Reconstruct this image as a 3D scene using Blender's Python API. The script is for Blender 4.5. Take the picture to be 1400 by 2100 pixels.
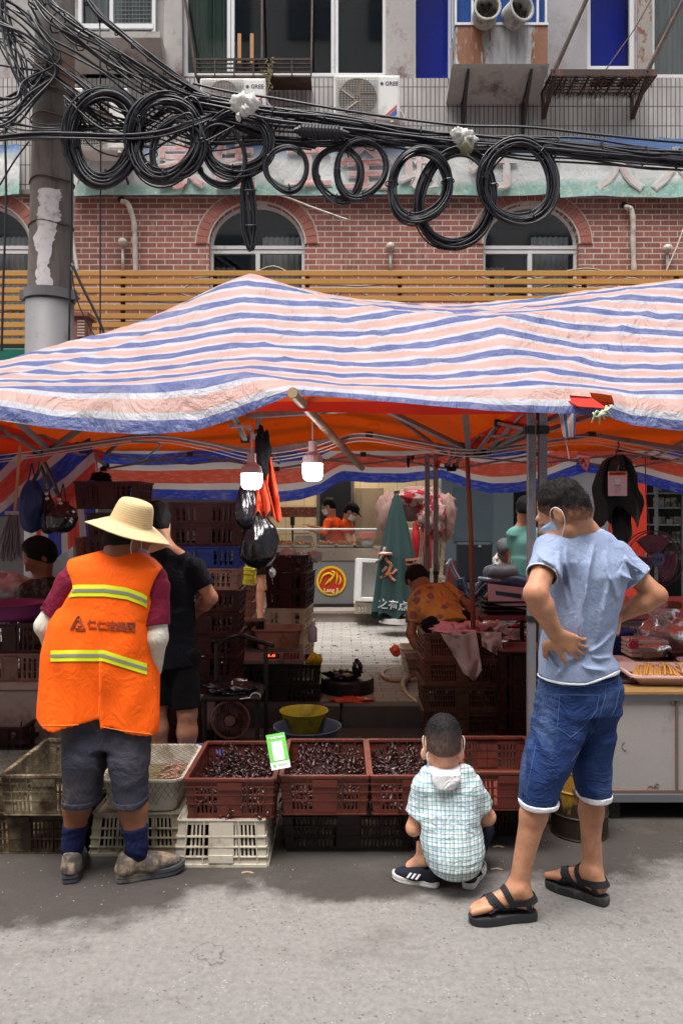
import bpy, bmesh, math, random
import numpy as np
from mathutils import Vector, Matrix
random.seed(7)
R = math.radians
sc = bpy.context.scene
for _o in list(bpy.data.objects): bpy.data.objects.remove(_o)
# ---------------------------------------------------------------- camera
HC, F = 1.55, 1600.0          # eye height (m), focal length in pixels of the 1400x2100 photograph
cd = bpy.data.cameras.new('camera'); cam = bpy.data.objects.new('camera', cd); sc.collection.objects.link(cam)
cam.location = (0, 0, HC); cam.rotation_euler = (R(90), 0, 0)
cd.sensor_fit = 'VERTICAL'; cd.sensor_height = 36; cd.lens = F / 2100 * 36; cd.clip_end = 300; cd.clip_start = .05
sc.camera = cam
# ---------------------------------------------------------------- sky, sun, exposure
SUN_EL, SUN_AZ = 74, 205       # overcast-bright: the sun stands behind the camera, a little to the left
w = bpy.data.worlds.new('World'); sc.world = w; w.use_nodes = True
nt = w.node_tree; bg = nt.nodes['Background']
sky = nt.nodes.new('ShaderNodeTexSky'); sky.sky_type = 'NISHITA'; sky.sun_disc = False
sky.sun_elevation = R(SUN_EL); sky.sun_rotation = R(SUN_AZ); sky.air_density = 1.6; sky.dust_density = 6; sky.ozone_density = 1.0
hs = nt.nodes.new('ShaderNodeHueSaturation'); hs.inputs['Saturation'].default_value = .35
nt.links.new(sky.outputs[0], hs.inputs['Color']); nt.links.new(hs.outputs[0], bg.inputs[0]); bg.inputs[1].default_value = .15
sl = bpy.data.lights.new('sun', 'SUN'); sl.energy = 1.9; sl.angle = R(40); sl.color = (1, .965, .92)
so = bpy.data.objects.new('sun', sl); sc.collection.objects.link(so)
_a = R(SUN_AZ); sd = Vector((math.sin(_a) * math.cos(R(SUN_EL)), math.cos(_a) * math.cos(R(SUN_EL)), math.sin(R(SUN_EL))))
so.rotation_euler = sd.to_track_quat('Z', 'Y').to_euler(); so.location = (0, 0, 12)
sc.view_settings.view_transform = 'Standard'; sc.view_settings.look = 'None'; sc.view_settings.gamma = 1
sc.view_settings.exposure = 0.98
sc.render.engine = 'CYCLES'
cy = sc.cycles; cy.use_denoising = True; cy.max_bounces = 8; cy.diffuse_bounces = 4; cy.transparent_max_bounces = 12
cy.transmission_bounces = 6; cy.glossy_bounces = 3; cy.caustics_reflective = False; cy.caustics_refractive = False
cy.sample_clamp_indirect = 6; cy.use_adaptive_sampling = True
# ---------------------------------------------------------------- helpers
def P(px, py, Y): return Vector(((px - 700) / F * Y, Y, HC + (1050 - py) / F * Y))
def XX(px, Y): return (px - 700) / F * Y
def ZZ(py, Y): return HC + (1050 - py) / F * Y
def S(r, g, b):
 f = lambda c: (c / 255 / 12.92) if c / 255 <= .04045 else ((c / 255 + .055) / 1.055) ** 2.4
 return (f(r), f(g), f(b), 1)
def cl(x): return max(0., min(1., x))
class NT:
 def __init__(s, name):
  s.m = bpy.data.materials.new(name); s.m.use_nodes = True; s.t = s.m.node_tree
  s.b = s.t.nodes['Principled BSDF']; s.out = s.t.nodes['Material Output']
  s.tc = s.t.nodes.new('ShaderNodeTexCoord')
 def n(s, kind, ins=None, **props):
  nd = s.t.nodes.new('ShaderNode' + kind)
  for k, v in props.items(): setattr(nd, k, v)
  for k, v in (ins or {}).items():
   if isinstance(v, bpy.types.NodeSocket): s.t.links.new(v, nd.inputs[k])
   else: nd.inputs[k].default_value = v
  return nd
 def link(s, a, b): s.t.links.new(a, b)
 def math(s, op, a, b=0., c=0., clamp=False):
  nd = s.t.nodes.new('ShaderNodeMath'); nd.operation = op; nd.use_clamp = clamp
  for i, v in enumerate((a, b, c)):
   if isinstance(v, bpy.types.NodeSocket): s.t.links.new(v, nd.inputs[i])
   else: nd.inputs[i].default_value = v
  return nd.outputs[0]
 def mix(s, f, a, b, mode='MIX'):
  nd = s.t.nodes.new('ShaderNodeMix'); nd.data_type = 'RGBA'; nd.blend_type = mode
  for i, v in ((0, f), (6, a), (7, b)):
   if isinstance(v, bpy.types.NodeSocket): s.t.links.new(v, nd.inputs[i])
   else: nd.inputs[i].default_value = v
  return nd.outputs[2]
 def noise(s, scale, vec=None, detail=4, rough=.6, dist=0.):
  nd = s.n('TexNoise', {'Scale': scale, 'Detail': detail, 'Roughness': rough, 'Distortion': dist})
  s.link(vec or s.tc.outputs['Object'], nd.inputs['Vector']); return nd.outputs[0]
 def ramp(s, v, stops, interp='LINEAR'):
  nd = s.t.nodes.new('ShaderNodeValToRGB'); s.link(v, nd.inputs[0]); cr = nd.color_ramp; cr.interpolation = interp
  while len(cr.elements) < len(stops): cr.elements.new(.5)
  for e, (p, c) in zip(cr.elements, stops): e.position = p; e.color = c if hasattr(c, '__len__') else (c, c, c, 1)
  return nd.outputs[0]
 def step(s, v, a, b): return s.n('MapRange', {0: v, 1: a, 2: b, 3: 0., 4: 1.}, clamp=True).outputs[0]
 def scalev(s, sx, sy, sz, vec=None, rot=(0, 0, 0)):
  nd = s.n('Mapping', {'Scale': (sx, sy, sz), 'Rotation': rot}); s.link(vec or s.tc.outputs['Object'], nd.inputs['Vector']); return nd.outputs[0]
 def bump(s, h, strength=.3, dist=.01):
  nd = s.n('Bump', {'Strength': strength, 'Distance': dist}); s.link(h, nd.inputs['Height'])
  s.link(nd.outputs[0], s.b.inputs['Normal']); return nd.outputs[0]
 def set(s, **k):
  names = dict(col='Base Color', rough='Roughness', metal='Metallic', spec='Specular IOR Level', emis='Emission Color', es='Emission Strength', alpha='Alpha', coat='Coat Weight', sheen='Sheen Weight', sss='Subsurface Weight', trans='Transmission Weight')
  for q, v in k.items():
   i = s.b.inputs[names[q]]
   if isinstance(v, bpy.types.NodeSocket): s.link(v, i)
   else: i.default_value = v
  return s
 def translucent(s, f, col, normal=None):
  tr = s.n('BsdfTranslucent'); mx = s.n('MixShader', {0: f})
  if isinstance(col, bpy.types.NodeSocket): s.link(col, tr.inputs[0])
  else: tr.inputs[0].default_value = col
  s.link(s.b.outputs[0], mx.inputs[1]); s.link(tr.outputs[0], mx.inputs[2]); s.link(mx.outputs[0], s.out.inputs[0])
_mc = {}
def M(name, col=None, rough=.6, metal=0., var=.18, vs=6, bump=.15, bs=60, dirt=None, ds=5, dt=(.52, .68), spec=.4, tl=0, sx=(1, 1, 1), wr=0):
 """general surface: base colour varied by noise, optional dirt patches, fine bump"""
 if name in _mc: return _mc[name]
 n = NT(name); v = n.scalev(*sx)
 c = n.mix(n.noise(vs, v), tuple(x * (1 - var) for x in col[:3]) + (1,), tuple(min(1, x * (1 + var)) for x in col[:3]) + (1,))
 if dirt:
  c = n.mix(n.step(n.noise(ds, v, 8, .7), *dt), c, dirt)
 n.set(col=c, metal=metal, spec=spec, rough=n.math('MULTIPLY_ADD', n.noise(vs * 2, v), .25, max(0, rough - .12)))
 if wr:   # creases of cloth: ridged noise over the fine weave
  q = n.math('ABSOLUTE', n.math('SUBTRACT', n.noise(11, n.scalev(1, 1, .7), 4, .55, 1.2), .5)); n.bump(n.math('ADD', n.math('MULTIPLY', q, wr * 6), n.math('MULTIPLY', n.noise(bs, v, 3), .25)), .55, .012)
 elif bump: n.bump(n.noise(bs, v, 3), bump, .006)
 if tl: n.translucent(tl, c)
 _mc[name] = n.m; return n.m
class G:
 """collects geometry in world metres, links it as ONE mesh object"""
 def __init__(s): s.v = []; s.f = []; s.uv = None; s.n = 0
 def add(s, vs, fs):
  o = len(s.v); s.v += [tuple(v) for v in vs]; s.f += [tuple(i + o for i in f) for f in fs]; return s
 def box(s, x0, x1, y0, y1, z0, z1):
  return s.add([(x0,y0,z0),(x1,y0,z0),(x1,y1,z0),(x0,y1,z0),(x0,y0,z1),(x1,y0,z1),(x1,y1,z1),(x0,y1,z1)],
                     [(0,3,2,1),(4,5,6,7),(0,1,5,4),(1,2,6,5),(2,3,7,6),(3,0,4,7)])
 def obox(s, c, size, rot=None):
  hx, hy, hz = [a / 2 for a in size]; c = Vector(c); m = rot or Matrix.Identity(3)
  vs = [c + m @ Vector(p) for p in [(-hx,-hy,-hz),(hx,-hy,-hz),(hx,hy,-hz),(-hx,hy,-hz),(-hx,-hy,hz),(hx,-hy,hz),(hx,hy,hz),(-hx,hy,hz)]]
  return s.add(vs, [(0,3,2,1),(4,5,6,7),(0,1,5,4),(1,2,6,5),(2,3,7,6),(3,0,4,7)])
 def bar(s, p, q, w, h=None):
  p, q = Vector(p), Vector(q); d = q - p
  return s.obox((p + q) / 2, (w, h or w, d.length), d.to_track_quat('Z', 'Y').to_matrix())
 def tube(s, pts, r, n=8, closed=False, cap=True):
  pts = [Vector(p) for p in pts]; m = len(pts)
  if m < 2: return s
  rr = r if hasattr(r, '__len__') else [r] * m
  tg = []
  for i in range(m):
   a = pts[(i - 1) % m] if (closed or i > 0) else pts[i]; b = pts[(i + 1) % m] if (closed or i < m - 1) else pts[i]
   t = (b - a); tg.append(t.normalized() if t.length > 1e-9 else Vector((0, 0, 1)))
  nrm = tg[0].orthogonal().normalized(); vs = []
  for i in range(m):
   nrm = (nrm - tg[i] * nrm.dot(tg[i])); nrm = nrm.normalized() if nrm.length > 1e-6 else tg[i].orthogonal().normalized()
   bn = tg[i].cross(nrm)
   for k in range(n):
    a = 2 * math.pi * k / n; vs.append(pts[i] + (nrm * math.cos(a) + bn * math.sin(a)) * rr[i])
  fs = []
  for i in range(m if closed else m - 1):
   j = (i + 1) % m
   for k in range(n): l = (k + 1) % n; fs.append((i*n+k, i*n+l, j*n+l, j*n+k))
  if cap and not closed: fs.append(tuple(range(n - 1, -1, -1))); fs.append(tuple((m - 1) * n + k for k in range(n)))
  return s.add(vs, fs)
 def lathe(s, prof, c=(0, 0, 0), n=24, rot=None, sx=1, sy=1):
  c = Vector(c); rot = rot or Matrix.Identity(3); vs = []; m = len(prof)
  for r, z in prof:
   for k in range(n):
    a = 2 * math.pi * k / n; vs.append(c + rot @ Vector((r * sx * math.cos(a), r * sy * math.sin(a), z)))
  fs = [(i*n+k, i*n+(k+1)%n, (i+1)*n+(k+1)%n, (i+1)*n+k) for i in range(m - 1) for k in range(n)]
  if prof[0][0] > 1e-6: fs.append(tuple(range(n - 1, -1, -1)))
  if prof[-1][0] > 1e-6: fs.append(tuple((m - 1) * n + k for k in range(n)))
  return s.add(vs, fs)
 def grid(s, nx, ny, fn, uvf=None, loop=False):
  vs = [fn(i / nx, j / ny) for j in range(ny + 1) for i in range(nx + 1)]
  if uvf:
   s.uv = (s.uv or []) + [uvf(i / nx, j / ny) for j in range(ny + 1) for i in range(nx + 1)]
  return s.add(vs, [(j*(nx+1)+i, j*(nx+1)+i+1, (j+1)*(nx+1)+i+1, (j+1)*(nx+1)+i) for j in range(ny) for i in range(nx)])
 def prism(s, poly, fn, t):
  """polygon in 2-D; fn(u,v,w) puts it in space, t = thickness"""
  n = len(poly); vs = [fn(u, v, 0) for u, v in poly] + [fn(u, v, t) for u, v in poly]
  return s.add(vs, [tuple(range(n)), tuple(range(2*n-1, n-1, -1))] + [(i, i+n, (i+1)%n+n, (i+1)%n) for i in range(n)])
 def ball(s, c, r, n=12, rot=None, jit=0.):
  rx, ry, rz = r if hasattr(r, '__len__') else (r, r, r); c = Vector(c); rot = rot or Matrix.Identity(3); vs = []
  for i in range(n // 2 + 1):
   th = math.pi * i / (n // 2)
   for k in range(n):
    a = 2 * math.pi * k / n; q = 1 + random.uniform(-jit, jit)
    vs.append(c + rot @ Vector((rx * math.sin(th) * math.cos(a) * q, ry * math.sin(th) * math.sin(a) * q, rz * math.cos(th) * q)))
  return s.add(vs, [(i*n+k, i*n+(k+1)%n, (i+1)*n+(k+1)%n, (i+1)*n+k) for i in range(n // 2) for k in range(n)])
 def build(s, name, mat, parent=None, smooth=False, bevel=0, local=False, solid=0, sub=0):
  me = bpy.data.meshes.new(name); off = Vector((0, 0, 0))
  if not local:
   if parent is None and s.v:
    a = np.array([tuple(v) for v in s.v]); off = Vector(((a[:,0].min()+a[:,0].max())/2, (a[:,1].min()+a[:,1].max())/2, a[:,2].min()))
   else:
    q = parent
    while q is not None: off = off + q.location; q = q.parent
  me.from_pydata([(v[0]-off[0], v[1]-off[1], v[2]-off[2]) for v in s.v], [], s.f)
  if s.uv:
   ul = me.uv_layers.new(name='UVMap'); li = np.zeros(len(me.loops), dtype=np.int32); me.loops.foreach_get('vertex_index', li)
   ul.data.foreach_set('uv', np.array(s.uv, dtype=np.float32)[li].ravel())
  if mat is not None: me.materials.append(mat)
  if smooth: me.polygons.foreach_set('use_smooth', [True] * len(me.polygons))
  me.validate(); me.update()
  return link(name, me, parent, off if (parent is None and not local) else Vector((0, 0, 0)), bevel, solid, sub)
def link(name, me, parent=None, loc=(0, 0, 0), bevel=0, solid=0, sub=0):
 o = bpy.data.objects.new(name, me); sc.collection.objects.link(o); o.location = loc
 if parent is not None: o.parent = parent
 if solid: md = o.modifiers.new('solid', 'SOLIDIFY'); md.thickness = solid; md.offset = 0
 if sub: md = o.modifiers.new('sub', 'SUBSURF'); md.levels = sub; md.render_levels = sub
 if bevel: md = o.modifiers.new('bevel', 'BEVEL'); md.width = bevel; md.segments = 2; md.limit_method = 'ANGLE'; md.angle_limit = R(40)
 return o
def tag(o, label=None, cat=None, group=None, kind=None):
 if label: o['label'] = label
 if cat: o['category'] = cat
 if group: o['group'] = group
 if kind: o['kind'] = kind
 return o
def thing(name, label, cat, loc=(0, 0, 0), rz=0, group=None, kind=None):
 o = bpy.data.objects.new(name, None); sc.collection.objects.link(o); o.location = loc; o.rotation_euler = (0, 0, rz)
 o.empty_display_size = .1
 return tag(o, label, cat, group, kind)
def dup(o, loc=None, label=None, parent=None, rz=None):
 c = o.copy(); sc.collection.objects.link(c); c.parent = parent
 if loc is not None: c.location = loc
 if rz is not None: c.rotation_euler = (0, 0, rz)
 if label: c['label'] = label
 for ch in list(o.children): dup(ch, None, None, c)
 return c
def text_mesh(txt, size, ext=.001, bold=0):
 cu = bpy.data.curves.new('t', 'FONT'); cu.body = txt; cu.size = size; cu.extrude = ext; cu.align_x = 'CENTER'; cu.align_y = 'CENTER'; cu.offset = bold
 cu.resolution_u = 3
 ob = bpy.data.objects.new('t', cu); sc.collection.objects.link(ob)
 dg = bpy.context.evaluated_depsgraph_get(); me = bpy.data.meshes.new_from_object(ob.evaluated_get(dg))
 vs = [tuple(v.co) for v in me.vertices]; fs = [tuple(p.vertices) for p in me.polygons]
 bpy.data.objects.remove(ob); bpy.data.curves.remove(cu); bpy.data.meshes.remove(me)
 return vs, fs
def put_text(g, txt, size, fn, ext=.0012, bold=0):
 """fn(x, y, z) maps letter space (x right, y up, z towards the reader) to the world"""
 vs, fs = text_mesh(txt, size, ext, bold); g.add([fn(*v) for v in vs], fs); return g
def vnoise(p, seed=0):
 """value noise, p (...,3)"""
 i = np.floor(p).astype(np.int64); f = p - i; f = f * f * (3 - 2 * f); r = 0
 for dx in (0, 1):
  for dy in (0, 1):
   for dz in (0, 1):
    h = ((i[..., 0] + dx) * 73856093) ^ ((i[..., 1] + dy) * 19349663) ^ ((i[..., 2] + dz) * 83492791) ^ (seed * 2654435)
    h = (h ^ (h >> 13)) * 1274126177; h = (h ^ (h >> 16)) & 0xffff
    wt = (f[..., 0] if dx else 1 - f[..., 0]) * (f[..., 1] if dy else 1 - f[..., 1]) * (f[..., 2] if dz else 1 - f[..., 2])
    r = r + wt * (h / 65535.)
 return r * 2 - 1
def n1(x, y=0., z=0., seed=0): return float(vnoise(np.array([x, y, z], dtype=float), seed))
def interp(x, xs, ys): return float(np.interp(x, xs, ys))
def crom(pts, n=8):
 """smooth curve through points"""
 pts = [Vector(p) for p in pts]; q = [pts[0] * 2 - pts[1]] + pts + [pts[-1] * 2 - pts[-2]]; out = []
 for i in range(1, len(q) - 2):
  for k in range(n):
   t = k / n; a, b, c, d = q[i-1], q[i], q[i+1], q[i+2]
   out.append(.5 * ((2*b) + (c-a)*t + (2*a-5*b+4*c-d)*t*t + (3*b-a-3*c+d)*t**3))
 out.append(pts[-1]); return out
# ================================================================ bodies and cloth as smooth implicit surfaces
def sdf_mesh(name, prims, res, mat, parent=None, disp=None, k=.02, smooth_it=1, raw=False):
 """prims: list of dicts. kinds: cone a b ra rb [sq=(axis,f)], cyl (flat ends), ell c r [R], loft secs, plane; op sub; k blend"""
 pr = []
 def bb(p):
  t = p['t']
  if t in ('cone', 'cyl'):
   a, b = np.array(p['a'], float), np.array(p['b'], float); m = max(p['ra'], p['rb']) * 1.15 + .01; return np.minimum(a, b) - m, np.maximum(a, b) + m
  if t == 'ell': c = np.array(p['c'], float); m = max(p['r']) * 1.02; return c - m, c + m
  if t == 'loft':
   s_ = np.array(p['s'], float); m = s_[:, 3:5].max() * 1.1; return np.array([s_[:,1].min() - m, s_[:,2].min() - m, s_[:,0].min()]), np.array([s_[:,1].max() + m, s_[:,2].max() + m, s_[:,0].max()])
  return None
 los, his = [], []
 for p in prims:
  if p.get('op') == 'sub': continue
  b = bb(p); 
  if b is not None: los.append(b[0]); his.append(b[1])
 lo = np.min(los, 0) - .04; hi = np.max(his, 0) + .04; B = 8; nb = np.ceil((hi - lo) / (res * B)).astype(int)
 def ev(p, X):
  t = p['t']
  if t in ('cone', 'cyl'):
   a, b = np.array(p['a'], float), np.array(p['b'], float); ba = b - a; L2 = max(ba @ ba, 1e-9); pa = X - a
   hr = (pa @ ba) / L2; h = np.clip(hr, 0, 1); q = pa - h[..., None] * ba; 
   if t == 'cyl': q = pa - hr[..., None] * ba
   if 'sq' in p:
    ax = np.array(p['sq'][0], float); ax = ax / np.linalg.norm(ax); q = q + (q @ ax)[..., None] * ax * (1 / p['sq'][1] - 1)
   rad = np.sqrt((q * q).sum(-1)) - (p['ra'] + (p['rb'] - p['ra']) * h)
   if t == 'cyl':
    L = math.sqrt(L2); return np.maximum(rad, np.maximum(-hr, hr - 1) * L)
   return rad
  if t == 'ell':
   q = X - np.array(p['c'], float)
   if 'R' in p: q = q @ np.array(p['R'])
   r = np.array(p['r'], float); l = np.sqrt(((q / r) ** 2).sum(-1)); return (l - 1) * r.min() * np.clip(.5 + .5 * l, 0, 3) if False else (l - 1) * r.min()
  if t == 'loft':   # rows z cx cy rx ry [power]
   s_ = np.array(p['s'], float); s_ = s_[np.argsort(s_[:, 0])]; z = X[..., 2]; it = lambda c: np.interp(z, s_[:, 0], s_[:, c])
   cx, cy_, rx, ry = it(1), it(2), it(3), it(4); yw = p.get('yaw', 0); dx, dy = X[..., 0] - cx, X[..., 1] - cy_
   u = dx * math.cos(yw) + dy * math.sin(yw); v = -dx * math.sin(yw) + dy * math.cos(yw); e = p.get('pw', 2.4)
   if 'fold' in p:
    am, fq, ph = p['fold']; an = np.arctan2(v, u); hh = np.clip((s_[-1, 0] - z) / (s_[-1, 0] - s_[0, 0]), 0, 1)
    wv = am * hh * (np.sin(an * fq + ph) + .5 * np.sin(an * (fq * 1.7) + ph * 2 + z * 3)); rx = rx + wv; ry = ry + wv
   l = (np.abs(u / rx) ** e + np.abs(v / ry) ** e) ** (1 / e); m = np.minimum(rx, ry)
   return np.maximum((l - 1) * m, np.maximum(s_[0, 0] + 0 - z, z - s_[-1, 0]) if p.get('cap', 1) else -9)
  if t == 'fn': return p['f'](X)
  if t == 'plane': return (X - np.array(p['p'], float)) @ np.array(p['n'], float)
 ii = np.stack(np.meshgrid(*[np.arange(n) for n in nb], indexing='ij'), -1).reshape(-1, 3)
 cen = lo + (ii + .5) * res * B; diag = res * B * .87
 def comb(D, d, p):
  kk = p.get('k', k)
  if p.get('op') == 'sub':
   kk = p.get('k', .004); d = -d; h = np.maximum(kk - np.abs(D - d), 0) / max(kk, 1e-6); return np.maximum(D, d) + h * h * kk * .25
  h = np.maximum(kk - np.abs(D - d), 0) / max(kk, 1e-6); return np.minimum(D, d) - h * h * kk * .25
 dc = [ev(p, cen) for p in prims]; Dc = np.full(len(cen), 9.)
 for p, d in zip(prims, dc): Dc = comb(Dc, d, p)
 act = np.abs(Dc) < diag * 2.2 + .03; n3 = nb * B + 1; vol = np.full(tuple(n3), 1., np.float32)
 for q in np.nonzero((~act) & (Dc < 0))[0]:
  i, j, l = ii[q] * B; vol[i:i+B+1, j:j+B+1, l:l+B+1] = -1
 ai = np.nonzero(act)[0]; loc = np.stack(np.meshgrid(*[np.arange(B + 1)] * 3, indexing='ij'), -1).reshape(-1, 3)
 for s0 in range(0, len(ai), 400):
  a_ = ai[s0:s0+400]; X = lo + (ii[a_][:, None, :] * B + loc[None]) * res; D = np.full(X.shape[:2], 9.)
  for p, d in zip(prims, dc):
   m = d[a_] < diag * 2.2 + .06
   if p['t'] in ('plane', 'fn', 'ell') or p.get('op') == 'sub' or p['t'] == 'loft': m[:] = m | (p['t'] in ('plane', 'fn')) | (d[a_] < .25)
   if m.any(): D[m] = comb(D[m], ev(p, X[m]), p)
  if disp: D = D - disp(X)
  for c, q in enumerate(a_):
   i, j, l = ii[q] * B; vol[i:i+B+1, j:j+B+1, l:l+B+1] = D[c].reshape(B+1, B+1, B+1)
 # surface nets
 s_ = vol < 0; sh = np.array(vol.shape) - 1
 cnt = np.zeros(sh, np.int8)
 cs = [(a, b, c) for a in (0, 1) for b in (0, 1) for c in (0, 1)]; sl_ = lambda a, b, c, A: A[a:a+sh[0], b:b+sh[1], c:c+sh[2]]
 for c in cs: cnt += sl_(*c, s_)
 cells = np.argwhere((cnt > 0) & (cnt < 8)); idx = np.full(sh, -1, np.int64); idx[tuple(cells.T)] = np.arange(len(cells))
 acc = np.zeros((len(cells), 3)); num = np.zeros(len(cells))
 for a in cs:
  for ax in range(3):
   if a[ax]: continue
   b = list(a); b[ax] = 1; pa, pb = cells + np.array(a), cells + np.array(b); va, vb = vol[tuple(pa.T)], vol[tuple(pb.T)]; m = (va < 0) != (vb < 0)
   t = np.where(m, va / np.where(m, va - vb, 1), 0); pt = np.array(a)[None] + 0. + np.zeros((len(cells), 3)); pt[:, ax] += t
   acc += pt * m[:, None]; num += m
 vert = lo + (cells + acc / num[:, None]) * res; faces = []
 for ax in range(3):
  o1, o2 = [x for x in range(3) if x != ax]; A = s_; sla = [slice(None)] * 3; slb = [slice(None)] * 3; sla[ax] = slice(0, -1); slb[ax] = slice(1, None)
  e = np.argwhere(A[tuple(sla)] != A[tuple(slb)]); e = e[(e[:, o1] > 0) & (e[:, o2] > 0) & (e[:, o1] < sh[o1]) & (e[:, o2] < sh[o2])]
  if not len(e): continue
  d1 = np.zeros(3, int); d1[o1] = 1; d2 = np.zeros(3, int); d2[o2] = 1; q = [idx[tuple((e - x).T)] for x in (d1 + d2, d2, np.zeros(3, int), d1)]
  f = np.stack(q, 1); ins = A[tuple(e.T)]; flip = ins if ax != 1 else ~ins; f[~flip] = f[~flip][:, ::-1]; faces.append(f)
 faces = np.concatenate(faces); faces = faces[(faces >= 0).all(1)]
 if raw: return vert, faces
 for _ in range(smooth_it):
  sm = np.zeros_like(vert); ct = np.zeros(len(vert))
  for c in range(4):
   a, b = faces[:, c], faces[:, (c + 1) % 4]; np.add.at(sm, a, vert[b]); np.add.at(sm, b, vert[a]); np.add.at(ct, a, 1); np.add.at(ct, b, 1)
  vert = vert * .5 + .5 * sm / np.maximum(ct, 1)[:, None]
 off = np.zeros(3); q = parent
 while q is not None: off += np.array(q.location); q = q.parent
 if parent is None: off = np.array([vert[:,0].mean(), vert[:,1].mean(), vert[:,2].min()])
 me = bpy.data.meshes.new(name); vv = (vert - off).astype(np.float32); me.vertices.add(len(vv)); me.vertices.foreach_set('co', vv.ravel())
 me.loops.add(len(faces) * 4); me.loops.foreach_set('vertex_index', faces.astype(np.int32).ravel()); me.polygons.add(len(faces))
 me.polygons.foreach_set('loop_start', np.arange(0, len(faces) * 4, 4, dtype=np.int32)); me.polygons.foreach_set('loop_total', np.full(len(faces), 4, np.int32)); me.polygons.foreach_set('use_smooth', [True] * len(faces))
 me.update(calc_edges=True); me.validate(); me.materials.append(mat)
 return link(name, me, parent, tuple(off) if parent is None else (0, 0, 0))
def cone(a, b, ra, rb, **k): return dict(t='cone', a=tuple(a), b=tuple(b), ra=ra, rb=rb, **k)
def cyl(a, b, ra, rb, **k): return dict(t='cyl', a=tuple(a), b=tuple(b), ra=ra, rb=rb, **k)
def ell(c, r, Rm=None, **k):
 d = dict(t='ell', c=tuple(c), r=tuple(r), **k)
 if Rm is not None: d['R'] = [list(x) for x in Rm]
 return d
def loft(s, yaw=0, **k): return dict(t='loft', s=s, yaw=yaw, **k)
def plane(p, n, **k): return dict(t='plane', p=tuple(p), n=tuple(Vector(n).normalized()), **k)
def folds(amp, sx=9, sy=9, sz=5, seed=0, am2=.3):
 def f(X):
  w_ = vnoise(X * np.array([3., 3., 3.]), seed + 5)[..., None] * .25; Q = X + w_ * np.array([.5, .5, 1.])
  r_ = 1 - np.abs(vnoise(Q * np.array([sx, sy, sz], float), seed)) * 2.2
  return amp * r_ * .7 + amp * am2 * vnoise(Q * np.array([sx, sy, sz], float) * 2.7, seed + 1)
 return f
def headframe(fwd, up):
 f = Vector(fwd).normalized(); u = Vector(up); u = (u - f * u.dot(f)).normalized(); r = f.cross(u); return Matrix((r, f, u)).transposed()   # columns right, forward, up
def head_prims(c, Rm, s=1., face=True, jaw=1.):
 L = lambda x, y, z: tuple(Vector(c) + Rm @ Vector((x * s, y * s, z * s)))
 E = lambda x, y, z, a, b, d, **k: ell(L(x, y, z), (a * s, b * s, d * s), Rm, **k)
 p = [E(0, -.018, .035, .075, .094, .084), E(0, .022, -.035, .060, .070, .082, k=.03), cone(L(0, .055, -.088), L(0, .03, -.085), .026 * s, .045 * s * jaw, k=.03), cone(L(-.045, .0, -.07), L(.045, .0, -.07), .025 * s, .025 * s, k=.03)]
 if face:
  p += [cone(L(0, .088, .012), L(0, .108, -.026), .008 * s, .012 * s, k=.012), cone(L(-.012, .094, -.03), L(.012, .094, -.03), .009 * s, .009 * s, k=.008), cone(L(-.03, .082, .022), L(.03, .082, .022), .012 * s, .012 * s, k=.015),
              E(-.03, .098, .004, .016, .012, .009, op='sub', k=.01), E(.03, .098, .004, .016, .012, .009, op='sub', k=.01), E(-.03, .078, .003, .013, .012, .010, k=.003), E(.03, .078, .003, .013, .012, .010, k=.003),
              cone(L(-.018, .083, -.056), L(.018, .083, -.056), .007 * s, .007 * s, k=.006), cone(L(-.016, .082, -.066), L(.016, .082, -.066), .008 * s, .008 * s, k=.004)]
 for q in (-1, 1):
  p += [E(q * .078, -.006, -.006, .010, .019, .031, k=.006), E(q * .088, -.002, -.002, .006, .010, .018, op='sub', k=.006)]
 return p
def hair_obj(name, c, Rm, s, mat, parent, res=.006, front=.055, low=-.055, puff=.010, seed=0, sides=0., amp=.0025, long=None):
 L = lambda x, y, z: tuple(Vector(c) + Rm @ Vector((x * s, y * s, z * s))); E = lambda x, y, z, a, b, d, **k: ell(L(x, y, z), (a * s, b * s, d * s), Rm, **k)
 W = lambda v: Rm @ Vector(v)
 p = [E(0, -.018, .038, .075 + puff * .5, .094 + puff * .7, .084 + puff, k=.02), E(0, -.03, -.02, .066 + puff * .3, .078 + puff * .3, .072, k=.03)]
 if long: p += long(L, E)
 p += [plane(L(0, front, .05), W((0, -1, -.35)), op='sub', k=.012), plane(L(0, 0, low + .04), W((0, -.5, 1)), op='sub', k=.01), plane(L(0, .030, 0), W((0, -1, .7)), op='sub', k=.012)]
 if not long: p += [E(q * .085, .0, -.012, .02, .026, .036, op='sub', k=.006) for q in (-1, 1)]
 dsp = lambda X: amp * vnoise(X * 70., seed) + amp * vnoise(X * 25., seed + 2)
 o = sdf_mesh(name, p, res, mat, parent, disp=dsp, smooth_it=0)
 if res < .0065:   # short strands roughen the outline
  rn = random.Random(seed + 3); vs_ = o.data.vertices; up = W((0, -.6, -.5)); vs2 = []; fs2 = []
  for k in range(2600):
   v = vs_[rn.randrange(len(vs_))]; n_ = v.normal; a = v.co.copy(); d = (n_ * .7 + up * .9 + Vector((rn.gauss(0, .3), rn.gauss(0, .3), rn.gauss(0, .3)))).normalized() * rn.uniform(.005, .011) * s; q = n_.cross(d).normalized() * .0008; b_ = len(vs2); vs2 += [a - q, a + q, a + d * .6 + n_ * .001, a + d]; fs2 += [(b_, b_ + 1, b_ + 2), (b_, b_ + 2, b_ + 3)]
  me = bpy.data.meshes.new('strands'); me.from_pydata([tuple(v) for v in vs2], [], fs2); me.materials.append(mat); link('strands', me, o)['kind'] = 'stuff'
 return o
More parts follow.
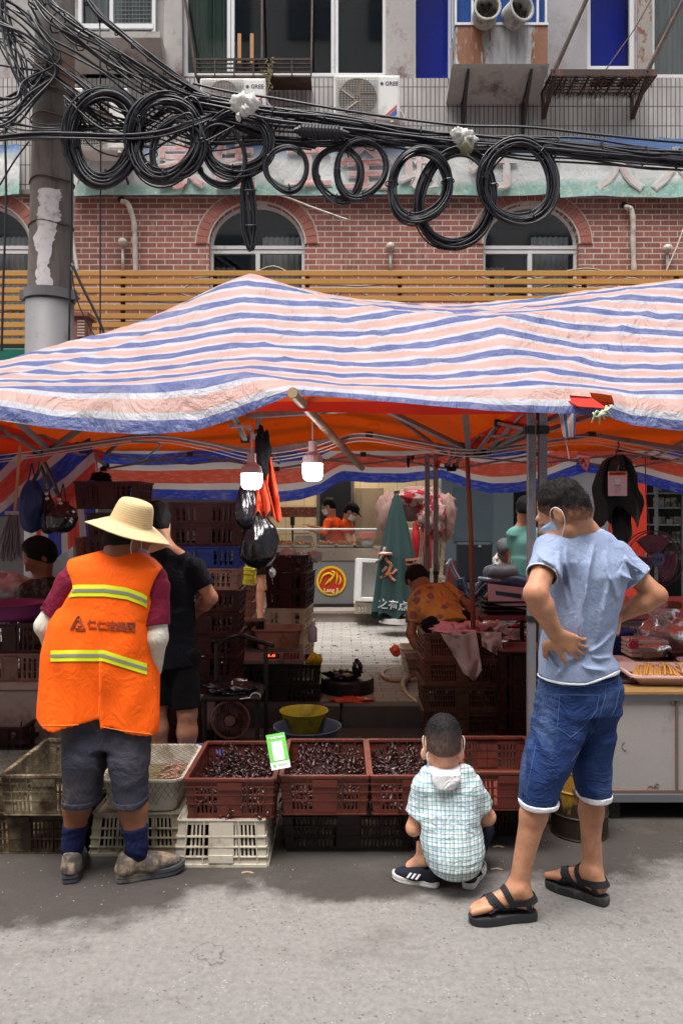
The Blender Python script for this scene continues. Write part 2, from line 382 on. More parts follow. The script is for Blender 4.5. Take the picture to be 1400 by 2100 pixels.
def hand_prims(w_, d, n, side, curl=(.5, .5, .5, .5), s=1., thumb=(.6, .7, .25), spread=.06):
 """w_ wrist, d towards the fingers, n out of the palm, side = direction of the thumb"""
 w_ = Vector(w_); d = Vector(d).normalized(); n = Vector(n); n = (n - d * n.dot(d)).normalized(); q = Vector(side); q = (q - d * q.dot(d) - n * q.dot(n)).normalized(); p = []
 offs = (.031, .011, -.010, -.029); lens = (.92, 1.05, .98, .78); kl = (.088, .092, .088, .080)
 for o_, l_, kx, cu in zip(offs, lens, kl, curl):
  K = w_ + d * kx * s + q * o_ * s - n * .004 * s
  p.append(cone(w_ + q * o_ * .55 * s + d * .01 * s, K, .0165 * s, .0135 * s, k=.012 * s, sq=(tuple(n), .85)))
  a = K; ang = cu * .55; dd = (d + q * (o_ / .03) * spread).normalized()
  for i, (sl, r0, r1) in enumerate(((.042, .0098, .0088), (.026, .0088, .0082), (.021, .0082, .0068))):
   v = dd * math.cos(ang) + n * math.sin(ang); b = a + v * sl * l_ * s; p.append(cone(a, b, r0 * .92 * s, r1 * .92 * s, k=.002 * s)); a = b; ang += cu
 t0 = w_ + d * .022 * s + q * .022 * s; tv = (d * thumb[0] + q * thumb[1] + n * thumb[2]).normalized(); t1 = t0 + tv * .042 * s; t2 = t1 + (tv * .9 + d * .35).normalized() * .032 * s; t3 = t2 + (tv * .75 + d * .5).normalized() * .024 * s
 p += [cone(t0, t1, .017 * s, .0125 * s, k=.012 * s), cone(t1, t2, .0118 * s, .0105 * s, k=.004), cone(t2, t3, .0105 * s, .008 * s, k=.003)]
 return p
def limb(a, b, r0, rm, r1, mid=.35, **k):
 a, b = Vector(a), Vector(b); m = a.lerp(b, mid); return [cone(a, m, r0, rm, **k), cone(m, b, rm, r1, **k)]
def foot_prims(ank, toe, s=1.):
 """ankle point and toe direction on the ground"""
 ank = Vector(ank); t = Vector(toe); t.z = 0; t.normalize(); q = Vector((t.y, -t.x, 0)); z0 = ank.z
 h = ank - t * .035 * s; h.z = z0 - .055 * s
 p = [cone(ank, h, .036 * s, .034 * s, k=.02), cone(ank + Vector((0, 0, -.02)) * s, ank + t * .11 * s + Vector((0, 0, -.055)) * s, .034 * s, .024 * s, k=.03), cone(h, ank + t * .13 * s + Vector((0, 0, -.062)) * s, .030 * s, .024 * s, k=.02, sq=((0, 0, 1), .8))]
 for i, (o_, l_, r_) in enumerate(((-.030, .182, .0135), (-.008, .182, .0105), (.010, .172, .010), (.025, .160, .0095), (.037, .146, .009))):
  a = ank + t * .115 * s + q * o_ * .9 * s; a.z = z0 - .064 * s; b = ank + t * l_ * s + q * o_ * 1.05 * s; b.z = z0 - .074 * s; p.append(cone(a, b, r_ * 1.15 * s, r_ * 1.05 * s, k=.003))
 return p
def skinm(name, c1, c2=None):
 if name in _mc: return _mc[name]
 n = NT(name); c2 = c2 or tuple(x * .8 for x in c1[:3]) + (1,); n.set(col=n.mix(n.math('MULTIPLY', n.step(n.noise(28, None, 5, .7), .45, .75), .35), n.mix(n.step(n.noise(7, None, 4), .3, .7), c1, c2), S(150, 84, 70)), rough=n.math('MULTIPLY_ADD', n.noise(40), .3, .35), spec=.35, sss=.05); n.b.inputs['Subsurface Radius'].default_value = (.02, .008, .004)
 n.bump(n.noise(55, None, 4), .25, .004); _mc[name] = n.m; return n.m
def hairm(name, c=(.010, .009, .010, 1), fade=None, fz=(.62, .25)):
 if name in _mc: return _mc[name]
 n = NT(name); n.set(col=(n.mix(n.math('MULTIPLY', n.step(n.math('MULTIPLY_ADD', n.math('SUBTRACT', n.noise(45, None, 3), .5), .35, n.n('SeparateXYZ', {0: n.tc.outputs['Generated']}).outputs[2]), *fz), 1.), c, fade) if fade else c), rough=.7, spec=.12); n.bump(n.noise(160, n.scalev(1, 1, .25), 2), .9, .004); _mc[name] = n.m; return n.m
def fabric(name, c, rough=.85, var=.08, weave=.12, tl=0, **k): return M(name, c, rough, var=var, vs=5, bump=weave, bs=260, spec=.2, tl=tl, wr=k.pop('wr', .55), **k)
# ================================================================ ground, kerb, pavement
def mat_asphalt():
 n = NT('asphalt'); o = n.tc.outputs['Object']
 big = n.noise(1.3, o, 6, .6); fine = n.noise(170, o, 2, .6); mid = n.noise(38, o, 4, .7)
 c = n.mix(big, (.19, .182, .172, 1), (.25, .238, .224, 1))
 c = n.mix(n.math('MULTIPLY', n.step(mid, .35, .7), .55), c, (.105, .10, .098, 1))
 vo = n.n('TexVoronoi', {'Scale': 75.}, feature='F1'); n.link(o, vo.inputs['Vector'])
 chip = n.math('MULTIPLY', n.step(vo.outputs['Distance'], .30, .18), n.step(n.noise(14, o, 3), .53, .62))
 c = n.mix(n.math('MULTIPLY', chip, .45), c, (.42, .41, .39, 1))
 vo2 = n.n('TexVoronoi', {'Scale': 42.}, feature='F1'); n.link(o, vo2.inputs['Vector'])
 pit = n.math('MULTIPLY', n.step(vo2.outputs['Distance'], .26, .12), n.step(n.noise(9, o, 3), .45, .6))
 c = n.mix(n.math('MULTIPLY', pit, .7), c, (.05, .046, .043, 1))
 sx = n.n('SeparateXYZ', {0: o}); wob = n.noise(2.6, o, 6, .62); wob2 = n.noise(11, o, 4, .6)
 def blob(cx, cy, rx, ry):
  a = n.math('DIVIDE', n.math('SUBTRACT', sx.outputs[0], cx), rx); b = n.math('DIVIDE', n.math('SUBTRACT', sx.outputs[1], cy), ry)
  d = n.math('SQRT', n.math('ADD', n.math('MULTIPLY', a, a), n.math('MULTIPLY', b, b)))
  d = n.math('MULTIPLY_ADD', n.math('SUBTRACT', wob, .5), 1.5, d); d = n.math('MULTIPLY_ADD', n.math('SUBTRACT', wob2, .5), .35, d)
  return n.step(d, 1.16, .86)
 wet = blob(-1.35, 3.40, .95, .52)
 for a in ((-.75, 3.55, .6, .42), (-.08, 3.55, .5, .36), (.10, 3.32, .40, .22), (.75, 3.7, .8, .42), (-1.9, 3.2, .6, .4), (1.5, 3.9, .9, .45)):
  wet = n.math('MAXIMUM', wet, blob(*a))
 far = n.step(sx.outputs[1], 3.55, 4.0); wet = n.math('MAXIMUM', wet, n.math('MULTIPLY', far, .9))  # shade under the canopy painted into the asphalt, joined to the wet stains
 wet_shade_col = n.mix(.88, c, (.036, .029, .025, 1)); c = n.mix(wet, c, wet_shade_col)
 vc = n.n('TexVoronoi', {'Scale': .8}, feature='DISTANCE_TO_EDGE'); wv = n.n('MixRGB' if 0 else 'VectorMath', {0: o}, operation='ADD'); nc = n.n('TexNoise', {'Scale': 3., 'Detail': 6.}); n.link(o, nc.inputs['Vector']); n.link(nc.outputs['Color'], wv.inputs[1]); n.link(wv.outputs[0], vc.inputs['Vector'])
 crk = n.math('MULTIPLY', n.step(vc.outputs['Distance'], .007, .002), n.step(n.noise(1.1, n.scalev(1, 1, 1, rot=(0, 0, 2)), 3), .50, .6)); c = n.mix(n.math('MULTIPLY', crk, .55), c, (.05, .045, .04, 1))
 pat = n.step(n.noise(2.1, n.scalev(1, 1.6, 1, rot=(0, 0, .5)), 7, .7), .54, .66); c = n.mix(n.math('MULTIPLY', pat, .38), c, (.10, .092, .085, 1))
 sc1 = n.step(n.noise(5, n.scalev(1, 4, 1), 6, .75), .66, .74); c = n.mix(n.math('MULTIPLY', sc1, .35), c, (.33, .32, .31, 1))
 h = n.math('ADD', n.math('MULTIPLY', fine, .5), mid); n.bump(h, .55, .006)
 n.set(col=c, spec=.2, rough=n.math('MULTIPLY_ADD', wet, -.12, .92)); return n.m
def mat_paving():
 n = NT('paving'); v = n.tc.outputs['Object']
 br = n.n('TexBrick', {'Scale': 1., 'Color1': (.34, .325, .30, 1), 'Color2': (.24, .23, .215, 1), 'Mortar': (.11, .10, .09, 1), 'Mortar Size': .005, 'Brick Width': .21, 'Row Height': .105, 'Bias': -.1})
 n.link(v, br.inputs['Vector'])
 c = n.mix(n.noise(30, v, 5), br.outputs[0], (.22, .21, .19, 1)); c = n.mix(n.math('MULTIPLY', n.step(n.noise(3, v, 8, .7), .42, .62), .5), br.outputs[0], c)
 c = n.mix(n.math('MULTIPLY', n.step(n.noise(26, n.scalev(1, 2.2, 1), 8, .8), .54, .66), .6), c, (.085, .07, .055, 1))
 c = n.mix(n.math('MULTIPLY', n.step(n.noise(17, n.scalev(1, 2.2, 1, rot=(0, 0, 1)), 8, .8), .6, .68), .5), c, (.36, .34, .31, 1))
 sx = n.n('SeparateXYZ', {0: v}); line = n.math('MULTIPLY', n.step(n.math('ABSOLUTE', n.math('SUBTRACT', sx.outputs[1], 7.2)), .045, .035), n.step(n.noise(14, v), .4, .52))
 c = n.mix(n.math('MULTIPLY', line, .8), c, (.5, .47, .42, 1))
 n.set(col=c, rough=.75, spec=.4); n.bump(br.outputs[1], -.4, .01); return n.m
KERB = 5.6
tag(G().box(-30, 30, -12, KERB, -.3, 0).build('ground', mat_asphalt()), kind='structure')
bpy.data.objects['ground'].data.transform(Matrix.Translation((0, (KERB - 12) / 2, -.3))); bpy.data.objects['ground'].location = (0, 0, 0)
def struct(name, g, m, **k): return tag(g.build(name, m, **k), kind='structure')
o_ = G().box(-30, 30, KERB + .14, 40, -.3, .15).build('pavement', mat_paving(), local=True); tag(o_, kind='structure')
kerbm = M('kerbstone', (.065, .06, .055, 1), .75, dirt=(.05, .045, .04, 1), var=.3)
g = G()
for i in range(-8, 9): g.box(i * .9 + .01, i * .9 + .89, KERB, KERB + .14, -.2, .158)
struct('kerb', g, kerbm, bevel=.008)
g = G().box(-12, 12, 9.93, 10.25, .0, .295)
for i in range(-12, 12): g.box(i * .8 + .008, i * .8 + .792, 9.90, 10.25, .26, .30)
struct('shop_step', g, M('step_stone', (.3, .25, .22, 1), .6, dirt=(.12, .1, .09, 1)), bevel=.006)
# ================================================================ apartment building over the shops
YF = 10.0
BLD = thing('apartment_building', 'old apartment block with brick arched windows, white tiles and shops under it', 'building', (0, YF, 0))
def mat_brick():
 n = NT('red_brick'); s_ = n.n('SeparateXYZ', {0: n.tc.outputs['Object']})
 v = n.n('CombineXYZ', {0: s_.outputs[0], 1: s_.outputs[2]}).outputs[0]
 br = n.n('TexBrick', {'Scale': 1., 'Color1': (.35, .13, .095, 1), 'Color2': (.21, .088, .07, 1), 'Mortar': (.58, .52, .47, 1), 'Mortar Size': .0065, 'Mortar Smooth': .1, 'Brick Width': .215, 'Row Height': .0715, 'Bias': -.15})
 n.link(v, br.inputs['Vector'])
 c = n.mix(n.math('MULTIPLY', n.step(n.noise(4, n.tc.outputs['Object'], 6), .4, .75), .35), br.outputs[0], (.16, .07, .055, 1))
 c = n.mix(n.math('MULTIPLY', n.step(n.noise(6, n.scalev(5, 1, .5), 5), .52, .75), .5), c, (.42, .36, .32, 1))
 n.set(col=c, rough=.8, spec=.3); n.bump(br.outputs[1], -.5, .008); return n.m
def mat_tile():
 n = NT('white_strip_tile'); s_ = n.n('SeparateXYZ', {0: n.tc.outputs['Object']})
 v = n.n('CombineXYZ', {0: s_.outputs[0], 1: s_.outputs[2]}).outputs[0]
 br = n.n('TexBrick', {'Scale': 1., 'Color1': (.50, .475, .465, 1), 'Color2': (.42, .40, .39, 1), 'Mortar': (.05, .045, .045, 1), 'Mortar Size': .0055, 'Mortar Smooth': .05, 'Brick Width': .057, 'Row Height': .25, 'Bias': 0.})
 br.offset = 0; n.link(v, br.inputs['Vector'])
 c = n.mix(n.math('MULTIPLY', n.step(n.noise(3, n.scalev(2.2, 1, .35), 7, .7), .45, .72), .6), br.outputs[0], (.19, .165, .15, 1))
 c = n.mix(n.math('MULTIPLY', n.step(n.noise(3, n.scalev(4, 1, .25), 7, .7), .66, .76), .7), c, (.20, .11, .06, 1))
 n.set(col=c, rough=.35, spec=.4); n.bump(br.outputs[1], -.4, .006); return n.m
brickm, tilem = mat_brick(), mat_tile()
concrete = M('stained_concrete', (.36, .34, .325, 1), .85, var=.25, dirt=(.15, .1, .095, 1), ds=3, bump=.3)
greywall = M('grey_render', (.36, .345, .365, 1), .85, var=.1, dirt=(.24, .225, .23, 1), ds=2)
white_al = M('white_window_frame', (.62, .62, .63, 1), .45, var=.08, dirt=(.3, .28, .26, 1), dt=(.6, .75))
dark_al = M('dark_metal', (.035, .03, .03, 1), .55, metal=.2, dirt=(.08, .04, .025, 1))
def glassm(name, tint, refl=.16, rough=.04):
 if name in _mc: return _mc[name]
 n = NT(name); tr = n.n('BsdfTransparent', {0: tint}); gl = n.n('BsdfGlossy', {0: (.85, .9, .95, 1), 'Roughness': rough})
 fr = n.n('LayerWeight', {0: .35}); f = n.math('MULTIPLY_ADD', fr.outputs[0], .5, refl, clamp=True)
 mx = n.n('MixShader', {0: f, 1: tr.outputs[0], 2: gl.outputs[0]}); n.link(mx.outputs[0], n.out.inputs[0]); _mc[name] = n.m; return n.m
glass = glassm('window_glass', (.84, .88, .88, 1), .16)
glassb = glassm('blue_glass', (.35, .45, .9, 1), .06, .1)
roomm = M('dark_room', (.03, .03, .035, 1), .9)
W0, W1 = -9.0, 9.0
ZB0, ZB1 = 3.35, 5.60          # brick band
zs = ZZ(500, YF); aw = .61     # arch spring line and half width
cents = [XX(p, YF) for p in (-598, -35, 527, 1088, 1650)]
g = G()
def wallface(g, y0, x0, x1, z0, z1, t=.25): g.box(x0, x1, y0, y0 + t, z0, z1)
xs = W0
for cx in cents:
 wallface(g, YF, xs, cx - aw, ZB0, ZB1); xs = cx + aw
 wallface(g, YF, cx - aw, cx + aw, ZB0, 3.55)
 N = 20; arc = [(cx - aw * math.cos(math.pi * i / N), zs + aw * .86 * math.sin(math.pi * i / N)) for i in range(N + 1)]
 for (xa, za), (xb, zb) in zip(arc[:-1], arc[1:]):
  g.add([(xa, YF, za), (xb, YF, zb), (xb, YF, ZB1), (xa, YF, ZB1), (xa, YF+.25, za), (xb, YF+.25, zb), (xb, YF+.25, ZB1), (xa, YF+.25, ZB1)],
              [(0,1,2,3), (7,6,5,4), (0,4,5,1)])
wallface(g, YF, xs, W1, ZB0, ZB1)
g.build('brick_wall', brickm, BLD)
# brick voussoirs round the arches
vb = M('arch_brick', (.34, .12, .09, 1), .8, var=.35, vs=3)
mort = M('mortar', (.48, .43, .38, 1), .9)
for cx in cents:
 g = G(); gm = G(); N = 21
 for i in range(N):
  for (ra, rb) in ((0.025, .165),):
   a0 = math.pi * (i + .06) / N; a1 = math.pi * (i + .94) / N
   def q(a, r): return (cx - (aw + r) * math.cos(a), zs + (aw * .86 + r) * math.sin(a))
   p4 = [q(a0, ra), q(a1, ra), q(a1, rb), q(a0, rb)]
   g.prism(p4[::-1], lambda u, v, w_: (u, YF - .018 + w_, v), .02)
 for i in range(N):
  a0, a1 = math.pi * i / N, math.pi * (i + 1) / N; p4 = [q(a0, 0), q(a1, 0), q(a1, .185), q(a0, .185)]
  gm.prism(p4[::-1], lambda u, v, w_: (u, YF - .010 + w_, v), .012)
 a_ = g.build('brick_arch', vb, BLD); gm.build('mortar_bed', mort, a_)
# arched windows
curt = M('grey_curtain', (.74, .78, .80, 1), .9, var=.3, vs=3, sx=(8, 1, .3))
for k, cx in enumerate(cents):
 fr = G(); y = YF + .1; t = .05
 pts = [(cx - (aw - .02) * math.cos(math.pi * i / 20), y, zs + (aw * .86 - .02) * math.sin(math.pi * i / 20)) for i in range(21)]
 fr.tube([(cx - aw + .02, y, 3.55)] + pts + [(cx + aw - .02, y, 3.55)], .028, 4)
 fr.box(cx - aw, cx + aw, y - .03, y + .03, zs - .045, zs + .0); fr.box(cx - aw, cx + aw, y - .022, y + .03, zs - .1, zs - .055)
 fr.box(cx - .025, cx + .03, y - .027, y + .025, 3.55, zs - .1)
 wd = fr.build('window', white_al, BLD)
 G().add([(cx - aw, y + .012, 3.55), (cx + aw, y + .012, 3.55), (cx + aw, y + .012, zs + aw * .9), (cx - aw, y + .012, zs + aw * .9)], [(0, 1, 2, 3)]).build('pane', glass, wd)
 cg = G(); cg.grid(40, 2, lambda u, v: (cx + .05 + u * .5, y + .12 + .02 * math.sin(u * 45), 3.55 + v * 1.6)); cg.grid(16, 2, lambda u, v: (cx - .6 + u * .3, y + .12 + .02 * math.sin(u * 25), 3.55 + v * 1.2))
 cg.build('curtain', curt, wd)
# ledge between brick and tiles, tiled band, upper storey
g = G(); g.box(W0, W1, YF - .06, YF + .3, ZB1 - .005, ZB1 + .07); g.build('ledge', M('ledge_concrete', (.16, .15, .145, 1), .9, dirt=(.06, .06, .055, 1)), BLD, bevel=.01)
g = G().box(W0, W1, YF + .003, YF + .25, ZB1 + .07, ZZ(160, YF)); g.build('tiled_wall', tilem, BLD)
ZU0, ZU1 = ZZ(160, YF), 10.2
# window openings of the upper storey (pixel columns of the photograph at the facade's distance)
ops = [(-420, -130, 'w'), (165, 322, 'w'), (376, 792, 'b'), (848, 925, 'u'), (930, 1122, 'k'), (1203, 1303, 'u2'), (1337, 1560, 'g'), (1700, 1900, 'w')]
g = G(); gg = G(); px = -740
for a, b, kd in ops:
 (gg if a in (1203, 930) else g).box(XX(px, YF), XX(a, YF), YF + .002, YF + .25, ZU0, ZU1); px = b
g.box(XX(px, YF), W1 - .3, YF + .002, YF + .25, ZU0, ZU1)
for a, b, kd in ops: g.box(XX(a, YF), XX(b, YF), YF + .001, YF + .25, 8.95, ZU1 - .001)
g.build('upper_wall', concrete, BLD); gg.build('upper_wall', greywall, BLD)
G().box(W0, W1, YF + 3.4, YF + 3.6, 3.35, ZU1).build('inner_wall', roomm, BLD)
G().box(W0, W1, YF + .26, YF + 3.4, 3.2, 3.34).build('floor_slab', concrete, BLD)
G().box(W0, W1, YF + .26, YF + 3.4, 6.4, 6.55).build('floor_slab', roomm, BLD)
G().box(W0 - .2, W1 + .2, YF - .05, YF + 3.7, ZU1, ZU1 + .3).build('roof', concrete, BLD)
for xx_ in (W0, W1 - .25): G().box(xx_, xx_ + .249, YF + .26, YF + 3.59, .3, ZU1 - .003).build('side_wall', concrete, BLD)
greenc = M('green_curtain', (.05, .13, .075, 1), .9, var=.4, vs=3, sx=(9, 1, .3))
whitec = M('pale_curtain', (.4, .42, .42, 1), .9, var=.3, vs=3, sx=(9, 1, .3))
def window(a, b, z0, z1, bars, pane, y=YF + .08, fw=.045, curtain=None, frame=white_al):
 x0, x1 = XX(a, YF), XX(b, YF); fr = G()
 for x_ in (x0, x1 - fw): fr.box(x_, x_ + fw, y - .03, y + .04, z0, z1)
 fr.box(x0 + fw, x1 - fw, y - .027, y + .04, z0, z0 + fw); fr.box(x0 + fw, x1 - fw, y - .027, y + .04, z1 - fw, z1)
 for bp in bars: fr.box(XX(bp, YF) - .022, XX(bp, YF) + .022, y - .024, y + .03, z0 + fw, z1 - fw)
 wd = fr.build('window', frame, BLD, bevel=.004)
 G().add([(x0, y + .01, z0), (x1, y + .01, z0), (x1, y + .01, z1), (x0, y + .01, z1)], [(0, 1, 2, 3)]).build('pane', pane, wd)
 if curtain:
  for (ca, cb, cm) in curtain:
   X0, X1 = XX(ca, YF), XX(cb, YF)
   G().grid(50, 1, lambda u, v: (X0 + u * (X1 - X0), y + .14 + .025 * math.sin(u * 50 + n1(u * 9) * 3), z0 + v * (z1 - z0))).build('curtain', cm, wd)
 return wd
for a, b in ((-420, -130), (1700, 1900)): window(a, b, ZU0 + .35, 8.94, [(a + b) / 2], glass, curtain=[(a, b, whitec)])
# left bay window with its box ledge
wd = window(165, 322, ZZ(105, YF), 8.94, [232], glass, y=YF - .05, curtain=[(170, 316, whitec)])
g = G(); y = YF - .09; x0, x1 = XX(170, YF), XX(318, YF)
g.box(x0, x1, y, y + .03, ZZ(62, YF) - .03, ZZ(62, YF) + .03)
for i in range(12): xx = XX(236 + i * 7.4, YF); g.box(xx - .004, xx + .004, y + .07, y + .08, ZZ(60, YF), 8.94)
for i in range(14): zz = ZZ(58 - i * 8.5, YF); g.box(XX(236, YF), XX(320, YF), y + .062, y + .069, zz - .004, zz + .004)
g.build('security_bars', white_al, wd)
g = G()
v8 = [(XX(150, YF), YF - .42, ZZ(106, YF)), (XX(345, YF), YF - .42, ZZ(106, YF)), (XX(340, YF), YF, ZZ(106, YF)), (XX(150, YF), YF, ZZ(106, YF)),
      (XX(150, YF), YF - .42, ZZ(118, YF)), (XX(345, YF), YF - .42, ZZ(118, YF)), (XX(340, YF), YF, ZZ(152, YF)), (XX(150, YF), YF, ZZ(152, YF))]
g.add(v8, [(0,1,2,3),(7,6,5,4),(0,4,5,1),(1,5,6,2),(2,6,7,3),(3,7,4,0)]); g.build('bay_ledge', concrete, BLD)
g = G()
for ztop, px_ in ((0, 348),):
 g.box(XX(338, YF), XX(376, YF), YF - .06, YF, ZU0 + .002, 8.94)
g.build('pilaster', concrete, BLD, bevel=.01)
window(376, 792, ZZ(152, YF), 8.94, [468, 476, 682, 690], glass, curtain=[(380, 470, greenc), (433, 474, whitec)])
window(848, 925, ZZ(162, YF), 8.94, [], glassb, fw=.03)
window(1203, 1303, ZZ(140, YF), 8.94, [], glassb, fw=.06)
window(1337, 1560, ZZ(155, YF), 8.94, [1450], glass, curtain=[(1340, 1556, whitec)])
g = G(); y = YF + .35
for a, b in ((848, 925), (1203, 1303)): G().box(XX(a, YF), XX(b, YF), y, y + .02, ZU0, 8.9).build('blue_blind', M('blue_blind', (.03, .09, .55, 1), .5), BLD)
# broken brick pier right of the second blue window
G().box(XX(1306, YF), XX(1334, YF), YF - .02, YF, ZU0, 8.94).build('pier', M('peeling_pier', (.3, .27, .25, 1), .9, dirt=(.2, .09, .06, 1), ds=7, dt=(.5, .56), bump=.8, bs=25), BLD)
# protruding rusty kitchen box
def mat_rustbox():
 n = NT('rusted_sheet'); o = n.tc.outputs['Object']; s_ = n.n('SeparateXYZ', {0: o})
 x = n.math('MULTIPLY_ADD', n.math('SUBTRACT', n.noise(7, n.scalev(2, 1, .5), 6), .5), .45, s_.outputs[0])
 m1 = n.step(n.math('ABSOLUTE', n.math('SUBTRACT', x, XX(955, YF) - XX(1027, YF))), .17, .15); m2 = n.step(n.math('ABSOLUTE', n.math('SUBTRACT', x, XX(1092, YF) - XX(1027, YF))), .13, .11)
 m = n.math('MAXIMUM', m1, m2); m = n.math('MULTIPLY', m, n.step(n.noise(9, n.scalev(3, 1, .6), 6), .25, .4))
 base = n.mix(n.step(n.noise(5, n.scalev(3, 1, .4), 6), .4, .7), (.42, .42, .43, 1), (.2, .18, .17, 1))
 rust = n.mix(n.noise(20, o, 5), (.28, .10, .035, 1), (.12, .045, .02, 1))
 n.set(col=n.mix(m, base, rust), rough=.6, metal=.0); n.bump(n.noise(25, o), .3, .01); return n.m
bx = thing('kitchen_bay', 'rust streaked metal kitchen bay with two exhaust fans jutting from the upper wall', 'bay', (XX(1027, YF), YF - .3, ZZ(160, YF)))
X0, X1 = XX(934, YF - .5), XX(1122, YF - .5); zt, zb = ZZ(52, YF - .5), ZZ(133, YF - .5)
G().box(X0, X1, YF - .5, YF, zb, zt).build('panel', mat_rustbox(), bx)
g = G(); g.add([(X0 - .03, YF - .52, zb), (X1 + .02, YF - .52, zb), (X1 + .02, YF, zb), (X0 - .03, YF, zb), (X0 - .05, YF - .5, zb - .03), (X1, YF - .5, zb - .03), (X1, YF, zb - .22), (X0 - .05, YF, zb - .22)],
      [(0,1,2,3),(7,6,5,4),(0,4,5,1),(1,5,6,2),(2,6,7,3),(3,7,4,0)]); g.build('base_slab', concrete, bx)
g = G()
for px_ in (955, 1082):
 g = G(); x = XX(px_, YF - .3); g.bar((x, YF - .45, zb - .05), (x, YF - .01, zb - .58), .035); g.bar((x, YF - .02, zb - .15), (x, YF - .02, zb - .6), .04); g.bar((x, YF - .48, zb - .035), (x, YF, zb - .21), .03); g.build('bracket', dark_al, bx)
g = G()
for a in (934, 968, 1048, 1102, 1119): g.box(XX(a, YF - .5) - .012, XX(a, YF - .5) + .012, YF - .505, YF - .47, zt, 8.9)
g.box(X0 - .01, X1 + .01, YF - .51, YF - .46, 8.0, 8.03); g.box(X0 - .01, X1 + .01, YF - .512, YF - .46, zt, zt + .03)
for y_ in (YF - .25, YF - .03): g.box(X0 - .01, X0 + .02, y_, y_ + .03, zt, 8.9)
g.build('frame', white_al, bx)
G().box(X0 + .01, X1 - .01, YF - .47, YF - .46, zt + .03, 8.9).box(X0 + .005, X0 + .012, YF - .46, YF, zt + .03, 8.9).build('pane', M('blue_pane', (.02, .06, .22, 1), .15), bx)
for px_, ov in ((995, 0), (1058, 1)):
 c = P(px_, 27, YF - .6); rot = Matrix.Rotation(R(90), 3, 'X') @ Matrix.Rotation(R(20 if ov else 0), 3, 'Y')
 f = G().lathe([(.15, -.1), (.15, .12), (.165, .12), (.165, .13), (.135, .13), (.135, -.08), (.02, -.08)], c, 28, rot).build('exhaust_fan', M('pale_duct', (.42, .41, .39, 1), .5, dirt=(.12, .1, .08, 1)), bx, smooth=True, bevel=.003)
 g = G()
 for k in range(6): g.obox(c + rot @ Vector((math.cos(k*1.047) * .065, math.sin(k*1.047) * .065, .02)), (.1, .05, .006), rot @ Matrix.Rotation(k * 1.047, 3, 'Z') @ Matrix.Rotation(.5, 3, 'X'))
 g.ball(c, .03, 8); g.build('fan_blades', dark_al, f)
# ---- things hung on the facade
rust_d = M('rusty_dark_iron', (.045, .03, .025, 1), .75, dirt=(.12, .05, .03, 1))
YS = YF - .45
t = thing('balcony_rack', 'sagging black iron shelf rack on struts under the right blue window', 'rack', (XX(1235, YS), YS, ZZ(170, YS)))
g = G(); xa, xb = XX(1128, YS), XX(1345, YS); z = ZZ(148, YS)
for k in range(7): g.box(xa, xb, YS + k * .07, YS + k * .07 + .03, z - .02, z + .0)
for k in range(9): x = xa + (xb - xa) * k / 8; g.box(x - .01, x + .01, YS, YF, z - .045, z - .021)
for k in range(60): x = random.uniform(xa, xb); g.tube([(x, YS + random.random() * .4, z - .03), (x + random.uniform(-.05, .05), YS + random.random() * .4, z - .06 - random.random() * .09)], .006, 4)
g.box(xa, xb, YS - .012, YS, z - .05, z + .03); g.build('shelf', rust_d, t)
for a, b, c_ in ((1135, 1228, 0), (1325, 1430, 1)):
 g = G(); x = XX(a, YS); g.bar((x, YS, z), P(b, -60, YF), .04); g.build('strut', rust_d, t)
 g = G(); g.bar((x + .02, YS, z - .03), (x - .02, YF - .02, ZZ(245, YF)), .045); g.bar((x - .02, YF - .02, ZZ(245, YF)), (x - .02, YF - .02, z), .035); g.build('bracket', rust_d, t)
tag(G().tube([P(1240, 145, YS), P(1300, 60, YF - .2), P(1345, -20, YF - .1)], .008, 5).build('stay_wire', rust_d), 'thin stay wire rising from the iron shelf rack past the blue window', 'wire')
g = G(); g.box(XX(1222, YS), XX(1272, YS), YS + .1, YS + .3, z, z + .05); g.box(XX(1280, YS), XX(1315, YS), YS + .12, YS + .3, z, z + .06)
tag(g.build('foam_sheet', M('foam', (.7, .7, .68, 1), .8)), 'white foam lid lying on the iron shelf rack under the blue window', 'lid')
# window rack with slats
t = thing('window_rack', 'rusty slatted window rack hung on thin rods below the green curtain', 'rack', (XX(520, YF - .3), YF - .3, ZZ(150, YF)))
g = G(); xa, xb = XX(402, YF - .3), XX(638, YF - .3); zt_, zb_ = ZZ(122, YF - .3), ZZ(157, YF - .3)
for k in range(5): zz = zt_ + (zb_ - zt_) * k / 4; g.box(xa, xb, YF - .31, YF - .29, zz - (.012 if k in (0, 4) else .006), zz + (.012 if k in (0, 4) else .006))
for k in range(7): x = xa + (xb - xa) * k / 6; g.bar((x, YF - .32, zb_), (x, YF - .32, zt_), .016)
g.box(xa, xb, YF - .29, YF, zb_ - .01, zb_); g.build('basket', rust_d, t)
for a, b in ((402, 372), (537, 537), (638, 641)):
 g = G(); g.bar(P(a, 157 if a == 402 else 150, YF - .3), P(b, -60, YF - .05), .022); g.build('hanger_rod', rust_d, t)
g = G()
for a in (495, 520): g.box(XX(a, YF) - .022, XX(a, YF) + .022, YF - .2, YF - .17, ZZ(150, YF), ZZ(88, YF))
tag(g.build('wooden_batten', M('raw_wood', (.42, .22, .1, 1), .7, var=.3, sx=(6, 6, 1))), 'pair of raw wooden battens standing in the window rack', 'batten')
g = G(); c = P(551, 140, YF - .36)
for k in range(60):
 a = P(551 + random.gauss(0, 4), 118 + random.random() * 70, YF - .36); g.obox(a, (.03, .004, .02), Matrix.Rotation(random.random() * 6, 3, 'Y'))
g.tube(crom([P(550, 118, YF - .35), P(553, 150, YF - .36), P(548, 190, YF - .36)], 6), .005, 4)
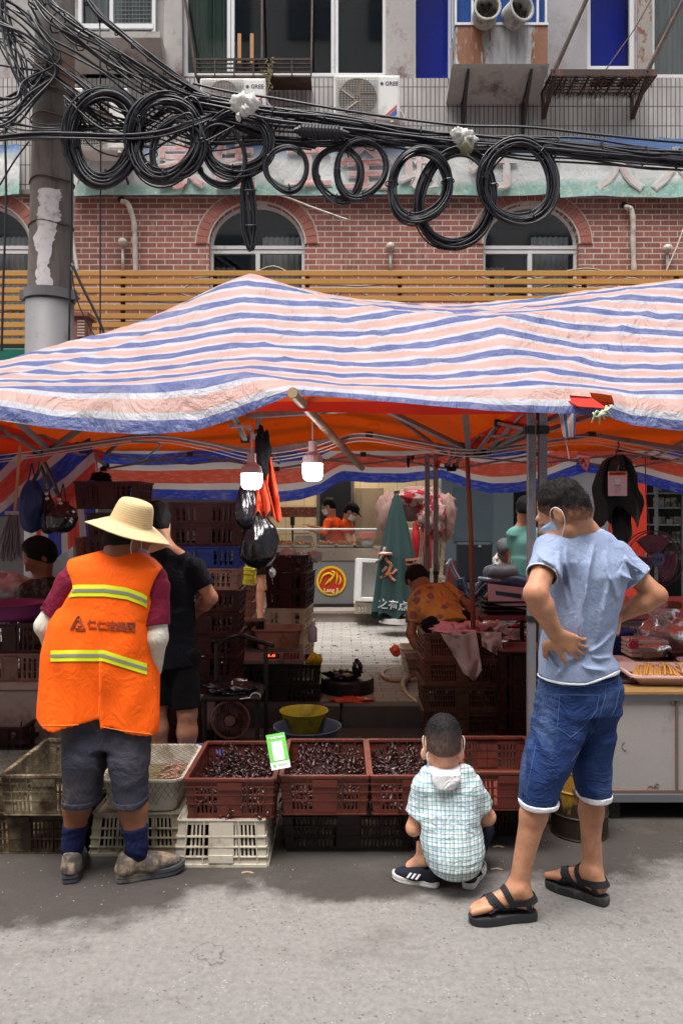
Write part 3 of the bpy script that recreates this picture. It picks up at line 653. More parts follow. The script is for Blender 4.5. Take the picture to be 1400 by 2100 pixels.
tag(g.build('dry_vine', M('dry_leaf', (.16, .13, .05, 1), .8, dirt=(.3, .08, .05, 1))), 'thin half dry vine trailing from the slatted window rack', 'plant')
# air conditioners
acw = M('ac_white', (.66, .65, .62, 1), .45, var=.05, dirt=(.45, .42, .37, 1), ds=4)
def ac(px0, px1, py0, py1, label, txt=True, Y=YF - .38):
 x0, x1, z1, z0 = XX(px0, Y), XX(px1, Y), ZZ(py0, Y), ZZ(py1, Y); t = thing('air_conditioner', label, 'air conditioner', ((x0 + x1) / 2, Y + .15, z0), group='outdoor air conditioner units on the facade')
 G().box(x0, x1, Y, Y + .3, z0 + .02, z1).build('casing', acw, t, bevel=.015)
 cx, cz, r = x0 + (x1 - x0) * .36, (z0 + z1) / 2 + .005, (z1 - z0) * .43
 g = G().lathe([(r, 0), (r, .012), (r * .97, .012), (r * .97, .002)], (cx, Y + .001, cz), 32, Matrix.Rotation(R(90), 3, 'X')); g.build('fan_surround', acw, t)
 G().lathe([(.001, 0), (r * .95, 0), (r * .95, .003), (.001, .003)], (cx, Y - .001, cz), 32, Matrix.Rotation(R(90), 3, 'X')).build('fan_opening', M('fan_dark', (.07, .06, .055, 1), .7), t)
 g = G()
 for k in range(5):
  a = k * 1.2566; rot = Matrix.Rotation(a, 3, 'Y'); g.obox(Vector((cx, Y - .006, cz)) + rot @ Vector((r * .5, 0, 0)), (r * .75, .003, r * .42), rot @ Matrix.Rotation(.35, 3, 'X'))
 g.build('fan_blades', M('fan_brown', (.2, .15, .11, 1), .6), t)
 g = G(); hx0, hx1 = x0 + .03, x0 + (x1 - x0) * .66
 for k in range(15): xx = hx0 + (hx1 - hx0) * k / 14; g.box(xx - .003, xx + .003, Y - .016, Y - .01, z0 + .05, z1 - .03)
 for k in range(24): zz = z0 + .05 + (z1 - z0 - .08) * k / 23; g.box(hx0, hx1, Y - .0205, Y - .0165, zz - .002, zz + .002)
 g.build('grille', M('grille_grey', (.42, .4, .37, 1), .5), t)
 g = G().box(x0 + (x1 - x0) * .70, x1 - .025, Y - .006, Y, z0 + .05, z1 - .03); g.build('side_panel', acw, t, bevel=.004)
 for q in (x0 + .08, x1 - .12): G().box(q, q + .04, Y, Y + .3, z0 - .01, z0 + .019).build('foot', acw, t)
 if txt:
  g = G(); put_text(g, 'GREE', .068, lambda x, y, z: (x1 - .105 + x, Y - .0075 - z, z1 - .11 + y), .001, .001)
  g.lathe([(.008, 0), (.02, 0), (.02, .002), (.008, .002)], (x1 - .225, Y - .007, z1 - .11), 14, Matrix.Rotation(R(90), 3, 'X')); g.build('brand_lettering', M('ink_blue', (.03, .035, .08, 1), .5), t)
  g = G(); q = lambda u, v, w_: (x1 - .21 + u * .17, Y - .0075 - w_, z0 + .06 + v * .15)
  g.prism([(0, 0), (.22, 0), (1, .75), (1, 1)][::-1], q, .001); g.build('red_stripe', M('decal_red', (.5, .07, .05, 1), .5), t)
  g = G(); g.prism([(.3, 0), (.8, 0), (1, .22), (1, .68)][::-1], q, .001); g.build('blue_stripe', M('decal_blue', (.05, .08, .4, 1), .5), t)
 g = G(); g.tube(crom([(x1 + .0, Y + .1, z0 + .2), (x1 + .05, Y + .1, z0 + .12), (x1 + .04, Y + .12, z0 + .02), (x1 + .07, Y + .3, z0 - .02)], 6), .012, 6); g.build('pipe', acw, t, smooth=True)
 g = G()
 for xx in (x0 + .1, x1 - .1): g = G().bar((xx, Y - .02, z0 - .03), (xx, YF, z0 - .03), .035); g.bar((xx, Y + .0, z0 - .04), (xx, YF - .01, z0 - .26), .025); g.build('bracket', rust_d, t)
 return t
ac(684, 820, 154, 250, 'white air conditioner unit right of the tied white bag, under the pale pane')
ac(410, 545, 160, 232, 'white air conditioner unit behind the cables left of the tied white bag')
ac(138, 262, 180, 312, 'white air conditioner unit seen through the leftmost cable coil', False, YF - .5)
# bent brown stand poles on the left of the facade, drain pipes, ball cameras
dirty_pipe = M('taped_pipe', (.48, .43, .37, 1), .7, var=.2, dirt=(.25, .2, .15, 1))
for pts, lb in (([(249, 412), (262, 418), (271, 440), (276, 465), (277, 500), (279, 560)], 'taped drain pipe curling out of the brick wall left of the arched window'),
    ([(1279, 424), (1293, 430), (1297, 460), (1297, 500), (1299, 560)], 'taped drain pipe curling out of the brick wall at the right edge')):
 r_ = .034; t = thing('drain_pipe', lb, 'pipe', P(pts[0][0], 560, YF - .08))
 c_ = crom([P(a, b, YF - .07) for a, b in pts], 10); g = G().tube(c_, [r_ * (1 + .14 * n1(i * .7)) for i in range(len(c_))], 8); g.build('tube', dirty_pipe, t, smooth=True)
 G().lathe([(.001, 0), (.045, 0), (.045, .004), (.001, .004)], P(pts[0][0], pts[0][1] - 3, YF - .003), 14, Matrix.Rotation(R(90), 3, 'X')).build('wall_hole', roomm, t)
for i, (px_, py_) in enumerate(((252, 497), (800, 506), (1367, 510))):
 t = thing('wall_lamp', ['round pale ball fitting beside the left taped pipe', 'round pale ball fitting on the brick between the arched windows', 'round pale ball fitting near the right edge of the brick wall'][i], 'ball fitting', P(px_, 560, YF - .06), group='ball fittings on the brick wall')
 G().ball(P(px_, py_, YF - .09), .058, 14).build('globe', M('yellowed_plastic', (.45, .41, .34, 1), .45), t, smooth=True)
 G().tube([P(px_, py_ + 8, YF - .06), P(px_ + 1, 560, YF - .06)], .018, 8).build('conduit', M('pvc_white', (.55, .53, .49, 1), .5), t, smooth=True)
 G().lathe([(.03, 0), (.035, .05), (.045, .06), (.0, .06)], P(px_, py_, YF - .02), 12, Matrix.Rotation(R(90), 3, 'X')).build('base', dirty_pipe, t)
whitep = M('white_pipe', (.55, .52, .47, 1), .6, dirt=(.3, .26, .2, 1))
tag(G().tube(crom([P(168, 345, YF - .1), P(150, 420, YF - .1), P(149, 480, YF - .1), P(160, 560, YF - .1)], 8), .022, 8).build('waste_pipe', whitep, smooth=True), 'slanting pale waste pipe on the wall just right of the concrete pole', 'pipe')
tag(G().tube(crom([P(540, 392, YF - .1), P(580, 402, YF - .1), P(640, 425, YF - .1), P(715, 452, YF - .1)], 8), .013, 6).build('loose_cable', whitep, smooth=True), 'loose beige cable slanting down over the brick right of the left arch', 'cable')
tag(G().tube(crom([P(1400, 470, YF - .12), P(1385, 510, YF - .12), P(1362, 562, YF - .12)], 6), .008, 6).build('white_wire', whitep, smooth=True), 'thin white wire slanting past the right ball fitting', 'cable')
# banner
def mat_banner():
 n = NT('faded_banner'); o = n.tc.outputs['Object']; s_ = n.n('SeparateXYZ', {0: o}); z = n.math('MULTIPLY_ADD', n.math('SUBTRACT', n.noise(2.5, n.scalev(.6, 1, 1), 4), .5), .14, s_.outputs[2])
 c = n.mix(n.step(z, .12, .22), (.24, .42, .38, 1), (.60, .62, .61, 1))
 c = n.mix(n.step(z, .34, .46), c, n.mix(n.step(z, .46, .62), (.6, .62, .6, 1), (.12, .22, .42, 1)))
 gr = n.math('MULTIPLY', n.step(n.noise(10, n.scalev(1.5, 1, 3), 7, .8), .52, .6), n.step(z, .22, .08)); c = n.mix(gr, c, (.5, .5, .36, 1))
 c = n.mix(n.math('MULTIPLY', n.step(n.noise(2, n.scalev(3, 1, .4), 6, .7), .5, .68), .45), c, (.6, .58, .54, 1))
 n.set(col=c, rough=.5, spec=.3); n.bump(n.noise(7, n.scalev(1, 1, .6), 3), .6, .05); return n.m
YB = YF - .12
t = thing('shop_banner', 'long faded green and white cloth banner with red characters over the brick band', 'banner', (0, YB, ZZ(402, YB)))
def bn(x, z): return YB + .02 * n1(x * 1.6, z * 2) + .008 * math.sin(x * 11) * (1 - z)
segs = [(150, 1160, 300, 400), (1146, 1560, 285, 405), (-500, 40, 300, 400)]
for (a, b, t0, b0) in segs:
 X0, X1 = XX(a, YB), XX(b, YB); off = -.02 if a == 1146 else 0
 G().grid(70, 8, lambda u, v: (X0 + u * (X1 - X0), bn(X0 + u * (X1 - X0), v) + off, ZZ(b0 + 3 * n1(u * 9, 3), YB) + v * (ZZ(t0 + 5 * n1(u * 14), YB) - ZZ(b0, YB)))).build('cloth', mat_banner() if a == 150 else bpy.data.materials['faded_banner'], t, smooth=True)
redch = M('banner_red', (.50, .20, .19, 1), .6, var=.3, dirt=(.66, .58, .55, 1), ds=4, dt=(.42, .66))
pinkch = M('banner_pink', (.58, .43, .40, 1), .6, var=.2, dirt=(.6, .6, .58, 1), ds=3, dt=(.40, .6))
halo = M('banner_white', (.62, .62, .6, 1), .6)
for ch, px_, sz, mt in (('家', 372, .62, redch), ('佳', 478, .60, redch), ('工', 632, .62, redch), ('全', 748, .66, redch), ('城', 868, .62, pinkch), ('行', 1010, .62, pinkch), ('大', 1268, .64, pinkch), ('人', 1385, .64, pinkch)):
 cx, cz = XX(px_, YB), ZZ(350, YB)
 g = G(); put_text(g, ch, sz, lambda x, y, z: (cx + x, bn(cx + x, .5) - .034 - z, cz + y), .0015, .022); g.build('character_outline', halo, t)
 g = G(); put_text(g, ch, sz, lambda x, y, z: (cx + x, bn(cx + x, .5) - .04 - z, cz + y), .0015, .008); g.build('character', mt, t)
G().grid(40, 3, lambda u, v: (XX(1175 + u * 240, YB - .05), YB - .06 + .02 * math.sin(u * 20), ZZ(293 + 16 * v + 3 * math.sin(u * 12) - (12 * (1 - u * 8) if u < .12 else 0) * (1 - v), YB))).build('folded_edge', M('banner_blue', (.09, .17, .4, 1), .5), t, smooth=True)
# mustard slat screen
YSC = YF - .45
mus = M('mustard_slat', (.44, .225, .055, 1), .5, var=.15, sx=(.3, 1, 3), dirt=(.17, .07, .17, 1), ds=5, dt=(.66, .68), bump=.05)
t = thing('slat_screen', 'mustard yellow horizontal slat screen below the brick windows', 'screen', (0, YSC, ZZ(690, YSC)))
g = G(); gt = G(); x0, x1 = W0 + .4, W1 - .4
for k, py in enumerate((559, 576, 594, 611, 629, 647, 665, 682, 699)):
 z = ZZ(py, YSC); g.box(x0, x1, YSC, YSC + .04, z - .037, z + .026)
g.build('slat', mus, t, bevel=.003)
g = G()
for px_ in range(-700, 2100, 190): x = XX(px_, YSC); g.box(x - .025, x + .025, YSC + .042, YSC + .08, ZZ(712, YSC), ZZ(553, YSC))
g.build('post', dark_al, t)
# wires lying behind the screen, and the shop fascia under it
g = G()
for k in range(26):
 a = random.uniform(-100, 1500); b = random.uniform(565, 690); g.tube(crom([P(a + i * 40, b + random.gauss(0, 9), YF - .25) for i in range(6)], 4), .012, 5)
tag(g.build('cable_clutter', M('old_wire', (.28, .25, .22, 1), .7), smooth=True), 'tangle of old pale wires lying behind the mustard slats', 'cables', kind='stuff')
G().box(W0 + .01, W1 - .01, YF - .06, YF - .002, 2.75, 3.7).build('fascia', M('dark_fascia', (.03, .05, .045, 1), .6), BLD)
tag(G().box(XX(-60, YF-.5), XX(62, YF-.5), YF - .52, YF - .46, ZZ(760, YF-.5), ZZ(715, YF-.5)).build('signboard', M('sign_green', (.01, .12, .085, 1), .4), bevel=.01), 'green shop signboard edge under the slats left of the concrete pole', 'sign')
# little louvred roof box beside the pole
t = thing('louvre_box', 'weathered wooden vent box with louvres beside the concrete pole', 'vent box', P(165, 700, 9.0))
x0, x1 = XX(147, 9), XX(176, 9); G().box(x0, x1, 9.0, 9.25, ZZ(760, 9), ZZ(650, 9)).box(x0 - .03, x1 + .04, 8.96, 9.3, ZZ(650, 9), ZZ(640, 9)).build('casing', M('vent_wood', (.22, .09, .06, 1), .8, dirt=(.5, .35, .28, 1)), t, bevel=.006)
g = G()
for k in range(6): z = ZZ(658 + k * 6, 9); g.box(x1 - .09, x1 - .01, 8.985, 8.999, z - .012, z + .006)
g.build('louvre', M('vent_pale', (.5, .38, .33, 1), .8), t)
# unseen block added behind the photographer to cut sky fill and darken pane reflections
t = thing('added_facing_block', 'plain grey block added out of view across the street to hold back sky light', 'building', (0, -9, 0))
G().box(-22, 22, -14, -9, 0, 22).build('wall', M('added_block_wall', (.30, .285, .265, 1), .8, var=.3, vs=1), t)
g = G()
for i in range(14):
 for k in range(7): g.box(-20 + i * 3, -18.4 + i * 3, -8.99, -8.9, 1.2 + k * 3, 2.9 + k * 3)
g.build('window', M('added_block_pane', (.04, .05, .06, 1), .1), t)
# ================================================================ utility pole and cables
YP = 7.5
def polemat():
 n = NT('pole_concrete'); o = n.tc.outputs['Object']; s_ = n.n('SeparateXYZ', {0: o})
 c = n.mix(n.noise(5, n.scalev(1, 1, .5), 7, .65), (.10, .085, .075, 1), (.21, .19, .175, 1))
 d = n.noise(4, n.scalev(4, 4, .6), 6); c = n.mix(n.math('MULTIPLY', n.step(d, .5, .7), .6), c, (.06, .05, .045, 1))
 z = n.math('MULTIPLY_ADD', n.math('SUBTRACT', n.noise(8, o, 4), .5), .12, s_.outputs[2])
 rz = n.step(n.math('ABSOLUTE', n.math('SUBTRACT', z, ZZ(190, YP))), .26, .04); c = n.mix(n.math('MULTIPLY', rz, .75), c, (.17, .075, .035, 1))
 n.set(col=c, rough=.85, spec=.2); n.bump(n.noise(30, o, 5), .5, .01); return n.m
t = thing('utility_pole', 'stained concrete utility pole wrapped in cables with a torn white notice', 'utility pole', (XX(104, YP), YP, .15))
prof = [(0, .15), (.218, .15), (.212, ZZ(605, YP)), (.196, ZZ(600, YP)), (.165, ZZ(60, YP)), (.15, 9.6), (0, 9.6)]
px_c = lambda z: XX(interp(z, [.15, ZZ(700, YP), ZZ(60, YP), 9.6], [100, 101, 114, 118]), YP)
g = G().lathe([(r, z) for r, z in prof[:1]] , n=32) if 0 else G()
vs = []; N = 36
zz = [.15, 1, 2, 3, 3.6, 3.66, 4.2, 5, 6, 7, 8, 9.6]; rr = [.212, .211, .210, .209, .208, .205, .200, .193, .184, .175, .168, .158]
for z, r in zip(zz, rr): vs += [(px_c(z) + r * math.cos(2*math.pi*k/N), YP + r * math.sin(2*math.pi*k/N), z) for k in range(N)]
g.add(vs, [(i*N+k, i*N+(k+1)%N, (i+1)*N+(k+1)%N, (i+1)*N+k) for i in range(len(zz)-1) for k in range(N)]); g.build('shaft', polemat(), t, smooth=True)
zc = ZZ(608, YP)
vs = []
for z, r in ((.15, .222), (zc - .06, .222)): vs += [(px_c(z) + r * math.cos(2*math.pi*k/N), YP + r * math.sin(2*math.pi*k/N), z) for k in range(N)]
G().add(vs, [(k, (k+1)%N, N+(k+1)%N, N+k) for k in range(N)] + [tuple(N + k for k in range(N))]).build('sleeve', M('pole_sleeve', (.17, .165, .17, 1), .5, var=.12, dirt=(.09, .08, .08, 1), ds=3), t, smooth=True)
g = G().lathe([(.225, -.045), (.236, -.045), (.236, .045), (.225, .045)], (px_c(zc), YP, zc), 36)
for s_ in (-1, 1): g.box(px_c(zc) + s_ * .235 - .03, px_c(zc) + s_ * .235 + .03, YP - .07, YP - .0, zc - .045, zc + .045); g.lathe([(.018, -.1), (.018, .03)], (px_c(zc) + s_ * .25, YP - .03, zc), 8, Matrix.Rotation(R(90), 3, 'X'))
g.build('clamp_band', M('clamp_grey', (.15, .15, .155, 1), .5, metal=.2), t)
for py in (155, 200, 252, 378, 468):
 g = G(); z = ZZ(py, YP); g.tube([(px_c(z) + .205 * math.cos(a / 20 * 6.2832), YP + .205 * math.sin(a / 20 * 6.2832), z + .012 * math.sin(a)) for a in range(20)], .008, 4, closed=True); g.build('wire_wrap', dark_al, t)
g = G()   # torn notice, two pieces curving with the shaft
def onpole(u, py, r=.008): z = ZZ(py, YP); a = math.pi * 1.5 + math.asin(max(-.95, min(.95, (XX(u, YP) - px_c(z)) / .2))) ; q = interp(z, zz, rr) + r; return (px_c(z) + q * math.cos(a), YP + q * math.sin(a), z)
for (yt, yb, l, r_) in ((404, 470, (97, 95, 99, 94, 97), (136, 137, 133, 136, 134)), (462, 600, (93, 95, 86, 90, 97, 94, 91, 93), (134, 128, 127, 122, 121, 115, 119, 124))):
 def ff(u, v, l=l, r_=r_, yt=yt, yb=yb):
  a = interp(v, np.linspace(0, 1, len(l)), l) + 2.4 * n1(v * 30, 1); b = interp(v, np.linspace(0, 1, len(r_)), r_) + 2.4 * n1(v * 30, 7); return onpole(a + u * (b - a), yt + v * (yb - yt) + 3 * n1(u * 4, 5))
 g.grid(8, 40, ff)
g.build('torn_notice', M('torn_paper', (.6, .59, .59, 1), .8, dirt=(.28, .26, .25, 1), ds=9, bump=.6, bs=18), t, smooth=True)
blackc = M('black_cable', (.012, .013, .019, 1), .38, var=.3, bump=0, spec=.5)
def wire(g, pts, r=.011, n=5, sm=6): g.tube(crom(pts, sm), r, n)
YC = 7.05
# the coils: centre px, centre py, rx, ry, ring thickness px, loops, tilt
dustyc = M('dusty_cable', (.055, .055, .06, 1), .6, var=.5, vs=12, bump=0)
coils = [(212, 278, 68, 90, 24, 26, -.10, 'leftmost big oval coil of black cable beside the pole'),
 (337, 280, 66, 80, 24, 24, -.12, 'second big coil of black cable from the pole'),
 (366, 303, 50, 60, 9, 14, -.3, 'loose thin looped coil in front of the second big coil'),
 (487, 290, 66, 62, 17, 20, .2, 'round coil of black cable just below the tied white bag'),
 (452, 318, 50, 62, 8, 8, .2, 'loose coil of cable half hidden left below the tied white bag'),
 (588, 344, 42, 42, 6, 8, 0, 'small thin round cable coil left of the splice case'),
 (694, 356, 46, 52, 10, 12, .15, 'loose coil of black cable hanging below the splice case'),
 (740, 345, 49, 58, 8, 8, -.2, 'thin loose coil of cable right below the splice case'),
 (860, 379, 57, 70, 17, 17, -.18, 'medium coil of black cable left behind the lowest hanging coil'),
 (935, 406, 72, 96, 17, 19, -.22, 'tall oval coil of black cable that hangs the lowest'),
 (1062, 373, 72, 78, 19, 21, .05, 'rightmost round coil of black cable on the bundle')]
for i, (cx, cy_, rx, ry, th, nl, tilt, lb) in enumerate(coils):
 rnd = random.Random(i * 7 + 1); g = G(); gd = G(); Y = YC - .02 - .03 * (i % 3)
 for k in range(int(nl * 1.6)):
  o1, o2 = rnd.uniform(-1, 1), rnd.uniform(-1, 1); ph = rnd.uniform(0, 6.28); e = rnd.uniform(-1, 1); N = 40; pts = []
  sag = rnd.random() ** 2
  for a in range(N):
   A = 2 * math.pi * a / N; q = th * .5 * (o1 + .42 * math.sin(A + ph) + .22 * math.sin(2 * A + ph * 3)) + 1.6 * math.sin(3 * A + i) * (.8 + .6 * max(0, -math.sin(A)))
   x = (rx + q) * math.cos(A); y = (ry + q) * math.sin(A) - sag * 8 * max(0, -math.sin(A)) - 3 * e
   x, y = x * math.cos(tilt) - y * math.sin(tilt), x * math.sin(tilt) + y * math.cos(tilt)
   pts.append(P(cx + x, cy_ - y, Y + .05 * (o2 + .5 * math.sin(A * 2 + ph)) * th / 20))
  (gd if k % 9 == 2 else g).tube(pts, .0095 if k % 3 else .0075, 5, closed=True)
 tl_ = []
 for A in (rnd.uniform(.2, 1.2), 2.6 + rnd.random(), 4.2 + rnd.random()):
  x, y = rx * math.cos(A), ry * math.sin(A); x, y = x * math.cos(tilt) - y * math.sin(tilt), x * math.sin(tilt) + y * math.cos(tilt)
  rad = Vector((math.cos(A + tilt), 0, math.sin(A + tilt))); c = P(cx + x, cy_ - y, Y); q = th * .75 / 225
  tl_.append(G().tube([c + rad * q * math.cos(b / 10 * 6.2832) + Vector((0, 1, 0)) * .075 * math.sin(b / 10 * 6.2832) for b in range(10)], .006, 4, closed=True))
 co = g.build('cable_coil', blackc, smooth=True); tag(co, lb, 'cable coil', 'coils hanging from the cable bundle'); gd.build('grey_loop', dustyc, co, smooth=True)
 [q.build('cable_tie', blackc, co) for q in tl_]
# folded hanging hank
g = G()
for k in range(16):
 a = random.uniform(-1, 1); b = random.uniform(-1, 1); cx = 511
 L = [(505 + a * 4, 352), (500 + a * 6, 390), (500 + a * 9 + 3, 430), (506 + a * 9, 475), (516 + a * 5, 512 + b * 4)]
 Rr = [(516 + a * 5, 512 + b * 4), (522 + a * 5, 475), (521 + a * 5, 430), (515 + a * 6, 385), (507 + a * 4, 354)]
 g.tube(crom([P(x, y, YC - .02 + b * .03) for x, y in L + Rr[1:]], 5), .0085, 5)
for py in (390, 462): g.tube([P(511 + (0 if py == 390 else 3) + 14 * math.cos(q * .6283), py, YC - .02 + .05 * math.sin(q * .6283)) for q in range(10)], .007, 4, closed=True)
tag(g.build('cable_hank', blackc, smooth=True), 'narrow folded hank of cable hanging straight down below the tied white bag', 'cable hank')
def bundle(name, label, spine, n, th, r=.011, seed=0, cat='cable bundle', Y=YC, kink=1., ties=0):
 rnd = random.Random(seed); g = G()
 for k in range(n):
  a, b = rnd.gauss(0, .5), rnd.gauss(0, .5); pts = []
  for i, s_ in enumerate(spine):
   y_ = s_[2] if len(s_) > 2 else Y; w_ = s_[3] if len(s_) > 3 else 1
   pts.append(P(s_[0] + kink * rnd.uniform(-2, 2), s_[1] + th * w_ * (a + .25 * rnd.uniform(-1, 1)), y_ + th / 230 * w_ * (b + .3 * rnd.uniform(-1, 1))))
  g.tube(crom(pts, 7), r * rnd.uniform(.75, 1.2), 5)
 o = g.build(name, blackc, smooth=True); tag(o, label, cat)
 if ties:
  sp = crom([P(s_[0], s_[1], s_[2] if len(s_) > 2 else Y) for s_ in spine], 12)
  for i in range(6, len(sp) - 2, ties):
   d = (sp[i+1] - sp[i]).normalized(); u = Vector((0, 1, 0)); v = d.cross(u); q = th * .75 / 225
   G().tube([sp[i] + (u * math.cos(b / 10 * 6.2832) + v * math.sin(b / 10 * 6.2832)) * q for b in range(10)], .007, 4, closed=True).build('cable_tie', blackc, o)
 return o
bundle('cable_bundle', 'thick main bundle of black cables sagging across the street to the right', [(395, 205), (470, 222), (560, 236), (700, 254), (830, 275), (950, 288), (1080, 296), (1200, 307), (1320, 320), (1460, 330), (2100, 372), (3000, 400)], 26, 24, seed=1, ties=9)
bundle('cable_bundle', 'bundle of black cables fanning from the pole top down to the white bag', [(60, -30, YC, 1.8), (100, 28, YC, 1.6), (150, 68, YC, 1.3), (215, 110, YC, 1.2), (290, 160, YC, 1.2), (370, 200, YC, 1), (450, 220, YC, .8)], 18, 30, seed=2, ties=11)
bundle('cable_bundle', 'bundle of cables slanting from the upper left window down to the white bag', [(165, -20), (200, 30), (250, 72), (300, 112), (350, 152), (420, 198), (480, 222)], 9, 10, seed=3, ties=8)
bundle('cable_bundle', 'lower strand of cables passing under the splice case', [(440, 235), (520, 270), (600, 292), (700, 292), (800, 290), (900, 292), (960, 290)], 9, 9, seed=4, ties=10)
bundle('cable_strand', 'level pair of thick cables passing in front of the pole', [(-40, 286, 6.95), (60, 278, 6.95), (150, 276, 6.95), (250, 280, 6.95), (330, 272, 6.95), (400, 250, 6.95), (450, 232)], 4, 6, .013, seed=5, cat='cable')
bundle('cable_tangle', 'tangle of black wires behind and left of the pole', [(-30, 230, YP - .3, 3), (20, 225, YP - .3, 2.6), (60, 180, YP - .3, 2), (110, 130, YP - .3, 1.5), (60, 60, YP - .3, 2.4), (-20, 10, YP - .3, 3)], 16, 22, .010, seed=6, cat='cable tangle', kink=8)
bundle('cable_tangle', 'tangle of loose wires between the first two big coils', [(140, 190, YC, 2), (200, 250, YC + .08, 3.5), (290, 270, YC + .08, 3.5), (380, 230, YC, 3.5), (420, 280, YC, 3), (480, 250, YC, 1.5)], 12, 14, .009, seed=7, cat='cable tangle', kink=9)
bundle('cable_tangle', 'fan of thin wires left of the pole at coil height', [(-30, 240, YC, 3), (30, 262, YC, 2), (90, 268, YC, 1.2), (180, 262, YC, 1), (260, 262, YC, 1.2)], 9, 13, .007, seed=8, cat='cable tangle', kink=6)
bundle('cable_tangle', 'steep wires dropping past the top left corner', [(5, -30, YC, .6), (12, 60, YC, 1.6), (40, 130, YC, 1.5), (58, 200, YC, 1.2)], 10, 14, .01, seed=9, cat='cable tangle', kink=10)
bundle('cable_tangle', 'loose wires looping around the splice case', [(560, 270, YC, 1), (590, 240, YC, 3), (640, 262, YC, 1.5), (700, 275, YC, 2), (760, 300, YC, 3), (790, 300, YC, 1)], 7, 10, .006, seed=10, cat='cable tangle', kink=9)
bundle('cable_tangle', 'wires crossing from the pole to the coils', [(70, 100, YC, 2), (150, 160, YC, 2), (220, 210, YC, 2.5), (320, 250, YC, 2), (420, 290, YC, 1.4), (540, 285, YC, 1), (640, 295, YC, 1)], 8, 12, .008, seed=11, cat='cable tangle', kink=6)
for i, (pts, r, lb) in enumerate([([(205, 40), (207, 300), (206, 500), (206, 700)], .007, 'thin vertical wire hanging right of the concrete pole'),
     ([(11, 260), (13, 420), (8, 560), (4, 720)], .011, 'vertical wire hanging at the far left edge'),
     ([(146, 240), (147, 400), (145, 520), (142, 700)], .010, 'vertical cable clipped along the right side of the pole'),
     ([(147, 540), (170, 590), (200, 650), (218, 695)], .013, 'thick cable slanting down from the pole to the tarp'),
     ([(146, 548), (160, 620), (200, 700)], .006, 'thin wire slanting from the pole behind the tarp'),
     ([(0, 380), (30, 330), (60, 290)], .008, 'short wire slanting to the pole at coil height'),
     ([(-20, 30), (60, 90), (140, 150), (220, 230), (300, 290)], .011, 'slack wire slanting in front of the pole top'),
     ([(-20, 130), (40, 140), (100, 150), (160, 190)], .012, 'slack wire bending into the bundle in front of the pole')]):
 g = G(); wire(g, [P(a, b, YC + .05 * (i % 3)) for a, b in pts], r); tag(g.build('loose_cable', blackc, smooth=True), lb, 'cable')
# splice closure
t = thing('splice_case', 'black ribbed splice case hung under the main bundle', 'splice case', P(657, 288, YC - .1))
a, b = P(612, 268, YC - .12), P(702, 273, YC - .12); d = (b - a); pts = []; rs = []
for k in range(41): pts.append(a + d * k / 40); rs.append(.058 + (.007 if k % 3 == 0 else 0) if 2 < k < 38 else .045)
G().tube(pts, rs, 14).build('body', M('black_plastic', (.014, .015, .02, 1), .5), t)
G().tube([a - d * .1, a], [.02, .035], 8).build('gland', blackc, t); G().tube([b, b + d * .16], [.035, .015], 8).build('gland', blackc, t)
# tied plastic bags on the bundle
def crumple(g, c, rx, ry, rz, seed, amp=.28, n=26):
 vs = []; c = Vector(c)
 for i in range(n // 2 + 1):
  th_ = math.pi * i / (n // 2)
  for k in range(n):
   a = 2 * math.pi * k / n; d = Vector((math.sin(th_) * math.cos(a), math.sin(th_) * math.sin(a), math.cos(th_)))
   q = 1 + amp * n1(d.x * 3.1 + seed, d.y * 3.1, d.z * 3.1) + amp * .5 * n1(d.x * 7 + seed, d.y * 7, d.z * 7)
   vs.append(c + Vector((d.x * rx, d.y * ry, d.z * rz)) * q)
 g.add(vs, [(i*n+k, i*n+(k+1)%n, (i+1)*n+(k+1)%n, (i+1)*n+k) for i in range(n // 2) for k in range(n)])
 return g
bagw = M('white_plastic_bag', (.66, .66, .62, 1), .35, var=.15, vs=14, dirt=(.48, .38, .22, 1), ds=12, dt=(.6, .66), bump=.7, bs=30, tl=.3)
g = crumple(G(), P(500, 215, YC - .2), .115, .09, .085, 3, .35); crumple(g, P(503, 226, YC - .26), .04, .04, .05, 5, .4); crumple(g, P(489, 240, YC - .24), .02, .03, .04, 8, .4)
tag(g.build('plastic_bag', bagw, smooth=True), 'white plastic bag tied round the bundle above the round coil', 'plastic bag')
g = crumple(G(), P(953, 284, YC - .2), .10, .08, .075, 13, .35); crumple(g, P(938, 274, YC - .22), .05, .05, .05, 15, .4); tag(g.build('plastic_bag', bagw, smooth=True), 'white plastic bag tied round the bundle above the lowest coil', 'plastic bag')
g = crumple(G(), P(956, 299, YC - .22), .06, .06, .08, 23, .25); tag(g.build('plastic_bag', M('olive_bag', (.22, .22, .13, 1), .3, bump=.5, tl=.2), smooth=True), 'drooping olive tinted bag knotted below the right white bag', 'plastic bag')
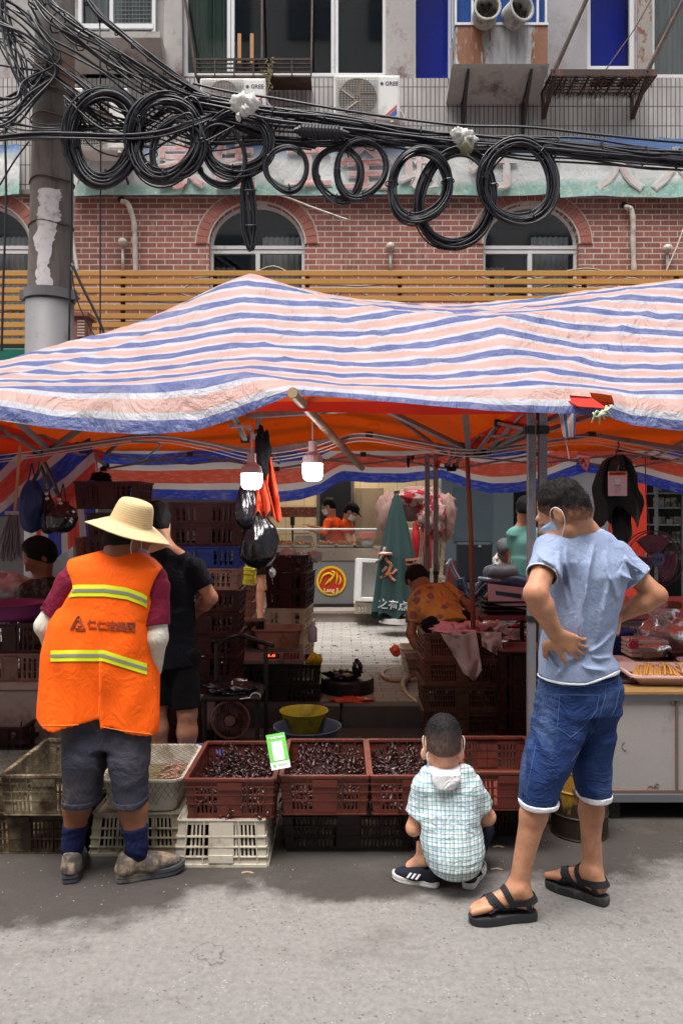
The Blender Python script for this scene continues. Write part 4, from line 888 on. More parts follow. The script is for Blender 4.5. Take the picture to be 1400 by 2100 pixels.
# ================================================================ folding tents and tarps
def mat_stripes(name, blue, red, white, per, phase, tl, rough=.42):
 n = NT(name); uv = n.tc.outputs['UV']; s_ = n.n('SeparateXYZ', {0: uv})
 nz = n.math('MULTIPLY', n.math('SUBTRACT', n.noise(.9, n.scalev(1, 1.2, 1, uv), 3), .5), .05)
 v = n.math('FRACT', n.math('ADD', n.math('DIVIDE', n.math('ADD', s_.outputs[1], nz), per), phase))
 c = n.ramp(v, [(0, blue), (.31, blue), (.325, white), (.475, white), (.49, red), (.82, red), (.835, white), (.985, white), (1, blue)])
 c = n.mix(n.math('MULTIPLY', n.step(n.noise(60, n.scalev(.2, 1, 1, uv), 3, .7), .5, .7), .28), c, white)
 c = n.mix(n.math('MULTIPLY', n.step(n.noise(2.2, uv, 7, .7), .52, .72), .3), c, (.45, .42, .42, 1))
 cr = n.noise(5, n.scalev(1, 1.7, 1, uv), 6, .62, .6); fine = n.noise(180, n.scalev(1, .35, 1, uv), 2)
 hb = n.math('ADD', n.math('MULTIPLY', cr, 1.), n.math('MULTIPLY', fine, .05)); nb = n.bump(hb, 1., .075)
 n.set(col=c, rough=n.math('MULTIPLY_ADD', n.noise(9, uv, 4), .3, rough - .15), spec=.5)
 n.translucent(tl, c); return n.m
SB, SR, SW = S(86, 100, 158), S(206, 166, 156), S(194, 197, 206)
tarpm = mat_stripes('striped_tarp', SB, SR, SW, 1 / 8.7, .10, .36)
YR, YE, YH = 5.4, 3.86, 3.72
outl = [(-400, 770), (-150, 750), (0, 738), (60, 735), (135, 719), (200, 694), (260, 674), (345, 640), (430, 596), (480, 572), (515, 560), (550, 570), (600, 589), (700, 612), (800, 621), (900, 628), (960, 628), (1050, 619), (1200, 601), (1300, 588), (1400, 571), (1450, 560), (1510, 570), (1650, 600), (1900, 640)]
hem = [(-400, 850), (-150, 852), (0, 862), (100, 878), (200, 887), (300, 892), (400, 884), (470, 862), (540, 833), (590, 813), (610, 810), (700, 815), (800, 824), (900, 834), (1000, 842), (1100, 846), (1180, 850), (1240, 851), (1300, 872), (1400, 884), (1600, 880), (1900, 860)]
eave = [(-400, 800), (0, 796), (200, 792), (350, 782), (500, 762), (600, 782), (700, 793), (900, 800), (1060, 792), (1110, 786), (1300, 806), (1420, 800), (1900, 800)]
XA, XB, NXT = -3.7, 4.3, 300
Xs = np.linspace(XA, XB, NXT + 1)
# ridge heights so that the fabric's skyline is the photograph's
def colz(ridge, X, Y, ez):
 t = (YR - Y) / (YR - YE)
 s_ = min(1, min(abs(X + .6), abs(X - 2.4)) / 1.5) * .55
 tt = np.maximum(0, (t - s_) / (1 - s_)); tt = .5 * tt + .5 * t
 return ez + (ridge - ez) * (.62 * (1 - tt) ** 1.7 + .38 * (1 - tt))
ridge = np.zeros(len(Xs)); ez = np.zeros(len(Xs)); hz = np.zeros(len(Xs))
Yl = np.linspace(YE, YR, 40)
for i, X in enumerate(Xs):
 pe = 700 + X * F / YE; ez[i] = ZZ(interp(pe, *zip(*eave)), YE); ph = 700 + X * F / YH; hz[i] = ZZ(interp(ph, *zip(*hem)), YH)
 r_ = 2.6
 for it in range(25):
  z = colz(r_, X, Yl, ez[i]); u = (z - HC) / Yl; j = int(u.argmax()); tgt = (1050 - interp(700 + X * F / Yl[j], *zip(*outl))) / F
  r_ += (tgt - u[j]) * Yl[j] * .8
 ridge[i] = r_
k_ = np.ones(5) / 5; rs_ = np.convolve(np.pad(ridge, 2, 'edge'), k_, 'valid'); ridge = np.where(np.minimum(abs(Xs + .6), abs(Xs - 2.4)) < .12, np.maximum(ridge, rs_), rs_)
def tarp_z(X, Y):
 i = (X - XA) / (XB - XA) * NXT; r_ = float(np.interp(X, Xs, ridge)); e_ = float(np.interp(X, Xs, ez))
 if Y > YR: t = (Y - YR) / 1.6; return 2.12 + (r_ - 2.12) * (.55 * (1 - t) ** 1.6 + .45 * (1 - t))
 return float(colz(r_, X, Y, e_))
rows = [('s', k / 6) for k in range(6)] + [('y', YE + (YR - YE) * k / 44) for k in range(45)] + [('y', YR + 1.6 * k / 14) for k in range(1, 15)]
vs = []; uv = []
for X in Xs:
 pass
V = np.zeros((len(rows), NXT + 1, 3))
for i, X in enumerate(Xs):
 for j, (kd, q) in enumerate(rows):
  if kd == 's':
   Yv = YH + (YE - YH) * (q ** 1.5); z = hz[i] + (ez[i] - hz[i]) * (1 - (1 - q) ** 1.4); wr = .018 * n1(X * 2.2, q * 1.2, 4) * (1 - q); Yv += wr - .01 * n1(X * 7, q * 2, 8) * (1 - q)
  else:
   Yv = q; z = tarp_z(X, q)
   tt = abs(YR - q) / 1.54; dpk = min(math.hypot(X + .6, q - YR), math.hypot(X - 2.4, q - YR)); sg = min(1, dpk / .5)
   z += sg * (.012 * n1(X * 1.2, q * 3, 1) + .007 * (1 - 2 * abs(n1(X * 2.6 + q, q * 7, 2))) + .008 * (1 - 2 * abs(n1(X * 8, q * 15 - X * 2, 3)))) * min(1, .3 + (1 - tt) * 2)
   hip = abs(abs(X + .6 if X < .9 else X - 2.4) - abs(q - YR)); z += .014 * math.exp(-(hip / .05) ** 2) * min(1, dpk)
  V[j, i] = (X, Yv, z)
arc = np.zeros((len(rows), NXT + 1)); arc[1:] = np.cumsum(np.linalg.norm(V[1:] - V[:-1], axis=2), axis=0)
jr = 6 + 44; fr_ = arc / arc[jr][None, :]
# the fabric lies a little askew: the stripe number drifts along the street, and gathers beside the peaks
for j in range(len(rows)):
 for i, X in enumerate(Xs):
  uv.append((X, fr_[j, i] + .012 * math.sin(X * 1.7 + 1) - .028 * math.exp(-((X - .55) / .35) ** 2) * fr_[j, i]))
g = G(); g.v = [tuple(p) for p in V.reshape(-1, 3)]; nxp = NXT + 1
g.f = [(j*nxp+i, j*nxp+i+1, (j+1)*nxp+i+1, (j+1)*nxp+i) for j in range(len(rows) - 1) for i in range(NXT)]
# a torn window near the right where the red tent shows
def torn(f):
 c = V.reshape(-1, 3)[list(f)].mean(0); px_ = 700 + c[0] * F / c[1]; py_ = 1050 - (c[2] - HC) * F / c[1]
 if c[1] > 4.2: return False
 top = 808 + (px_ - 1140) * .02; bot = interp(px_, [1140, 1230, 1256], [808, 836, 836]); return 1140 < px_ < 1256 and top < py_ < bot
g.f = [f for f in g.f if not torn(f)]
g.uv = uv
tag(g.build('striped_tarp', tarpm, smooth=True), 'blue white and pink striped plastic tarp draped over both market tents', 'tarp')
# rear curtain
curm = mat_stripes('striped_curtain', S(52, 78, 200), S(224, 96, 76), S(222, 220, 228), .34, .0, .82)
curm2 = mat_stripes('striped_side_curtain', S(42, 68, 180), S(214, 74, 58), S(200, 196, 206), .36, .3, .6)
def curtain(name, label, top, bot, Yt, Yb, mat, nx=140, nz=26, per=1, vfun=None, amp=.02, seed=0, x0=None, x1=None):
 a, b = (x0, x1); g = G(); 
 def fn(u, v):
  pb = a + u * (b - a); zt = interp(pb, *zip(*top)); zb = interp(pb, *zip(*bot)); Y = Yb + (Yt - Yb) * v
  X = XX(pb, Yb); z0, z1 = ZZ(zb, Yb), ZZ(zt, Yt)
  return (X + .01 * n1(u * 30, v * 2, seed), Y + amp * n1(X * 3, v * 2.5, seed) + amp * .4 * n1(X * 9, v * 4, seed), z0 + v * (z1 - z0) )
 def uvf(u, v): p = fn(u, v); q = fn(u, 0); return vfun(p, q) if vfun else (p[0], p[2] - q[2])
 g.grid(nx, nz, fn, uvf); return tag(g.build(name, mat, smooth=True), label, 'tarp')
rb = [(190, 1012), (330, 1022), (480, 1026), (571, 1030), (620, 1024), (660, 1012), (690, 992), (703, 986), (757, 990), (828, 990), (850, 987), (905, 981), (968, 1003), (1007, 1011), (1060, 1010), (1110, 1001), (1160, 982), (1196, 970)]
curtain('rear_curtain', 'striped tarp curtain with scalloped hem hanging across the back of the tents', [(100, 880), (1300, 880)], rb, 6.98, 7.02, curm, x0=195, x1=1196, nx=220, vfun=lambda p, q: (p[0], (p[2] - q[2]) * (1 + .12 * math.sin(p[0] * 2.3)) + .02))
rb2 = [(1180, 966), (1230, 972), (1286, 984), (1340, 998), (1400, 1014), (1500, 1020), (1700, 1000)]
curtain('rear_curtain', 'striped tarp curtain hanging behind the black jacket at the right', [(1100, 880), (1800, 880)], rb2, 6.93, 6.95, curm, x0=1182, x1=1700, nx=90, vfun=lambda p, q: (p[0], (p[2] - q[2]) + .02))
# left side curtain, twisted so that its stripes run aslant
curtain('side_curtain', 'striped tarp with slanting stripes gathered at the left end of the stall', [(-200, 880), (300, 880)], [(-200, 1120), (0, 1060), (60, 1052), (130, 1040), (170, 1000), (205, 965), (235, 985)], 6.2, 6.4, curm2, x0=-200, x1=200, nx=70, amp=.05, vfun=lambda p, q: (p[0], (p[2] * .75 - p[0] * .62)))
curtain('side_curtain', 'bunched vertical striped tarp tied at the rear left post', [(60, 890), (260, 890)], [(60, 1180), (110, 1150), (150, 1120), (230, 1090)], 6.7, 6.75, curm2, x0=75, x1=200, nx=60, amp=.07, seed=5, vfun=lambda p, q: (p[0], (p[0] * 1.1 + p[2] * .12)))
# ---- tents
redc = NT('orange_tent_cloth'); o_ = redc.tc.outputs['Object']
cc = redc.mix(redc.noise(5, o_, 5), S(232, 88, 14), S(240, 108, 20)); cc = redc.mix(redc.math('MULTIPLY', redc.step(redc.noise(3, o_, 5), .6, .7), .5), cc, S(150, 30, 12))
redc.set(col=cc, rough=.7, spec=.2); redc.bump(redc.noise(7, o_, 4), .5, .03); redc.translucent(.62, cc); redc = redc.m
redv = M('red_valance', S(205, 45, 25), .7, tl=.35)
steel = M('tent_steel', (.19, .18, .20, 1), .45, metal=.2, var=.2, dirt=(.08, .07, .07, 1), bump=.05)
joint = M('black_joint', (.012, .012, .014, 1), .5)
def tent(x0, x1, yf, yb, label, legs):
 cx, cy_ = (x0 + x1) / 2, (yf + yb) / 2; t = thing('canopy_tent', label, 'tent', (cx, cy_, 0), group='folding tents side by side')
 ezv = 2.09; pk = 3.02; N = 24; g = G()
 def fn(u, v):
  X, Y = x0 + u * (x1 - x0), yf + v * (yb - yf); m = max(abs(u - .5), abs(v - .5)) * 2
  lim = (tarp_z(X, max(Y, YE + .01)) - .035) if YE < Y < YR + 1.58 else 9
  return (X, Y, min(lim, ezv + (pk - ezv) * (1 - m) - .05 * math.sin(math.pi * m)))
 g.grid(N, N, fn); g.build('canopy', redc, t, smooth=True)
 g = G(); L = 2 * (x1 - x0)
 g.grid(60, 3, lambda u, v: (x0 + u * (x1 - x0), yf - .012 + .012 * math.sin(u * 40) * v, ezv + .01 - .055 * v - .01 * v * math.sin(u * 9)))
 g.grid(40, 3, lambda u, v: (x0 - .004, yf + u * (yb - yf), ezv + .01 - .09 * v)); g.grid(40, 3, lambda u, v: (x1 + .004, yf + u * (yb - yf), ezv + .01 - .09 * v))
 g.build('valance', redv, t, smooth=True)
 for (x, y, z0) in legs:
  g = G().bar((x, y, z0), (x, y, 2.06), .040); l = g.build('leg', steel, t, bevel=.003)
  G().bar((x, y, z0), (x, y, z0 + .012), .09).build('foot_plate', joint, l); G().bar((x, y, 1.0), (x, y, 1.03), .046).build('clamp', joint, l)
 def zig(name, a, b, lo, hi, w=.03):
  a, b = Vector(a), Vector(b); g = G(); ps = []
  for k in range(5):
   p = a.lerp(b, k / 4); ps.append(p)
  for k in range(4):
   p, q = ps[k].copy(), ps[k+1].copy(); p.z = hi if k % 2 else lo; q.z = lo if k % 2 else hi; g.bar(p, q, w, w * .7)
   p2, q2 = ps[k].copy(), ps[k+1].copy(); off = Vector((.0, .02, 0)) if abs(a.x - b.x) > .1 else Vector((.02, 0, 0)); p2.z = lo + (hi - lo) * (1.0 if not k % 2 else .35); q2.z = lo + (hi - lo) * (.35 if not k % 2 else 1.); 
   if w < .03: g.bar(p2 + off, q2 + off, w * .8, w * .6)
  m = g.build(name, steel, t, bevel=.002)
  for k in range(5): p = ps[k].copy(); p.z = hi if k % 2 else lo; G().obox(p, (.05, .045, .04)).build('joint', joint, m)
 zig('mid_truss', (x0, cy_, 0), (x1, cy_, 0), 1.965, 2.085, .044)
 zig('rear_truss', (x0, yb, 0), (x1, yb, 0), 1.93, 2.06, .026)
 for x in (x0 + .02, x1 - .02): zig('side_truss', (x, yf, 0), (x, yb, 0), 1.96, 2.08, .026)
 zig('cross_truss', (cx, yf, 0), (cx, yb, 0), 2.1, 1.98, .028)
 g = G()
 for sx_ in (x0, x1):
  for sy_ in (yf, yb): g.bar((cx, cy_, pk - .1), (sx_ * .98 + cx * .02, sy_ * .98 + cy_ * .02, ezv - .03), .026)
 g.build('rafter', steel, t)
 G().bar((cx, cy_, 1.9), (cx, cy_, pk - .06), .036).build('centre_post', steel, t, bevel=.003)
 for sx_ in (-1, 1): G().bar((cx - .12 * (sx_ < 0), cy_ - .6, 2.14), (cx + sx_ * .95, yf + .12, 2.10), .045, .03).build('front_brace', steel, t, bevel=.003)
 for sx_ in (-1, 1): G().bar((cx + sx_ * 1.45, cy_, 1.98), (cx + sx_ * .75, cy_ - .75, 2.2), .036, .026).build('brace', steel, t); G().bar((cx + sx_ * 1.45, cy_, 1.98), (cx + sx_ * 1.2, yf + .1, 2.12), .034, .026).build('brace', steel, t)
 return t
tent(-2.1, .955, 3.9, 6.9, 'left folding tent with orange red cloth under the striped tarp', [(.952, 3.92, 0), (.755, 6.88, .15), (-2.2, 6.86, .15)])
tent(.985, 3.95, 3.9, 6.9, 'right folding tent with orange red cloth behind the man in the blue shirt', [(1.008, 3.92, 0), (.828, 6.86, .15), (3.93, 6.86, .15), (3.93, 3.92, 0)])
tag(G().box(-5.0, -2.2, 3.95, 6.9, 2.02, 2.05).build('canopy_edge', redc), 'orange cloth of the next stall cut off at the left edge', 'canopy')
# red corner of tent cloth sticking through the torn tarp, with green straw tie
g = G(); g.add([P(1132, 808, 3.80), P(1200, 808, 3.82), P(1244, 838, 3.70), P(1185, 834, 3.72)], [(0, 1, 2, 3)])
tag(g.build('cloth_corner', redv, solid=.004), 'red tent cloth corner showing through the torn tarp near the green straw tie', 'cloth')
g = G()
for k in range(9):
 a = random.uniform(-1, 1); g.tube(crom([P(1230 + random.uniform(-4, 4), 846, 3.66), P(1230 + a * 16, 846 + random.uniform(-8, 10), 3.63), P(1230 + a * 32, 846 + random.uniform(-18, 20) + (10 if a < 0 else -6), 3.65)], 4), .005, 4)
tag(g.build('straw_tie', M('green_straw', (.42, .5, .33, 1), .7), smooth=True), 'pale green straw tie knotted round the tarp hem at right', 'tie')
g = G().grid(6, 10, lambda u, v: P(1144 + u * (36 - 12 * v) + v * 10, 848 + v * 48, 3.74 + .01 * math.sin(u * 5 + v * 3)), lambda u, v: (v * .1, u * .2 + .05)); tag(g.build('tarp_scrap', tarpm, smooth=True), 'loose striped scrap of tarp dangling beside the twin posts', 'tarp scrap')
tag(G().tube([P(1158, 895, 3.75), P(1166, 941, 3.76)], .003, 4).build('string', M('pink_string', (.5, .3, .32, 1), .7)), 'thin string dangling under the loose tarp scrap', 'string')
# bamboo pole
t_ = P(600, 806, 3.62); b_ = P(742, 960, 6.6); d = (b_ - t_); pts = [t_ + d * k / 40 for k in range(41)]; rs = [.024 * (1 + (.12 if k % 6 == 0 else 0)) for k in range(41)]
bp = G().tube(pts, rs, 12, cap=False).tube(pts[:2], [.017, .017], 10, cap=False).build('bamboo_pole', M('bamboo', (.30, .19, .12, 1), .5, var=.3, dirt=(.12, .06, .045, 1)), smooth=True); tag(bp, 'bamboo pole with open end poking out under the tarp hem', 'pole')
g = G(); dn = d.normalized(); rot = dn.to_track_quat('Z', 'Y').to_matrix(); g.lathe([(.0155, 0), (.0245, 0), (.0245, .01), (.0155, .01)], t_ - dn * .005, 16, rot); g.build('cut_end', M('bamboo_cut', (.42, .28, .16, 1), .6), bp)
tag(G().lathe([(.001, 0), (.0165, 0)], t_ + dn * .03, 12, rot).build('bore', roomm), 'x', 'x'); bpy.data.objects['bore'].parent = bp; bpy.data.objects['bore'].location -= bp.location
for k_ in ('label', 'category'): del bpy.data.objects['bore'][k_]
# wooden prop pole
wp = G().tube([P(957, 925, 5.45), P(965, 1100, 5.45), P(975, 1480, 5.45)], [.015, .017, .018], 8).build('prop_pole', M('red_wood', S(120, 62, 42), .7, var=.25, sx=(6, 6, 1), dirt=(.10, .04, .03, 1)), smooth=True); tag(wp, 'thin reddish wooden prop pole holding the middle truss', 'pole')
# sagging white cords along the truss
g = G()
for dy, sg in ((6, 7), (12, 11), (-2, 4)):
 pts = [(-20, 945), (90, 930), (300, 902), (420, 916), (525, 940), (640, 925), (735, 898), (850, 915), (960, 930), (1080, 916), (1195, 903), (1300, 920), (1420, 945)]
 wire(g, [P(a, b + dy - 6 + random.uniform(-1, 1), 5.30) for a, b in pts], .0045, 4)
tag(g.build('power_cable', M('white_cord', (.5, .47, .48, 1), .6), smooth=True), 'white electric cords sagging along the truss under the tent', 'cable')
# the two bulbs
def bulb(px_, pyt, pyb, Y, label, wd):
 sc_ = Y / F; t = thing('light_bulb', label, 'light bulb', P(px_, pyb, Y), group='lit bulbs hanging under the tent')
 x, z1_, z0_ = XX(px_, Y), ZZ(pyt, Y), ZZ(pyb, Y); H = z1_ - z0_; r = wd / 2 * sc_
 em = _mc.get('bulb_lit')
 if not em:
  n = NT('bulb_lit'); n.set(col=(1, 1, 1, 1), emis=(1, .97, .95, 1), es=14.); em = _mc['bulb_lit'] = n.m
 G().lathe([(0, 0), (r * .45, H * .004), (r * .70, H * .025), (r * .87, H * .07), (r * .96, H * .14), (r * .99, H * .25), (r * 1., H * .42), (r * .98, H * .46), (0, H * .46)], (x, Y, z0_), 24).build('bulb', em, t, smooth=False)
 pk_ = M('pink_plastic', S(196, 178, 186), .45, var=.1)
 g = G().lathe([(r * 1.01, H * .44), (r * .98, H * .52), (r * .86, H * .64), (r * .5, H * .72), (r * .42, H * .76), (r * .42, H), (0, H)], (x, Y, z0_), 24)
 for k in range(18): a = k * .349; g.bar((x + r * math.cos(a), Y + r * math.sin(a), z0_ + H * .46), (x + r * .88 * math.cos(a), Y + r * .88 * math.sin(a), z0_ + H * .63), .004)
 g.build('housing', pk_, t, smooth=False)
 G().tube([(x, Y, z0_ + H), (x, Y, z0_ + H + .12)], .006, 6).build('cord', pk_, t)
 l_ = bpy.data.lights.new('bulb_light', 'POINT'); l_.energy = 3; l_.shadow_soft_size = .05; l_.color = (1, .93, .88); lo_ = bpy.data.objects.new('bulb_light', l_); sc.collection.objects.link(lo_); lo_.parent = t; lo_.location = (0, -.01, -.06)
 return t
bulb(516, 930, 1004, 4.4, 'lit white bulb with pink housing, the lower left of the two', 44)
bulb(641, 905, 987, 4.7, 'lit white bulb with pink housing, the upper right of the two', 42)
# ================================================================ people
from mathutils.bvhtree import BVHTree
def bvh_of(o):
 off = Vector((0, 0, 0)); q = o
 while q is not None: off = off + q.location; q = q.parent
 return BVHTree.FromPolygons([v.co + off for v in o.data.vertices], [tuple(p.vertices) for p in o.data.polygons])
EYE = Vector((0, 0, HC))
def hit(bv, px_, py_, lift=.003):
 d = Vector(((px_ - 700) / F, 1, (1050 - py_) / F)).normalized(); r = bv.ray_cast(EYE, d)
 if r[0] is None: return None
 return r[0] - d * lift
def seam(name, bv, polys, mat, parent, r=.0016, lift=.001, step=6):
 g = G()
 for pl in polys:
  pts = []
  for (a, b), (c, d) in zip(pl[:-1], pl[1:]):
   n = max(1, int(math.hypot(c - a, d - b) / step))
   for k in range(n + (1 if (c, d) == pl[-1] else 0)):
    h = hit(bv, a + (c - a) * k / n, b + (d - b) * k / n, lift)
    if h is not None: pts.append(h)
  if len(pts) > 1: g.tube(pts, r, 4)
 return g.build(name, mat, parent)
def patch(name, bv, top, bot, mat, parent, nx=60, ny=6, lift=.004, jag=0):
 """strip laid on a garment: top and bottom edges given as polylines"""
 g = G(); x0, x1 = top[0][0], top[-1][0]; P_ = []; ok = []
 for j in range(ny + 1):
  for i in range(nx + 1):
   u, v = i / nx, j / ny; xt = x0 + u * (x1 - x0); xb = bot[0][0] + u * (bot[-1][0] - bot[0][0]); yt = interp(xt, *zip(*top)); yb = interp(xb, *zip(*bot))
   h = hit(bv, xt + v * (xb - xt), yt + v * (yb - yt), lift); ok.append(h is not None); P_.append(h if h is not None else Vector((0, 0, 0)))
 fs = [f for f in [(j*(nx+1)+i, j*(nx+1)+i+1, (j+1)*(nx+1)+i+1, (j+1)*(nx+1)+i) for j in range(ny) for i in range(nx)] if all(ok[q] for q in f) and max((P_[f[0]] - P_[f[2]]).length, (P_[f[1]] - P_[f[3]]).length) < .25]
 g.add(P_, fs); return g.build(name, mat, parent, smooth=True)
skin_a = skinm('skin_tan', S(196, 146, 114), S(164, 112, 84))
skin_b = skinm('skin_brown', S(150, 98, 72), S(120, 76, 54))
skin_c = skinm('skin_child', S(226, 172, 140), S(205, 146, 116))
skin_d = skinm('skin_shade', S(160, 108, 84), S(128, 84, 64))
hair_k = hairm('black_hair'); hair_f = hairm('short_black_hair', (.02, .017, .016, 1))
maskm = fabric('mask_cloth', S(170, 195, 225), .8); maskw = fabric('mask_white', S(225, 225, 230), .8)
def strapm(): return M('elastic_white', (.7, .7, .72, 1), .7, bump=0)
def face_mask(c, Rm, s, mat, parent, side=0):
 L = lambda x, y, z: Vector(c) + Rm @ Vector((x * s, y * s, z * s))
 g = G(); g.grid(14, 8, lambda u, v: L(*(lambda a, b: (.066 * math.sin(a), -.004 + (.100 + .012 * math.cos(b) - .012 * v) * math.cos(a), -.012 - .082 * v + .004 * math.sin(v * 25)))((u - .5) * 2.6, (v - .5) * 2)))
 m = g.build('face_mask', mat, parent, smooth=True, solid=.002)
 for q in (-1, 1):
  if side and q != side: continue
  g = G(); g.tube(crom([L(q * .064, .04, -.02), L(q * .078, .015, .02), L(q * .088, -.012, .026), L(q * .092, -.028, 0), L(q * .086, -.016, -.04), L(q * .07, .03, -.085)], 5), .0017 * max(1, s), 4); g.build('ear_loop', strapm(), m)
 return m
# ---------------------------------------------------------------- man in the blue T-shirt
YM = 3.05
def man_blue():
 t = thing('person', 'man in pale blue T-shirt and denim shorts, hands on his hips, sandals, seen from behind', 'person', P(1175, 1050, YM) * 1); t.location.z = 0
 c = P(1150, 1052, 3.0); Rm = headframe((-.74, .46, -.50), (-.40, .14, .90)); fwd = Vector((-.5, .866, 0)); rt = Vector((.866, .5, 0))
 neck = P(1192, 1096, 3.06); shL, shR = P(1129, 1126, 2.98), P(1258, 1140, 3.14); elL, wrL = P(1097, 1218, 2.82), P(1138, 1300, 2.875); elR, wrR = P(1346, 1221, 3.1), P(1266, 1266, 3.16)
 hpL, hpR = P(1148, 1430, 3.02), P(1228, 1430, 3.1); knL, knR = P(1108, 1606, 2.97), P(1212, 1612, 3.1)
 anL = Vector((XX(1060, 2.97), 2.97, .125)); anR = Vector((XX(1210, 3.12), 3.12, .122))
 sq = ((fwd.x, fwd.y, 0), .8); p = head_prims(c, Rm, .98)
 p += [cone(Vector(c) + Rm @ Vector((0, -.045, -.03)), neck, .052, .058, k=.03), cone(neck, shL, .05, .05, k=.04), cone(neck, shR, .05, .05, k=.04)]
 p += [cone(P(1200, 1150, 3.07), P(1190, 1300, 3.05), .125, .115, sq=sq), cone(P(1190, 1300, 3.05), P(1188, 1400, 3.06), .105, .10, sq=sq)]
 p += limb(shL, elL, .046, .044, .040) + limb(elL, wrL, .040, .043, .029, .3) + limb(shR, elR, .046, .044, .036) + limb(elR, wrR, .036, .039, .025, .3) + [cone(elL, elL + Vector((-.010, -.012, .0)), .030, .026, k=.01), cone(elR, elR + Vector((.014, -.006, -.004)), .026, .022, k=.01)]
 p += [cone(hpL, knL, .062, .052), cone(hpR, knR, .062, .052)] + limb(knL, anL, .048, .050, .031, .30) + limb(knR, anR, .046, .047, .029, .30)
 p += [cone(q_ + Vector((0, -.030, .0)), q_ + Vector((0, .028, .005)), .016, .016, k=.015) for q_ in (anL, anR)] + [cone(q_ + Vector((.035, 0, -.01)), q_ + Vector((.028, 0, .10)), .014, .010, k=.03) for q_ in (anL, anR)]
 p += foot_prims(anL, (-1, -.10, 0), .98) + foot_prims(anR, (-.72, .69, 0), .96)
 p += hand_prims(wrL, (.86, .10, -.50), (.10, 1, .12), (-.1, 0, -1), (.42, .40, .42, .50), .92, (.62, .62, -.05), .22)
 p += [cone(P(1122, 1322, 2.93), P(1140, 1322, 2.91), .020, .022, k=.02), cone(P(1119, 1325, 2.94), P(1118, 1345, 2.96), .016, .012, k=.01)]
 p += hand_prims(wrR, (-.42, -.40, -.80), (-.85, .3, .2), (.1, -.9, .3), (.4, .4, .45, .5), .95, (.7, .5, -.2))
 body = sdf_mesh('body', p, .0043, skin_a, t, k=.022, smooth_it=1)
 hair_obj('hair', c, Rm, .98, hairm('man_hair', (.012, .010, .010, 1), S(158, 112, 88), (.34, .0)), t, res=.005, puff=.012, low=-.07, front=.062, amp=.0025)
 face_mask(c, Rm, .98, maskm, t, -1)
 sh = fabric('tshirt_blue', S(140, 154, 184), .9, weave=.25, wr=.35)
 yw = .45; rows = [(1086, 1198, 34, .062, 3.06), (1094, 1190, 58, .078, 3.055), (1104, 1186, 74, .09, 3.05), (1122, 1190, 85, .102, 3.05), (1150, 1198, 88, .112, 3.04), (1180, 1206, 79, .118, 3.035), (1215, 1200, 76, .116, 3.035), (1255, 1192, 75, .113, 3.035), (1300, 1184, 73, .112, 3.035), (1340, 1179, 71, .114, 3.03), (1365, 1185, 79, .122, 3.03), (1401, 1184, 80, .126, 3.03)]
 def mk(rows, grow=0):
  s_ = []
  for py, px_, h, ry, Y in rows:
   hw = h / F * Y; rx = math.sqrt(max(.0004, hw * hw - (ry * math.sin(yw)) ** 2)) / math.cos(yw); s_.append((ZZ(py, Y), XX(px_, Y), Y, rx + grow, ry + grow))
  return s_
 hz_ = lambda X: np.interp(700 + X[..., 0] * F / X[..., 1], [1100, 1150, 1200, 1264], [ZZ(1391, 2.95), ZZ(1398, 2.93), ZZ(1400, 2.92), ZZ(1378, 2.96)]) - (X[..., 1] - 2.93) * .05
 sec = mk(rows); slL, slR = shL.lerp(elL, .58), shR.lerp(elR, .56)
 sp = [loft(sec, yw), cone(P(1165, 1112, 3.0), shL, .050, .054, k=.03), cone(P(1235, 1120, 3.1), shR, .052, .054, k=.03),
          cyl(shL.lerp(elL, -.05), slL, .058, .060, k=.035), cyl(shR.lerp(elR, -.05), slR, .058, .058, k=.035), cyl(shL.lerp(elL, .42), shL.lerp(elL, .8), .052, .053, op='sub'), cyl(shR.lerp(elR, .42), shR.lerp(elR, .9), .050, .050, op='sub'), dict(t='fn', op='sub', k=.002, f=lambda X: X[..., 2] - hz_(X)),
          ell(neck + Vector((-.012, .02, .035)), (.064, .064, .05), op='sub', k=.01)]
 base_f = folds(.0062, 8, 9, 5, 3, .4)
 def fold(X):
  r = base_f(X); px_ = 700 + X[..., 0] * F / X[..., 1]; py_ = 1050 - (X[..., 2] - HC) * F / X[..., 1]
  def crease(xa, ya, xb, yb, wd, am):   # a pulled fold along a line, fading at its ends
   dx, dy = xb - xa, yb - ya; L = math.hypot(dx, dy); u = ((px_ - xa) * dx + (py_ - ya) * dy) / L / L; v = ((px_ - xa) * dy - (py_ - ya) * dx) / L + 3 * np.sin(u * 5)
   return 2.5 * am * np.exp(-(v / wd) ** 2) * np.clip(1 - np.abs(u - .5) * 2, 0, 1) ** .5 * (X[..., 1] < 3.06)
  r = r + crease(1218, 1110, 1183, 1345, 5, .011) + crease(1205, 1200, 1172, 1345, 4, .006) + crease(1145, 1130, 1160, 1250, 5, .006) + crease(1160, 1120, 1172, 1240, 4, .005) + crease(1255, 1180, 1222, 1320, 6, .006) + crease(1240, 1130, 1262, 1230, 5, .005)
  for a in ((1205, 1338, 1262, 1300), (1210, 1345, 1255, 1352), (1190, 1362, 1240, 1380), (1120, 1330, 1150, 1390), (1180, 1350, 1135, 1385), (1100, 1130, 1135, 1165), (1280, 1140, 1320, 1180), (1270, 1170, 1300, 1195)): r = r + crease(*a, 4, .006)
  r = r - .012 * np.exp(-(((px_ - 1160) / 26) ** 2 + ((py_ - 1338) / 22) ** 2)) * (X[..., 1] < 3.06)
  return r
 shirt = sdf_mesh('t_shirt', sp, .0048, sh, t, disp=fold)
 wh = fabric('white_trim', S(225, 226, 232), .85)
